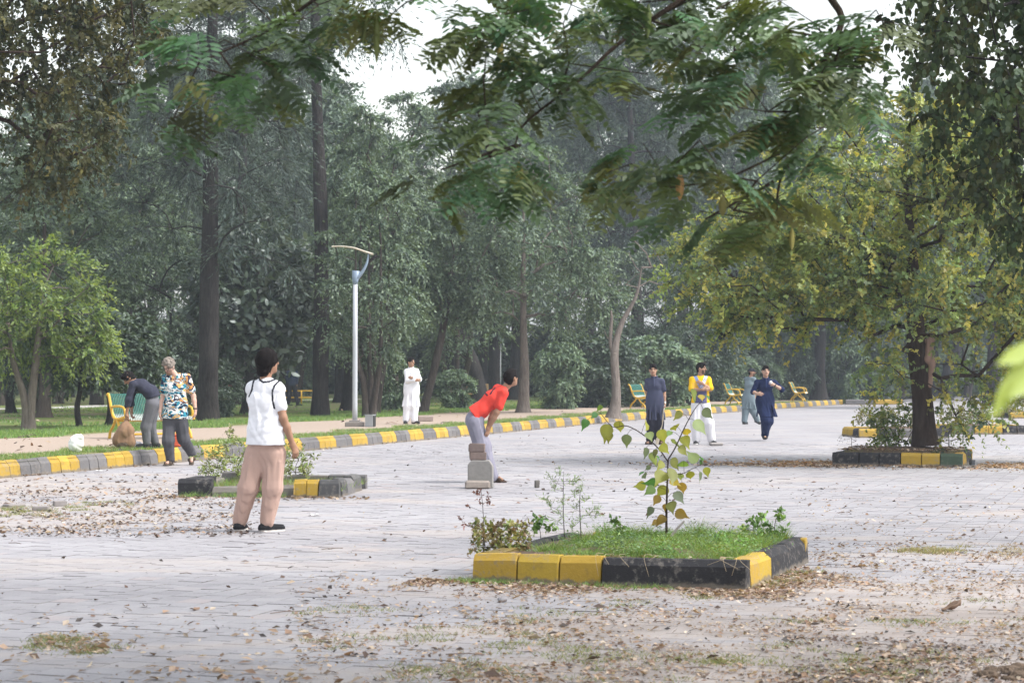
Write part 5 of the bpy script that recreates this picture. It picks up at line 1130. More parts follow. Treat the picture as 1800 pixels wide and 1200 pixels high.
    for g_ in clothes:
        s_ = g_['make'](J); V, Q = s_.mesh(g_.get('h', h), g_.get('wr', 0.003), g_.get('seed', 1), g_.get('ws', (42, 42, 24)))
        c = g_['col']; C = c(V, J) if callable(c) else np.tile(np.array(c), (len(V), 1)); go = link(g_['name'], mesh_np(g_['name'], V, Q, g_.get('mat', M_CLOTH), C, True), root)
        if g_.get('collar') is not None:
            a = np.linspace(0, 2 * math.pi, 17); ck = J['neck'] + (J['head'] - J['neck']) * 0.10; mb = MB(); mb.tube(ck + 0.064 * np.cos(a)[:, None] * J['tr'] + 0.064 * np.sin(a)[:, None] * tf + 0.012 * np.sin(-a)[:, None] * sp, 0.016, 7, g_['collar'], False); mb.build('collar', M_CLOTH, go, True)
            cz = np.linspace(0, 1, 12)[:, None]; pa, pb = ck + tf * 0.07 - sp * 0.01, J['chest'] - sp * 0.02 + tf * 0.128; mb = MB(); mb.tube(pa + (pb - pa) * cz + tf * 0.018 * np.sin(np.pi * cz), 0.010, 6, np.array(g_['collar']) * 1.5, True); mb.build('placket', M_CLOTH, go, True)
    for c in 'ab':
        an = J['an' + c]; td = J['toe' + c]; td = nrm(td); sd = nrm(np.cross(td, A3(0, 0, 1)) + 1e-6); up = np.cross(sd, td); gz = J.get('sole' + c, an - up * 0.085)
        K = S(); 
        if shoes['kind'] == 'shoe':
            K.cone(gz + up * 0.045 - td * 0.045, gz + up * 0.035 + td * 0.16, 0.045, 0.038, 0.03, (sd, 1.0)); K.cone(gz + up * 0.05, an, 0.048, 0.044, 0.03); K.cut(gz, -up); V, Q = K.mesh(min(h, 0.008))
            hh = (V - gz) @ up; C = np.where((hh < 0.026)[:, None], np.array(shoes['sole']), np.array(shoes['col'])); nm = 'shoe'
        else:
            K.cone(gz + up * 0.008 - td * 0.06, gz + up * 0.008 + td * 0.18, 0.016, 0.016, 0.02, (sd, 2.6)); K.cut(gz, -up); K.cone(gz + up * 0.035 + td * 0.06 - sd * 0.035, gz + up * 0.035 + td * 0.09 + sd * 0.035, 0.030, 0.030, 0.02); K.cone(gz + up * 0.06 - td * 0.02 - sd * 0.02, gz + up * 0.06 - td * 0.02 + sd * 0.02, 0.034, 0.034, 0.02)
            V, Q = K.mesh(min(h, 0.008)); C = np.tile(np.array(shoes['col']), (len(V), 1)); nm = 'sandal'
        so = link(nm, mesh_np(nm, V, Q, M_CLOTH, C, True), root)
        if nm == 'shoe':
            K = S(); K.cone(gz + up * 0.010 - td * 0.055, gz + up * 0.010 + td * 0.175, 0.018, 0.016, 0.02, (sd, 2.7)); K.cut(gz - up * 0.001, -up); K.cut(gz + up * 0.022, up); V, Q = K.mesh(min(h, 0.008)); link('sole', mesh_np('sole', V, Q, M_CLOTH, np.tile(np.array(shoes['sole']), (len(V), 1)), True), so)
    return root
# ---- garments
def g_torso(J, t=0.014, hem=None, neck=0.03, big=1.40, loose=0.0):
    s = S(); tr_, sp = J['tr'], nrm(J['neck'] - J['pel'])
    s.cone(J['pel'] - sp * 0.06, J['waist'], 0.094 + t + loose, 0.088 + t + loose, 0.05, (tr_, big)); s.cone(J['waist'], J['chest'], 0.088 + t + loose, 0.093 + t, 0.05, (tr_, big + 0.02)); s.cone(J['chest'], J['neck'] - sp * 0.055, 0.093 + t, 0.053 + t, 0.05, (tr_, big))
    s.cone(J['sha'], J['shb'], 0.044 + t, 0.044 + t, 0.06); return s
def g_sleeve(s, J, c, upto, t=0.016, end=None):
    sh, el, w = J['sh' + c], J['el' + c], J['wr' + c]
    if upto <= 1: e = sh + (el - sh) * upto; s.cone(sh, e, 0.046 + t, 0.043 + t + 0.008, 0.035)
    else:
        e = el + (w - el) * (upto - 1); s.cone(sh, el, 0.047 + t, 0.041 + t, 0.03); s.cone(el, e, 0.044 + t, 0.030 + t * 1.1, 0.025)
def trousers(w=(0.11, 0.09, 0.075), cuffz=0.09, top=0.03, k=0.05, crotch=0.0):
    def mk(J):
        s = S(); tr_ = J['tr'] if abs(J['tr'][2]) < 0.5 else A3(1, 0, 0)
        s.cone(J['pel'] + nrm(J['waist'] - J['pel']) * top, J['pel'] - A3(0, 0, 0.06), 0.097, 0.102, 0.05, (tr_, 1.36))
        if crotch: s.cone(J['pel'] - A3(0, 0, 0.06), J['pel'] - A3(0, 0, crotch), 0.095, 0.075, 0.06, (tr_, 1.25))
        for c in 'ab':
            hp, kn, an = J['hip' + c], J['kn' + c], J['an' + c]; e = kn + (an - kn) * max(0.2, 1 - (cuffz - 0.03) / max(0.1, np.linalg.norm(an - kn)))
            s.cone(hp, kn, w[0], w[1], k); s.cone(kn, e, w[1], w[2], k)
            rf = np.random.default_rng(int(abs(hp[0]) * 1000) + 7)
            for ang in (-60, -12, 40):
                ang += rf.normal(0, 9); dv = A3(math.sin(R(ang)), -math.cos(R(ang)), 0); f0, f1 = 0.05 + 0.3 * rf.random(), 0.55 + 0.45 * rf.random(); pa = hp + (kn - hp) * f0; pb = kn + (e - kn) * (f1 - 0.35); ra_, rb_ = w[0] + (w[1] - w[0]) * f0, w[1] + (w[2] - w[1]) * max(0, f1 - 0.35)
                mdl = kn + dv * w[1] * 0.93; s.cone(pa + dv * ra_ * 0.95, mdl, 0.010, 0.011, 0.020); s.cone(mdl, pb + dv * rb_ * 0.95, 0.011, 0.006, 0.020)
        return s
    return mk
def kameez(hemz, t=0.018, skirt=(0.14, 0.17), sleeve=(1.9, 1.9), back=None):
    def mk(J):
        s = g_torso(J, t, loose=0.004)
        for c, u in zip('ab', sleeve): g_sleeve(s, J, c, u, t)
        for c in 'ab':
            hp, kn = J['hip' + c], J['kn' + c]; e = hp + (kn - hp) * ((hp[2] - hemz + 0.16) / max(0.05, hp[2] - kn[2])); s.cone(hp + A3(0, 0, 0.1), e, skirt[0], skirt[1], 0.13)
        if back is not None: s.cone(J['pel'], np.asarray(back, float), 0.13, 0.10, 0.10)
        rf = np.random.default_rng(int(hemz * 1000))
        for ang in (-70, -30, 5, 40, 75):
            ang += rf.normal(0, 8); dv = A3(math.sin(R(ang)) * 1.35, -math.cos(R(ang)), 0); hw = (J['hipa'] + J['hipb']) / 2; kw = (J['kna'] + J['knb']) / 2; lo_ = hw + (kw - hw) * ((hw[2] - hemz) / max(0.05, hw[2] - kw[2]))
            s.cone(J['waist'] + dv * 0.098, lo_ + dv * (skirt[1] + 0.055), 0.003, 0.020, 0.025)
        s.cut((0, 0, hemz), (0, 0, -1)); return s
    return mk
def tee(hem=0.10, sl=(0.55, 0.55), t=0.016, loose=0.01):
    def mk(J):
        s = g_torso(J, t, loose=loose); sp = nrm(J['waist'] - J['pel'])
        s.cone(J['pel'] - sp * 0.03, J['pel'] - sp * (hem + 0.15), 0.098 + t + loose, 0.100 + t + loose, 0.06, (J['tr'], 1.40))
        for c, u in zip('ab', sl): g_sleeve(s, J, c, u, t)
        s.cut(J['pel'] - sp * hem, -sp); return s
    return mk
def pxf(x0, z0, sc):
    return lambda X, Z, y=0.0: A3((X - x0) / sc, y, (z0 - Z) / sc)
SK1, SK2, SK3 = (0.30, 0.165, 0.105), (0.36, 0.21, 0.14), (0.52, 0.32, 0.25)
BH = (0.012, 0.010, 0.010)
Zc = A3(0, 0, 1)

# ---- 1: man in the white vest seen from behind
q = pxf(260, 1150, 627)
J = dict(head=q(335, 150, 0.02), neck=q(318, 250, 0.0), sha=q(242, 306, 0.10), shb=q(394, 312, -0.06), ela=q(225, 420, 0.27), wra=q(330, 470, 0.36), hda=A3(0.8, 0.2, 0.3), elb=q(432, 480, -0.10), wrb=q(487, 640, -0.06), hdb=A3(0.35, 0.1, -0.9),
         pel=q(322, 640, 0.0), hipa=q(268, 690, 0.02), hipb=q(376, 690, -0.02), kna=q(222, 890, 0.0), knb=q(366, 890, -0.02), ana=q(163, 1100, 0.06), anb=q(330, 1102, 0.0), toea=A3(0.15, 1, 0), toeb=A3(0.75, 0.6, 0), chest=q(315, 390, 0.01), waist=q(322, 560, 0.0))
loc1 = G(370 + 260 / 3.333, 590 + 1150 / 3.333 - 1)
VW = (0.78, 0.78, 0.82)
arm_l = np.array([(0.058 - 0.075, 0, 1.445), (-0.022, 0, 1.40), (-0.030, 0, 1.33), (-0.060, 0, 1.27), (-0.12, 0, 1.235)]); neckl = np.array([(0.015, 0, 1.475), (0.055, 0, 1.42), (0.085, 0, 1.402), (0.14, 0, 1.408), (0.20, 0, 1.432)])
arm_r = np.array([(0.235, 0, 1.415), (0.195, 0, 1.37), (0.175, 0, 1.31), (0.178, 0, 1.24), (0.195, 0, 1.16)])
def vestcol(V, J):
    C = np.tile(np.array(VW), (len(V), 1)); P2 = V[:, [0, 2]]; d = np.full(len(V), 9.0)
    for pl in (arm_l, arm_r, neckl):
        for a, b in zip(pl[:-1, [0, 2]], pl[1:, [0, 2]]):
            ab = b - a; t = np.clip((P2 - a) @ ab / (ab @ ab), 0, 1); d = np.minimum(d, np.linalg.norm(P2 - a - t[:, None] * ab, axis=1))
    C[(d < 0.009) & (V[:, 1] < 0.10)] = (0.012, 0.012, 0.022); return C
def vest(J):
    s = tee(0.0, (0.02, 0.02), 0.020, 0.020)(J); 
    for (x0, z0, y0, x1, z1, y1, rr_) in ((0.25, 1.10, -0.11, 0.10, 0.90, -0.135, 0.012), (0.27, 0.98, -0.11, 0.13, 0.85, -0.135, 0.013), (0.0, 1.30, -0.07, 0.05, 1.05, -0.12, 0.010), (-0.05, 1.05, -0.06, 0.06, 0.86, -0.12, 0.012), (0.20, 1.28, -0.12, 0.13, 1.08, -0.13, 0.009), (-0.04, 0.96, -0.07, 0.08, 0.84, -0.13, 0.010)):
        s.cone((x0, y0, z0), (x1, y1, z1), 0.004, rr_, 0.030); s.cone((x1, y1, z1), (x1 - 0.02, y1, max(0.8, z1 - 0.08)), rr_, 0.003, 0.03)
    s.cut(J['pel'] + A3(0, 0, 0.005), A3(0, 0, -1)); return s
def undershirt(J):
    s = g_torso(J, 0.010); [g_sleeve(s, J, c, 0.60, 0.011) for c in 'ab']; s.cut(J['sha'] + (J['ela'] - J['sha']) * 0.8, nrm(J['ela'] - J['sha'])); s.cut(J['pel'], A3(0, 0, -1)); return s
man_vest = person('man seen from behind in white vest with black trim and beige trousers', loc1, 22, J, (48, 4), 0.0075, SK1, BH,
    [dict(name='t_shirt', make=undershirt, col=vestcol, wr=0.0015), dict(name='vest', make=vest, col=vestcol, wr=0.0030, seed=3, ws=(22, 22, 40), h=0.0065),
     dict(name='trousers', make=trousers((0.108, 0.090, 0.066), 0.05, 0.05, 0.035, 0.20), col=(0.46, 0.315, 0.265), wr=0.0045, seed=9, ws=(95, 95, 3))],
    dict(kind='shoe', col=(0.018, 0.018, 0.02), sole=(0.55, 0.52, 0.50)), 'long', curls=(0.5, 0.75), palms=dict(b=A3(-0.7, 0.6, 0), sb=1))

# ---- 2: man in the printed shirt
q = pxf(720, 1100, 499)
loc2 = G(150 + 720 / 4.615, 580 + 1100 / 4.615)
J = dict(head=q(682, 302, -0.07), neck=q(735, 368, 0.0), sha=q(652, 400, 0.0), shb=q(818, 392, 0.02), ela=q(628, 535, 0.03), wra=q(612, 665, -0.05), hda=A3(-0.05, -0.2, -1), elb=q(872, 540, 0.04), wrb=q(892, 650, -0.02), hdb=A3(0.0, -0.15, -1),
         pel=q(728, 690, 0.0), hipa=q(678, 740, 0.0), hipb=q(778, 740, 0.0), kna=q(680, 900, -0.08), knb=q(792, 885, 0.05), ana=q(690, 1052, 0.0), anb=q(838, 1010, 0.32), toea=A3(-0.35, -1, 0), toeb=A3(0.05, -0.85, -0.6))
tH = NT('printed_cotton'); v_ = tH.coord('Object'); mp = tH.new('ShaderNodeMapping'); mp.inputs['Rotation'].default_value = (0.3, 0.5, 0.6); mp.inputs['Scale'].default_value = (5, 5, 8); tH.ln(v_, mp.inputs[0])
n1 = tH.noise(0.85, 3, 0.55, mp.outputs[0], 1.6); n2 = tH.noise(1.9, 2, 0.5, mp.outputs[0], 0.8)
c = tH.ramp(n1, [(0.0, (0.015, 0.02, 0.05)), (0.40, (0.02, 0.03, 0.075)), (0.41, (0.03, 0.22, 0.30)), (0.475, (0.05, 0.33, 0.42)), (0.48, (0.72, 0.70, 0.68)), (0.545, (0.75, 0.72, 0.70)), (0.55, (0.018, 0.022, 0.05)), (0.63, (0.02, 0.025, 0.06)), (0.635, (0.55, 0.26, 0.08))], 'CONSTANT')
c = tH.mix(tH.step(n2, 0.60, 0.62), c, (0.62, 0.36, 0.13)); c = tH.mix(tH.step(n2, 0.36, 0.34), c, (0.70, 0.68, 0.66))
M_PRINT = tH.done(c, 0.85, None, 0, 0.15)
def openneck(J):
    s = tee(0.06, (0.68, 0.68), 0.02, 0.024)(J); s.ell(J['neck'] + A3(-0.015, -0.13, -0.045), frame(0), (0.038, 0.08, 0.10), 0.01, True); return s
man_print = person('bearded man with curly grey hair in a colourful printed shirt walking by the kerb', loc2, 190, J, (205, -28), 0.0085, SK3, (0.22, 0.19, 0.165),
    [dict(name='shirt', make=openneck, col=(1, 1, 1), wr=0.0035, seed=12, mat=M_PRINT), dict(name='trousers', make=trousers((0.105, 0.092, 0.074), 0.05, 0.06), col=(0.075, 0.075, 0.085), wr=0.0040, seed=4, ws=(50, 50, 30))],
    dict(kind='sandal', col=(0.085, 0.065, 0.05)), 'curly', beard=(0.20, 0.12, 0.08), glasses=True, curls=(0.6, 0.6), palms=dict(a=A3(1, 0.2, 0), b=A3(-1, 0.2, 0), sa=-1, sb=1))
mb = MB(); wq = q(889, 640, -0.02); mb.tube([wq + A3(0, 0, 0.012), wq - A3(0, 0, 0.012)], 0.036, 12, (0.012, 0.012, 0.012)); mb.build('wristband', M_PLASTIC, man_print)

# ---- 3: bending man holding the sack
q = pxf(500, 950, 469)
loc3 = G(150 + 500 / 4.615, 580 + 955 / 4.615, LAWN)
J = dict(head=q(352, 388, -0.02), neck=q(405, 412, 0.0), sha=q(398, 440, -0.15), shb=q(408, 425, 0.16), ela=q(366, 560, -0.17), wra=q(350, 675, -0.16), hda=A3(-0.05, 0, -1), elb=q(355, 540, 0.18), wrb=q(368, 660, 0.10), hdb=A3(0, 0, -1),
         pel=q(552, 560, 0.0), hipa=q(545, 600, -0.09), hipb=q(548, 600, 0.09), kna=q(497, 780, -0.09), knb=q(520, 780, 0.10), ana=q(508, 912, -0.09), anb=q(560, 912, 0.12), toea=A3(-1, -0.15, 0), toeb=A3(-1, 0.1, 0), chest=q(450, 445, 0.0), waist=q(528, 500, 0.0))
J['sha'], J['shb'] = J['shb'], J['sha']; J['ela'], J['elb'] = J['elb'], J['ela']; J['wra'], J['wrb'] = J['wrb'], J['wra']
def shirt_l(J):
    s = g_torso(J, 0.016, loose=0.012); [g_sleeve(s, J, c, 1.86, 0.016) for c in 'ab']; return s
def shirt_b(J):
    s = shirt_l(J); s.cut(J['pel'] + nrm(J['waist'] - J['pel']) * 0.03, -nrm(J['waist'] - J['pel'])); return s
man_bend = person('man in dark blue grey shirt and grey trousers bending down beside the bench', loc3, -90, J, (-100, -48), 0.0085, SK1, BH,
    [dict(name='shirt', make=shirt_b, col=(0.036, 0.038, 0.058), wr=0.0030, seed=6), dict(name='trousers', make=trousers((0.108, 0.084, 0.066), 0.05, 0.075), col=(0.125, 0.125, 0.14), wr=0.0030, seed=2)],
    dict(kind='shoe', col=(0.03, 0.03, 0.034), sole=(0.05, 0.05, 0.05)), curls=(1.1, 1.1))

# ---- 4: man in white
q = pxf(135, 1110, 416)
loc4 = G(700 + 135 / 6, 560 + 1110 / 6, LAWN)
J = dict(head=q(133, 458, -0.03), neck=q(135, 522, 0.0), sha=q(90, 555, -0.04), shb=q(192, 552, -0.02), ela=q(98, 655, -0.12), wra=q(185, 650, -0.25), hda=A3(1, -0.05, 0.15), elb=q(226, 640, -0.14), wrb=q(165, 622, -0.24), hdb=A3(-1, 0, 0.1),
         pel=q(140, 740, 0.0), hipa=q(110, 770, 0.0), hipb=q(172, 770, 0.02), kna=q(98, 930, 0.0), knb=q(172, 930, 0.0), ana=q(80, 1070, 0.0), anb=q(170, 1072, -0.02), toea=A3(-0.1, -1, 0), toeb=A3(0.7, -0.7, 0))
WH = (0.80, 0.80, 0.86)
man_white = person('man standing with folded arms in white tunic and trousers beside the street lamp', loc4, 155, J, (125, 0), 0.010, SK2, BH,
    [dict(name='tunic', make=kameez(0.445, 0.016, (0.095, 0.11), (1.88, 1.88)), col=WH, collar=WH, wr=0.0025, seed=5, ws=(44, 44, 9)), dict(name='trousers', make=trousers((0.12, 0.10, 0.085), 0.045), col=WH, wr=0.0030, seed=8, ws=(52, 52, 9))],
    dict(kind='shoe', col=(0.03, 0.03, 0.035), sole=(0.04, 0.04, 0.04)), curls=(0.3, 0.3))

# ---- 5: man in red crouching behind the stones
q = pxf(340, 1045, 616)
loc5 = G(780 + 340 / 4.8, 630 + 1045 / 4.8)
J = dict(head=q(568, 168, 0.03), neck=q(518, 250, 0.02), sha=q(455, 262, 0.17), shb=q(505, 300, -0.12), ela=q(410, 470, 0.22), wra=q(372, 590, 0.14), hda=A3(-0.1, -0.1, -1), elb=q(448, 455, -0.16), wrb=q(378, 590, -0.13), hdb=A3(-0.25, 0.05, -0.9),
         pel=q(265, 470, 0.0), hipa=q(255, 530, 0.09), hipb=q(262, 540, -0.08), kna=q(330, 740, 0.12), knb=q(318, 740, -0.07), ana=q(400, 985, 0.16), anb=q(412, 990, -0.02), toea=A3(0.9, 0.4, 0), toeb=A3(1, 0.05, 0), chest=q(415, 340, 0.02), waist=q(310, 440, 0.0))
RED = (0.62, 0.055, 0.040)
def redcol(V, J):
    C = np.tile(np.array(RED), (len(V), 1)); X, Z = 340 + V[:, 0] * 616, 1045 - V[:, 2] * 616; fr = V[:, 1] < 0.12
    for (x, z, a, w, hh) in ((357, 303, 0.75, 20, 6), (400, 292, -1.0, 15, 7), (412, 272, -1.0, 16, 6), (428, 256, -1.0, 10, 5)):
        c, s_ = math.cos(a), math.sin(a); u, v = (X - x) * c + (Z - z) * s_, -(X - x) * s_ + (Z - z) * c; C[fr & (np.abs(u) < w) & (np.abs(v) < hh)] = (0.05, 0.02, 0.03)
    return C
man_red = person('man in bright red t-shirt bent forward with hands on knees behind the stacked stones', loc5, 75, J, (45, 8), 0.008, SK1, BH,
    [dict(name='t_shirt', make=tee(0.02, (0.66, 0.66), 0.014, 0.0), col=redcol, wr=0.0035, seed=21), dict(name='trousers', make=trousers((0.115, 0.10, 0.078), 0.03, 0.06, 0.05, 0.12), col=(0.225, 0.22, 0.275), wr=0.0065, seed=10, ws=(90, 90, 4))],
    dict(kind='sandal', col=(0.06, 0.04, 0.03)), curls=(0.5, 0.5))

# ---- 6: youth with the bat
q = pxf(385, 955, 440)
loc6 = G(1080 + 385 / 5.294, 600 + 955 / 5.294)
J = dict(head=q(360, 268, -0.02), neck=q(372, 335, 0.0), sha=q(312, 372, 0.02), shb=q(440, 372, -0.02), ela=q(302, 455, 0.14), wra=q(322, 520, 0.12), hda=A3(0.4, 0.1, -0.8), elb=q(462, 475, 0.02), wrb=q(468, 580, -0.04), hdb=A3(0.0, -0.1, -1),
         pel=q(378, 560, 0.0), hipa=q(342, 600, 0.0), hipb=q(410, 600, 0.0), kna=q(348, 770, 0.0), knb=q(415, 770, -0.02), ana=q(330, 920, 0.0), anb=q(420, 920, -0.02), toea=A3(-0.5, -0.9, 0), toeb=A3(0.3, -1, 0))
DK = (0.036, 0.042, 0.085)
youth_bat = person('youth in dark slate tunic standing and holding a pale bat', loc6, 172, J, (185, 0), 0.010, SK2, BH,
    [dict(name='tunic', make=kameez(0.51, 0.014, (0.088, 0.098), (0.75, 0.75)), col=(0.052, 0.058, 0.098), collar=(0.045, 0.05, 0.09), wr=0.0025, seed=31, ws=(44, 44, 9)), dict(name='trousers', make=trousers((0.11, 0.10, 0.085), 0.05), col=(0.022, 0.022, 0.034), wr=0.0030, seed=32, ws=(52, 52, 9))],
    dict(kind='sandal', col=(0.05, 0.035, 0.03)), curls=(1.0, 1.2))

# ---- 7: man in the yellow shirt
q = pxf(810, 960, 443)
loc7 = G(1080 + 810 / 5.294, 600 + 960 / 5.294)
J = dict(head=q(808, 252, -0.02), neck=q(802, 322, 0.0), sha=q(728, 358, 0.0), shb=q(872, 358, 0.0), ela=q(718, 455, -0.06), wra=q(815, 448, -0.22), hda=A3(1, -0.1, 0.1), elb=q(890, 448, -0.08), wrb=q(812, 392, -0.22), hdb=A3(-0.9, 0.1, 0.35),
         pel=q(802, 560, 0.0), hipa=q(765, 600, 0.0), hipb=q(842, 600, 0.0), kna=q(755, 765, -0.03), knb=q(878, 760, -0.03), ana=q(765, 920, 0.02), anb=q(905, 918, 0.0), toea=A3(-0.3, -1, 0), toeb=A3(0.4, -1, 0))
def yelcol(V, J):
    C = np.tile(np.array((0.78, 0.47, 0.015)), (len(V), 1)); x, z = V[:, 0] + 0.018, V[:, 2]; body = np.abs(x) < 0.185
    lowr = (np.abs(x) < 0.125) & (z < 1.17 + 0.0 * x); C[lowr] = (0.10, 0.10, 0.20)
    t = (1.46 - z) / 0.29; c1 = np.abs(x + 0.125 - 0.125 * t) < 0.036; c2 = np.abs(x - 0.125 + 0.125 * t) < 0.036
    C[body & c1 & (z >= 1.17)] = (0.22, 0.30, 0.55); chk = ((np.floor(x * 45) + np.floor(z * 45)) % 2 == 0); m = body & c2 & (z >= 1.17); C[m] = np.where(chk[m][:, None], np.array((0.16, 0.24, 0.55)), np.array((0.70, 0.72, 0.80)))
    v = body & (z < 1.30) & (z >= 1.17) & ~c1 & ~c2 & (np.abs(x) > 0.04); C[v] = (0.62, 0.38, 0.05); return C
man_yellow = person('man with folded arms in yellow and blue shirt and white trousers', loc7, 168, J, (112, -3), 0.010, SK2, BH,
    [dict(name='shirt', make=tee(0.03, (0.85, 0.85), 0.02, 0.01), col=yelcol, wr=0.0025, seed=41), dict(name='trousers', make=trousers((0.115, 0.10, 0.085), 0.05, 0.08, 0.06, 0.12), col=(0.70, 0.69, 0.73), wr=0.0040, seed=42, ws=(55, 55, 9))],
    dict(kind='shoe', col=(0.02, 0.02, 0.022), sole=(0.5, 0.5, 0.5)), beard=(0.03, 0.022, 0.02), curls=(0.4, 0.5))

# ---- 8: man in grey tunic and cap
q = pxf(1255, 772, 317.6)
loc8 = G(1080 + 1255 / 5.294, 600 + 772 / 5.294)
J = dict(head=q(1281, 288, 0.0), neck=q(1266, 332, 0.0), sha=q(1232, 350, 0.10), shb=q(1298, 352, -0.06), ela=q(1262, 440, 0.26), wra=q(1300, 490, 0.30), elb=q(1300, 440, -0.06), wrb=q(1308, 515, -0.02), hdb=A3(0.1, 0.1, -1),
         pel=q(1250, 530, 0.02), hipa=q(1228, 560, 0.06), hipb=q(1268, 560, -0.02), kna=q(1222, 655, 0.03), knb=q(1300, 655, 0.05), ana=q(1210, 742, 0.0), anb=q(1340, 732, 0.28), toea=A3(0.5, 0.85, 0), toeb=A3(0.7, 0.5, -0.35))
GK = (0.155, 0.20, 0.225)
man_grey = person('man in grey tunic and dark cap walking away behind the others', loc8, 55, J, (100, 0), 0.011, SK1, BH,
    [dict(name='tunic', make=kameez(0.46, 0.016, (0.105, 0.13), (1.4, 1.4)), col=GK, wr=0.0030, seed=51, ws=(44, 44, 9)), dict(name='trousers', make=trousers((0.11, 0.10, 0.085), 0.05), col=GK, wr=0.0040, seed=52, ws=(52, 52, 9))],
    dict(kind='shoe', col=(0.03, 0.03, 0.03), sole=(0.04, 0.04, 0.04)), beard=BH, cap=(0.022, 0.024, 0.03), curls=(0.6, 0.6))

# ---- 9: bowler running in
q = pxf(1410, 922, 414)
loc9 = G(1080 + 1410 / 5.294, 600 + 922 / 5.294)
J = dict(head=q(1406, 285, -0.05), neck=q(1408, 352, 0.0), sha=q(1330, 388, 0.0), shb=q(1487, 388, 0.0), ela=q(1292, 475, -0.04), wra=q(1320, 490, -0.24), hda=A3(0.75, -0.5, -0.1), elb=q(1552, 452, -0.08), wrb=q(1475, 410, -0.24), hdb=A3(-0.75, -0.2, 0.45),
         pel=q(1402, 560, 0.04), hipa=q(1372, 600, 0.04), hipb=q(1440, 600, 0.04), kna=q(1402, 735, -0.16), knb=q(1436, 745, 0.02), ana=q(1402, 875, 0.02), anb=q(1428, 830, 0.42), toea=A3(-0.1, -1, 0.15), toeb=A3(0.05, -0.3, -1))
NB = (0.012, 0.020, 0.062)
bowler = person('young bowler in navy tunic running in with a white ball', loc9, 176, J, (172, 2), 0.010, (0.42, 0.26, 0.19), BH,
    [dict(name='tunic', make=kameez(0.53, 0.016, (0.105, 0.125), (1.12, 1.12), back=q(1425, 690, 0.12)), col=NB, collar=(0.02, 0.03, 0.08), wr=0.0035, seed=61, ws=(42, 42, 11)), dict(name='trousers', make=trousers((0.115, 0.105, 0.085), 0.05), col=NB, wr=0.0045, seed=62, ws=(52, 52, 9))],
    dict(kind='sandal', col=(0.03, 0.025, 0.022)), curls=(0.6, 0.9))
wq = q(1483, 415, -0.235); mb = MB(); mb.tube([wq + A3(0.012, 0, -0.006), wq - A3(0.012, 0, -0.006)], 0.036, 12, (0.012, 0.012, 0.012)); mb.build('wristwatch', M_PLASTIC, bowler)
LOC = dict(vest=loc1, print=loc2, bend=loc3, white=loc4, red=loc5, bat=loc6, yellow=loc7, grey=loc8, bowler=loc9)
# ================================================================= BENCHES, LAMP, STONES AND SMALL THINGS
BY, TEAL, SEAT_SHEEN = (0.58, 0.34, 0.02), (0.012, 0.135, 0.105), (0.42, 0.47, 0.45)
prof = [(0.30, 0.86), (0.275, 0.875), (0.245, 0.85), (0.20, 0.74), (0.13, 0.56), (0.05, 0.43), (-0.08, 0.39), (-0.25, 0.41), (-0.38, 0.43), (-0.43, 0.41), (-0.44, 0.37)]
BW = 1.5
PP = spline([(0, y, z) for y, z in prof], 26)
V, F = tube_geo(PP, 0.012, 5); sc_ = np.repeat((PP[:, 2] > 0.47)[:, None], 5, 0).reshape(-1)
slat_me = mesh_np('slat', V, F, M_METAL, np.where(sc_[:, None], np.array(TEAL), np.array(SEAT_SHEEN)), True)  # teal rods; whitish sky sheen on the seat part is painted into the colour
def bench_parts():
    P_ = {}
    m = MB(); m.tube(PP, 0.030, 8, BY); P_['side_frame'] = m.mesh('side_frame', M_METAL, True)
    m = MB(); m.tube(spline([(0, 0.16, 0.62), (0, 0.0, 0.64), (0, -0.22, 0.64), (0, -0.36, 0.60), (0, -0.40, 0.50), (0, -0.38, 0.42)], 18), 0.024, 8, BY); P_['armrest'] = m.mesh('armrest', M_METAL, True)
    m = MB(); m.tube(spline([(0, -0.10, 0.38), (0, -0.16, 0.26), (0, -0.30, 0.14), (0, -0.36, 0.0)], 12), 0.028, 8, BY); P_['front_leg'] = m.mesh('leg', M_METAL, True)
    m = MB(); m.tube(spline([(0, -0.02, 0.38), (0, 0.06, 0.26), (0, 0.18, 0.14), (0, 0.22, 0.0)], 12), 0.028, 8, BY); P_['rear_leg'] = m.mesh('leg', M_METAL, True)
    m = MB(); m.tube([(-BW / 2, 0, 0), (BW / 2, 0, 0)], 0.022, 8, BY); P_['rail'] = m.mesh('rail', M_METAL, True)
    return P_
BP = bench_parts()
def bench(loc, rz, label, z=LAWN, slats=40, sc=1.0):
    root = empty('park_bench', (loc[0], loc[1], z), label, 'bench'); root.rotation_euler = (0, 0, rz); root.scale = (sc,) * 3
    for x in (-BW / 2, BW / 2):
        for k, nm in (('side_frame', 'side_frame'), ('armrest', 'armrest'), ('front_leg', 'leg'), ('rear_leg', 'leg')): link(nm, BP[k], root, (x, 0, 0))
    link('rail', BP['rail'], root, (0, -0.30, 0.10)); link('rail', BP['rail'], root, (0, 0.02, 0.36))
    for i in range(slats): link('slat', slat_me, root, (-BW / 2 + 0.04 + (BW - 0.08) * i / (slats - 1), 0, 0.0))
bench(TX(262, 40.3), R(40), 'yellow framed bench with teal rods behind the bending man')
bench(TX(1128, 76), R(70), 'first yellow and teal bench behind the youth with the bat', slats=24)
bench(TX(1288, 84), R(76), 'yellow and teal bench left of the man in the grey tunic', slats=20)
bench(TX(1400, 94), R(78), 'farthest yellow and teal bench right of the bowler', slats=20)
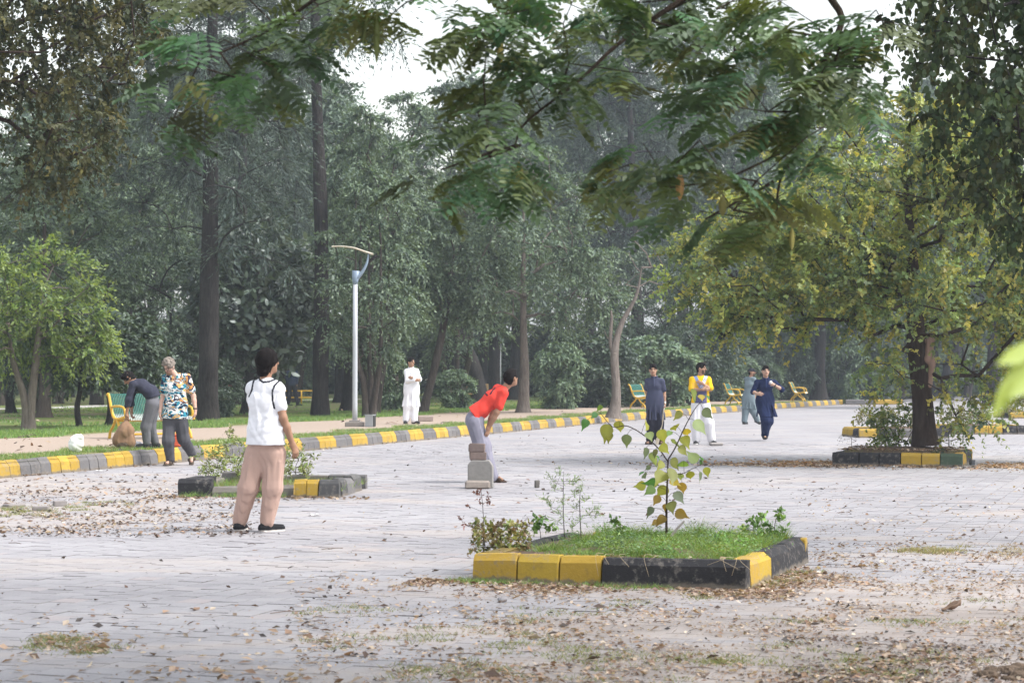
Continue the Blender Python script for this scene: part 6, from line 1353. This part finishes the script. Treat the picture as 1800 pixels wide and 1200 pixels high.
# wooden bench in the shade
root = empty('wooden_bench', TX(836, 88, LAWN), 'small wooden bench in the shade behind the man in red', 'bench'); WD = (0.36, 0.23, 0.11)
for x in (-0.45, 0.45):
    m = MB(); m.box((x, 0.2, 0.42), (0.06, 0.06, 0.84), (0.03, 0.03, 0.03)); m.build('leg', M_METAL, root); m = MB(); m.box((x, -0.2, 0.2), (0.06, 0.06, 0.4), (0.03, 0.03, 0.03)); m.build('leg', M_METAL, root)
m = MB(); m.box((0, 0, 0.43), (1.1, 0.5, 0.05), WD, bev=0.01); m.build('seat', M_WOOD, root); m = MB(); m.box((0, 0.17, 0.72), (1.1, 0.04, 0.30), WD, bev=0.01); m.build('backrest', M_WOOD, root)

# street lamp
DL = 49.5; lb = TX(624, DL); lb[2] = LAWN; lamp = empty('street_lamp', lb, 'pale grey street lamp with a thin curved wing head on the verge', 'street lamp')
PG, BG_ = (0.42, 0.44, 0.48), (0.19, 0.25, 0.33)
def ql(px, py): return P(px, py, DL) - lb
m = MB(); m.box((0.0, 0, 0.05), (0.46, 0.36, 0.13), (0.20, 0.18, 0.165), bev=0.02); m.box((0, 0, 0.135), (0.26, 0.24, 0.04), (0.24, 0.22, 0.21), bev=0.01); m.build('footing', M_STONE, lamp)
m = MB(); tp = ql(624.5, 498); m.tube([(0, 0, 0.12), (0, 0, 0.5), (tp[0] * 0.5, 0, tp[2] * 0.6), tp], [0.062, 0.060, 0.058, 0.055], 16, PG); m.build('pole', M_METAL, lamp, True)
m = MB(); a, b = ql(624, 500), ql(626, 476); m.tube([a, a + (b - a) * 0.3, b], [0.058, 0.075, 0.10], 16, BG_); m.build('collar', M_METAL, lamp, True)
m = MB(); m.tube(spline([ql(627, 490), ql(637, 478), ql(645, 462), ql(648, 444)], 14), np.linspace(0.075, 0.030, 14), 10, BG_, True, 0.6); m.build('arm', M_METAL, lamp, True)
c = spline([ql(583, 433.5), ql(600, 433.2), ql(622, 436), ql(640, 442), ql(656, 447)], 20); w = 0.13 * np.sin(np.pi * np.clip(np.linspace(0.10, 0.93, 20), 0, 1)) ** 0.7; th = 0.028 * np.linspace(0.6, 1.0, 20)
V = []
for p_, ww, t_ in zip(c, w, th): V += [p_ + A3(0, -ww, 0), p_ + A3(0, 0, t_), p_ + A3(0, ww, 0), p_ + A3(0, 0, -t_)]
F = [(i * 4 + k, i * 4 + (k + 1) % 4, i * 4 + 4 + (k + 1) % 4, i * 4 + 4 + k) for i in range(19) for k in range(4)] + [(0, 1, 2, 3), (79, 78, 77, 76)]
link('lamp_head', mesh_np('lamp_head', V, np.array(F), M_METAL, np.tile(A3(0.55, 0.49, 0.40), (len(V), 1)), True), lamp)
root = empty('electrical_cabinet', TX(651, 49.3, LAWN + 0.02), 'small grey cabinet with a dark side beside the lamp footing', 'cabinet'); root.rotation_euler = (0, 0, R(-28))
m = MB(); m.box((0, 0, 0.14), (0.22, 0.14, 0.28), (0.36, 0.38, 0.40), bev=0.008); m.build('case', M_METAL, root); m = MB(); m.box((0.115, 0, 0.14), (0.012, 0.125, 0.26), (0.02, 0.02, 0.022), bev=0.003); m.build('side_panel', M_METAL, root)
m = MB(); m.box((0, 0, 0.285), (0.24, 0.16, 0.015), (0.33, 0.35, 0.37), bev=0.004); m.build('lid', M_METAL, root)

# poles and railing in the background
for px, c3, D, py, lab, hh in ((879, (0.35, 0.37, 0.38), 96, 590, 'slim grey pole in the shade left of the forked pale tree', 3.4), (874.5, (0.55, 0.36, 0.03), 97, 640, 'short yellow pole beside the slim grey pole', 2.0)):
    m = MB(); m.tube([(0, 0, 0), (0, 0, hh * 0.5), (0, 0, hh)], 0.05, 10, c3); m.tube([(0, 0, 0), (0, 0, 0.03)], 0.10, 10, c3); o = m.build('pole', M_METAL, None, True, TX(px, D)); set_props(o, lab, 'pole')
root = empty('yellow_railing', TX(530, 86, LAWN), 'low yellow railing far behind the man in the vest', 'railing')
for i in range(5):
    m = MB(); m.tube([(-1.0 + i * 0.5, 0, 0), (-1.0 + i * 0.5, 0, 0.6)], 0.03, 8, BY); m.build('post', M_METAL, root, True)
for z in (0.3, 0.58):
    m = MB(); m.tube([(-1.05, 0, z), (1.05, 0, z)], 0.025, 8, BY); m.build('rail', M_METAL, root, True)
def chair(px, D, rz, lab):
    root = empty('plastic_chair', TX(px, D, LAWN), lab, 'chair'); root.rotation_euler = (0, 0, rz); c3 = (0.45, 0.02, 0.02)
    m = MB(); m.box((0, 0, 0.44), (0.48, 0.46, 0.04), c3, bev=0.012); m.build('seat', M_PLASTIC, root)
    m = MB(); m.box((0, 0.22, 0.68), (0.46, 0.035, 0.40), c3, bev=0.012); m.build('backrest', M_PLASTIC, root)
    for sx in (-1, 1):
        for sy in (-1, 1): m = MB(); m.tube([(sx * 0.20, sy * 0.19, 0.43), (sx * 0.24, sy * 0.23, 0)], [0.024, 0.018], 6, c3); m.build('leg', M_PLASTIC, root, True)
        m = MB(); m.tube(spline([(sx * 0.23, 0.2, 0.64), (sx * 0.25, 0, 0.65), (sx * 0.24, -0.2, 0.62), (sx * 0.23, -0.2, 0.44)], 10), 0.018, 6, c3); m.build('armrest', M_PLASTIC, root, True)
chair(413, 92, 2.6, 'red plastic chair far behind, nearer the left tall trunk'); chair(421, 95, 3.6, 'second red plastic chair just behind the first one')

# stones of the wicket
def rock(name, label, loc, d, c3, rz=0.0, bev=0.015, seed=0, cat='stone', tilt=0.0, taper=1.0, mat=None):
    m = MB(); m.box((0, 0, d[2] / 2), d, c3, bev=bev, taper=taper); V = m.V[0]; V += np.random.default_rng(seed).normal(0, 0.004, V.shape) * min(1, min(d) / 0.1)
    o = m.build(name, mat or M_STONE, None, False, loc, (tilt, 0, rz)); return set_props(o, label, cat)
w0 = G(840, 858)
CONC = (0.235, 0.225, 0.215)
rock('base_stone', 'flat rough stone lying at the bottom of the stacked wicket', (w0[0] - 0.005, w0[1] - 0.08, 0.0), (0.32, 0.16, 0.105), (0.25, 0.215, 0.19), 0.05, 0.02, 1)
m = MB(); pr = [(-0.16, 0), (0.16, 0), (0.162, 0.29), (0.11, 0.365), (-0.11, 0.362), (-0.158, 0.31)]
V = np.array([(x, y, z) for y in (-0.085, 0.085) for x, z in pr]) + np.random.default_rng(5).normal(0, 0.004, (12, 3)); m.add(V, [tuple(range(6)), tuple(range(11, 5, -1))] + [(i, (i + 1) % 6 + 0, 6 + (i + 1) % 6, 6 + i)[::-1] for i in range(6)], CONC)
o = m.build('concrete_block', M_STONE, None, False, (w0[0] + 0.035, w0[1] + 0.10, 0.0), (0, 0, -0.06)); bv = o.modifiers.new('edge', 'BEVEL'); bv.width = 0.012; bv.segments = 2; set_props(o, 'grey concrete block with sloping shoulders standing in the stacked wicket', 'block')
rock('brick', 'lower brown brick of the two on top of the concrete block', (w0[0] + 0.0, w0[1] + 0.10, 0.363), (0.215, 0.11, 0.108), (0.17, 0.128, 0.115), 0.05, 0.010, 6, 'brick')
rock('brick', 'topmost brown brick of the stacked wicket', (w0[0] - 0.012, w0[1] + 0.095, 0.472), (0.21, 0.105, 0.105), (0.16, 0.122, 0.112), -0.04, 0.010, 7, 'brick')
rock('upright_brick', 'small dark brick standing alone on the paving right of the wicket', G(944, 857), (0.055, 0.075, 0.10), (0.13, 0.12, 0.11), 0.2, 0.008, 8, 'brick')
rock('flat_stone', 'flat grey stone lying at the foot of the man in yellow', G(1259, 783), (0.27, 0.16, 0.065), (0.27, 0.25, 0.24), 0.1, 0.02, 9)
rock('stone_slab', 'concrete slab on the verge behind the man in white', TX(748, 55, LAWN + 0.02), (0.40, 0.25, 0.14), (0.28, 0.225, 0.20), 0.1, 0.015, 10)
for i, (x, y, d, lab) in enumerate(((72, 897, (0.17, 0.10, 0.05), 'leftmost loose paving brick among the litter'), (105, 889, (0.14, 0.10, 0.06), 'loose grey brick lying right behind the leftmost one'), (25, 890, (0.22, 0.14, 0.03), 'thin broken slab at the left edge of the paving'))):
    rock('loose_brick', lab, G(x, y), d, (0.24, 0.22, 0.215), 0.4 * i, 0.008, 20 + i, 'brick')
rock('small_dark_stone', 'small dark square stone right of the tree bed', G(1709, 817), (0.075, 0.075, 0.085), (0.09, 0.095, 0.105), 0.3, 0.008, 30)
rock('pebble', 'small grey pebble in front of the left stones of the front bed', G(883, 1057), (0.06, 0.05, 0.03), (0.26, 0.25, 0.26), 0.4, 0.01, 31)
for i, (x, y) in enumerate(((1572, 821), (1693, 823), (175, 828), (553, 1107 - 200))):
    m = MB(); rr = np.random.default_rng(40 + i); n_ = 6; V = [(0.09 * (a / 5 - 0.5) * 1.3 + rr.normal(0, 0.006), 0.07 * (b_ / 5 - 0.5) + rr.normal(0, 0.006), 0.008 + abs(rr.normal(0, 0.010))) for a in range(n_) for b_ in range(n_)]
    m.add(V, [(a * n_ + b_, (a + 1) * n_ + b_, (a + 1) * n_ + b_ + 1, a * n_ + b_ + 1) for a in range(n_ - 1) for b_ in range(n_ - 1)], (0.72, 0.70, 0.70))
    o = m.build('paper_scrap', M_PLASTIC, None, True, G(x, y)); set_props(o, ['crumpled white scrap in front of the black stones of the tree bed', 'white scrap at the right corner of the tree bed', 'white scrap lying at the foot of the left kerb', 'white scrap on the open paving near the man in the vest'][i], 'litter')
# big curled dry leaf
c0 = G(1672, 1073); n_ = 9; V = []
for i in range(n_):
    t = i / (n_ - 1); w = 0.045 * math.sin(math.pi * (0.06 + 0.9 * t)) ** 0.8
    for j in range(-3, 4):
        v = j / 3; V.append(((t - 0.5) * 0.13, w * v * (1 - 0.45 * t), 0.010 + 0.045 * v * v * t + 0.02 * t * t + 0.006 * math.sin(9 * t + 2 * v)))
F = [(i * 7 + j, (i + 1) * 7 + j, (i + 1) * 7 + j + 1, i * 7 + j + 1) for i in range(n_ - 1) for j in range(6)]
o = link('dry_leaf', mesh_np('dry_leaf', V, np.array(F), M_DRY, np.tile(A3(0.20, 0.125, 0.08), (len(V), 1)), True), None, c0, (0, 0, 0.25)); set_props(o, 'large curled brown leaf lying alone on the paving at lower right', 'leaf')
sd_ = o.modifiers.new('thick', 'SOLIDIFY'); sd_.thickness = 0.003
# clod of dark soil and debris in the lower right corner
s = S(); rr = np.random.default_rng(8)
for _ in range(26): s.ell(A3(rr.normal(0, 0.16), rr.normal(0, 0.16), 0.0), frame(rr.random() * 90), (0.05 + 0.05 * rr.random(), 0.05, 0.022 + 0.02 * rr.random()), 0.03)
s.cut((0, 0, 0), (0, 0, -1)); V, Q = s.mesh(0.012, 0.008, 3, (60, 60, 60)); o = link('soil_heap', mesh_np('soil_heap', V, Q, M_SOIL, None, True), None, G(1785, 1182)); o.scale = (0.62, 0.62, 0.7); set_props(o, 'low dark heap of soil and debris in the lower right corner', 'soil heap')

# bags by the bench
def lump(name, label, loc, prims, c3, h, wr, ws, mat, cat, cuts=(), colf=None):
    s = S(); 
    for p in prims: (s.cone(*p[1:]) if p[0] == 'c' else s.ell(*p[1:]))
    for c in cuts: s.cut(*c)
    V, Q = s.mesh(h, wr, 17, ws); C = colf(V) if colf else np.tile(np.array(c3), (len(V), 1)); o = link(name, mesh_np(name, V, Q, mat, C, True), None, loc); return set_props(o, label, cat)
I3 = np.eye(3)
lump('white_bag', 'full white plastic bag standing alone on the verge left of the bench', G(133, 794, LAWN), [('e', A3(0, 0, 0.12), I3, (0.115, 0.10, 0.13), 0.03), ('e', A3(0.03, 0, 0.22), I3, (0.09, 0.08, 0.07), 0.05), ('c', A3(0.06, 0, 0.24), A3(0.075, 0, 0.275), 0.03, 0.02, 0.03)], (0.80, 0.80, 0.80), 0.009, 0.010, (30, 30, 30), M_PLASTIC, 'bag', [((0, 0, 0), (0, 0, -1))])
q = pxf(500, 950, 469); hnd = q(349, 708, -0.16)
def sackcol(V):
    n_ = np.sin(V[:, 0] * 40 + V[:, 2] * 9) * 0.10 + np.sin(V[:, 1] * 55) * 0.06; return np.clip(np.array((0.26, 0.16, 0.10)) * (1 + n_)[:, None], 0, 1)
lump('brown_sack', 'brown cloth sack hanging from the hand of the bending man', LOC['bend'], [('c', hnd + A3(0, 0, 0.04), hnd - A3(0, 0, 0.05), 0.032, 0.026, 0.02), ('c', hnd - A3(0, 0, 0.04), hnd - A3(0.03, 0, 0.22), 0.035, 0.11, 0.04), ('c', hnd - A3(0.02, 0, 0.2), hnd - A3(0.10, 0.0, 0.38), 0.12, 0.13, 0.05), ('c', hnd - A3(-0.02, 0, 0.22), hnd - A3(-0.03, 0, 0.40), 0.10, 0.12, 0.05)], None, 0.009, 0.012, (48, 48, 10), M_CLOTH, 'sack', [((0, 0, 0.0), (0, 0, -1))], sackcol)
lump('white_bundle', 'crumpled white bag lying at the feet of the bending man', G(236, 787, LAWN), [('e', A3(0, 0, 0.05), I3, (0.10, 0.09, 0.075), 0.03), ('e', A3(0.10, 0, 0.03), I3, (0.10, 0.07, 0.045), 0.04), ('e', A3(-0.03, 0, 0.09), I3, (0.06, 0.06, 0.05), 0.03)], (0.72, 0.70, 0.78), 0.009, 0.012, (48, 48, 48), M_PLASTIC, 'bag', [((0, 0, 0), (0, 0, -1))])
lump('dark_bundle', 'dark brown bundle between the sack and the white bag', G(216, 788, LAWN), [('e', A3(0, 0, 0.045), I3, (0.075, 0.07, 0.06), 0.03), ('e', A3(-0.06, 0, 0.03), I3, (0.06, 0.06, 0.035), 0.03)], (0.06, 0.045, 0.03), 0.009, 0.009, (50, 50, 50), M_CLOTH, 'bundle', [((0, 0, 0), (0, 0, -1))])
root = empty('orange_container', G(304, 786, LAWN), 'orange plastic container on the verge behind the walking man', 'container')
m = MB(); m.box((0, 0, 0.10), (0.30, 0.18, 0.20), (0.62, 0.10, 0.045), bev=0.03, taper=0.88); m.build('body', M_PLASTIC, root); m = MB(); m.box((0, 0, 0.215), (0.25, 0.15, 0.035), (0.66, 0.14, 0.08), bev=0.012); m.build('lid', M_PLASTIC, root); m = MB(); m.tube(spline([(-0.09, 0, 0.23), (-0.06, 0, 0.28), (0.06, 0, 0.28), (0.09, 0, 0.23)], 10), 0.010, 6, (0.5, 0.08, 0.04)); m.build('handle', M_PLASTIC, root, True)
# cloth tied to the trunk
ct = P(1634, 600, ytree.location[1] - 0.10)
lump('hanging_cloth', 'beige scarf tied to the trunk of the yellowing tree', ct, [('c', A3(0, 0, 0.02), A3(-0.05, 0, -0.30), 0.045, 0.055, 0.03), ('c', A3(-0.05, 0, -0.28), A3(0.03, 0, -0.36), 0.05, 0.045, 0.03), ('c', A3(0.03, -0.01, -0.02), A3(0.035, -0.01, -0.38), 0.035, 0.042, 0.03), ('c', A3(0.035, 0, -0.36), A3(0.0, 0, -0.72), 0.045, 0.040, 0.03), ('c', A3(-0.14, 0.04, 0.0), A3(0.06, 0.0, 0.03), 0.03, 0.03, 0.03)], (0.30, 0.20, 0.165), 0.010, 0.009, (45, 45, 10), M_CLOTH, 'cloth')
# litter on the verge
for i, (x, y, c3, lab) in enumerate(((688, 745, (0.22, 0.09, 0.05), 'small brown scrap on the verge left of the man in white'), (783, 744, (0.05, 0.04, 0.035), 'dark flattened scrap on the verge right of the man in white'), (42, 770, (0.10, 0.07, 0.06), 'dark scrap on the dirt strip at the far left'), (56, 767, (0.12, 0.08, 0.07), 'second dark scrap on the dirt strip at the far left'))):
    p = G(x, y, LAWN); m = MB(); V = [(0.14 * (a - 2) / 2, 0.08 * (b_ - 1), 0.01 + 0.035 * (1 - abs(a - 2) / 2) + 0.01 * ((a + b_) % 2)) for a in range(5) for b_ in range(3)]; m.add(V, [(a * 3 + b_, (a + 1) * 3 + b_, (a + 1) * 3 + b_ + 1, a * 3 + b_ + 1) for a in range(4) for b_ in range(2)], c3)
    o = m.build('scrap', M_CLOTH, None, True, p, (0, 0, 0.3 * i)); set_props(o, lab, 'litter')
# bat
q = pxf(385, 955, 440); a, b = q(464, 600, -0.06), q(392, 950, -0.12); d = nrm(b - a); root = empty('cricket_bat', LOC['bat'], 'pale wooden bat held in the hand of the youth in the slate tunic', 'bat')
m = MB(); m.tube([a - d * 0.10, a + d * 0.20], [0.017, 0.016], 10, (0.62, 0.58, 0.52)); m.build('handle', M_WOOD, root, True)
s_ = nrm(np.cross(d, A3(0.75, 0.65, 0))); k = nrm(np.cross(s_, d)); V = []
for t, w, th in ((0.18, 0.017, 0.016), (0.23, 0.045, 0.018), (0.27, 0.053, 0.022), (0.60, 0.054, 0.032), (0.74, 0.053, 0.022), (np.linalg.norm(b - a) + 0.03, 0.045, 0.012)):
    c = a + d * t; V += [c - s_ * w, c - k * 0.012, c + s_ * w, c + k * th]
F = [(i * 4 + j, i * 4 + (j + 1) % 4, i * 4 + 4 + (j + 1) % 4, i * 4 + 4 + j) for i in range(5) for j in range(4)] + [(0, 1, 2, 3), (23, 22, 21, 20)]
link('blade', mesh_np('blade', V, np.array(F), M_WOOD, np.tile(A3(0.74, 0.62, 0.46), (len(V), 1))), root)
# ball
q = pxf(1410, 922, 414); s = S(); s.ell(A3(0, 0, 0), I3, (0.036,) * 3, 0.01); V, Q = s.mesh(0.006)
root = empty('ball', LOC['bowler'] + q(1440, 386, -0.30), 'white ball in the raised hand of the bowler', 'ball'); link('shell', mesh_np('shell', V, Q, M_PLASTIC, np.tile(A3(0.80, 0.76, 0.76), (len(V), 1)), True), root)
m = MB(); an = np.linspace(0, 2 * math.pi, 25); m.tube(np.stack([0.0365 * np.cos(an), 0.0365 * np.sin(an), 0 * an], 1), 0.0018, 4, (0.5, 0.4, 0.4), False); m.build('seam', M_PLASTIC, root, True)
# person walking far behind
q = lambda x, z, y=0.0: A3(x, y, z)
J = dict(head=q(0, 1.57), neck=q(0, 1.42), sha=q(-0.17, 1.36), shb=q(0.17, 1.36), ela=q(-0.2, 1.1), wra=q(-0.18, 0.86), elb=q(0.2, 1.1), wrb=q(0.2, 0.86), pel=q(0, 0.92), hipa=q(-0.09, 0.88), hipb=q(0.09, 0.88), kna=q(-0.10, 0.48), knb=q(0.16, 0.48), ana=q(-0.14, 0.09), anb=q(0.24, 0.10), toea=A3(1, -0.2, 0), toeb=A3(1, -0.2, 0))
person('person in dark clothes with a white collar walking far behind the man in the vest', TX(513, 82, LAWN), 100, J, (100, 0), 0.016, SK1, BH, [dict(name='shirt', make=tee(0.1, (1.8, 1.8), 0.016, 0.01), col=lambda V, J: np.where(((V[:, 2] > 1.40) & (np.abs(V[:, 0]) < 0.07))[:, None], A3(0.7, 0.7, 0.7), A3(0.02, 0.03, 0.055))), dict(name='trousers', make=trousers(), col=(0.02, 0.02, 0.025))], dict(kind='shoe', col=(0.02, 0.02, 0.02), sole=(0.02, 0.02, 0.02)))
# ================================================================= HAZE
h = MB(); h.box((0, 420, 12.4), (1820, 980, 27.0), (1, 1, 1))
t = NT('haze_air'); v = t.new('ShaderNodeVolumePrincipled'); v.inputs['Color'].default_value = (0.78, 0.87, 1.0, 1); v.inputs['Density'].default_value = 0.00065; v.inputs['Anisotropy'].default_value = 0.2
t.ln(v.outputs[0], t.out.inputs['Volume'])
set_props(h.build('haze', t.m), kind='stuff')
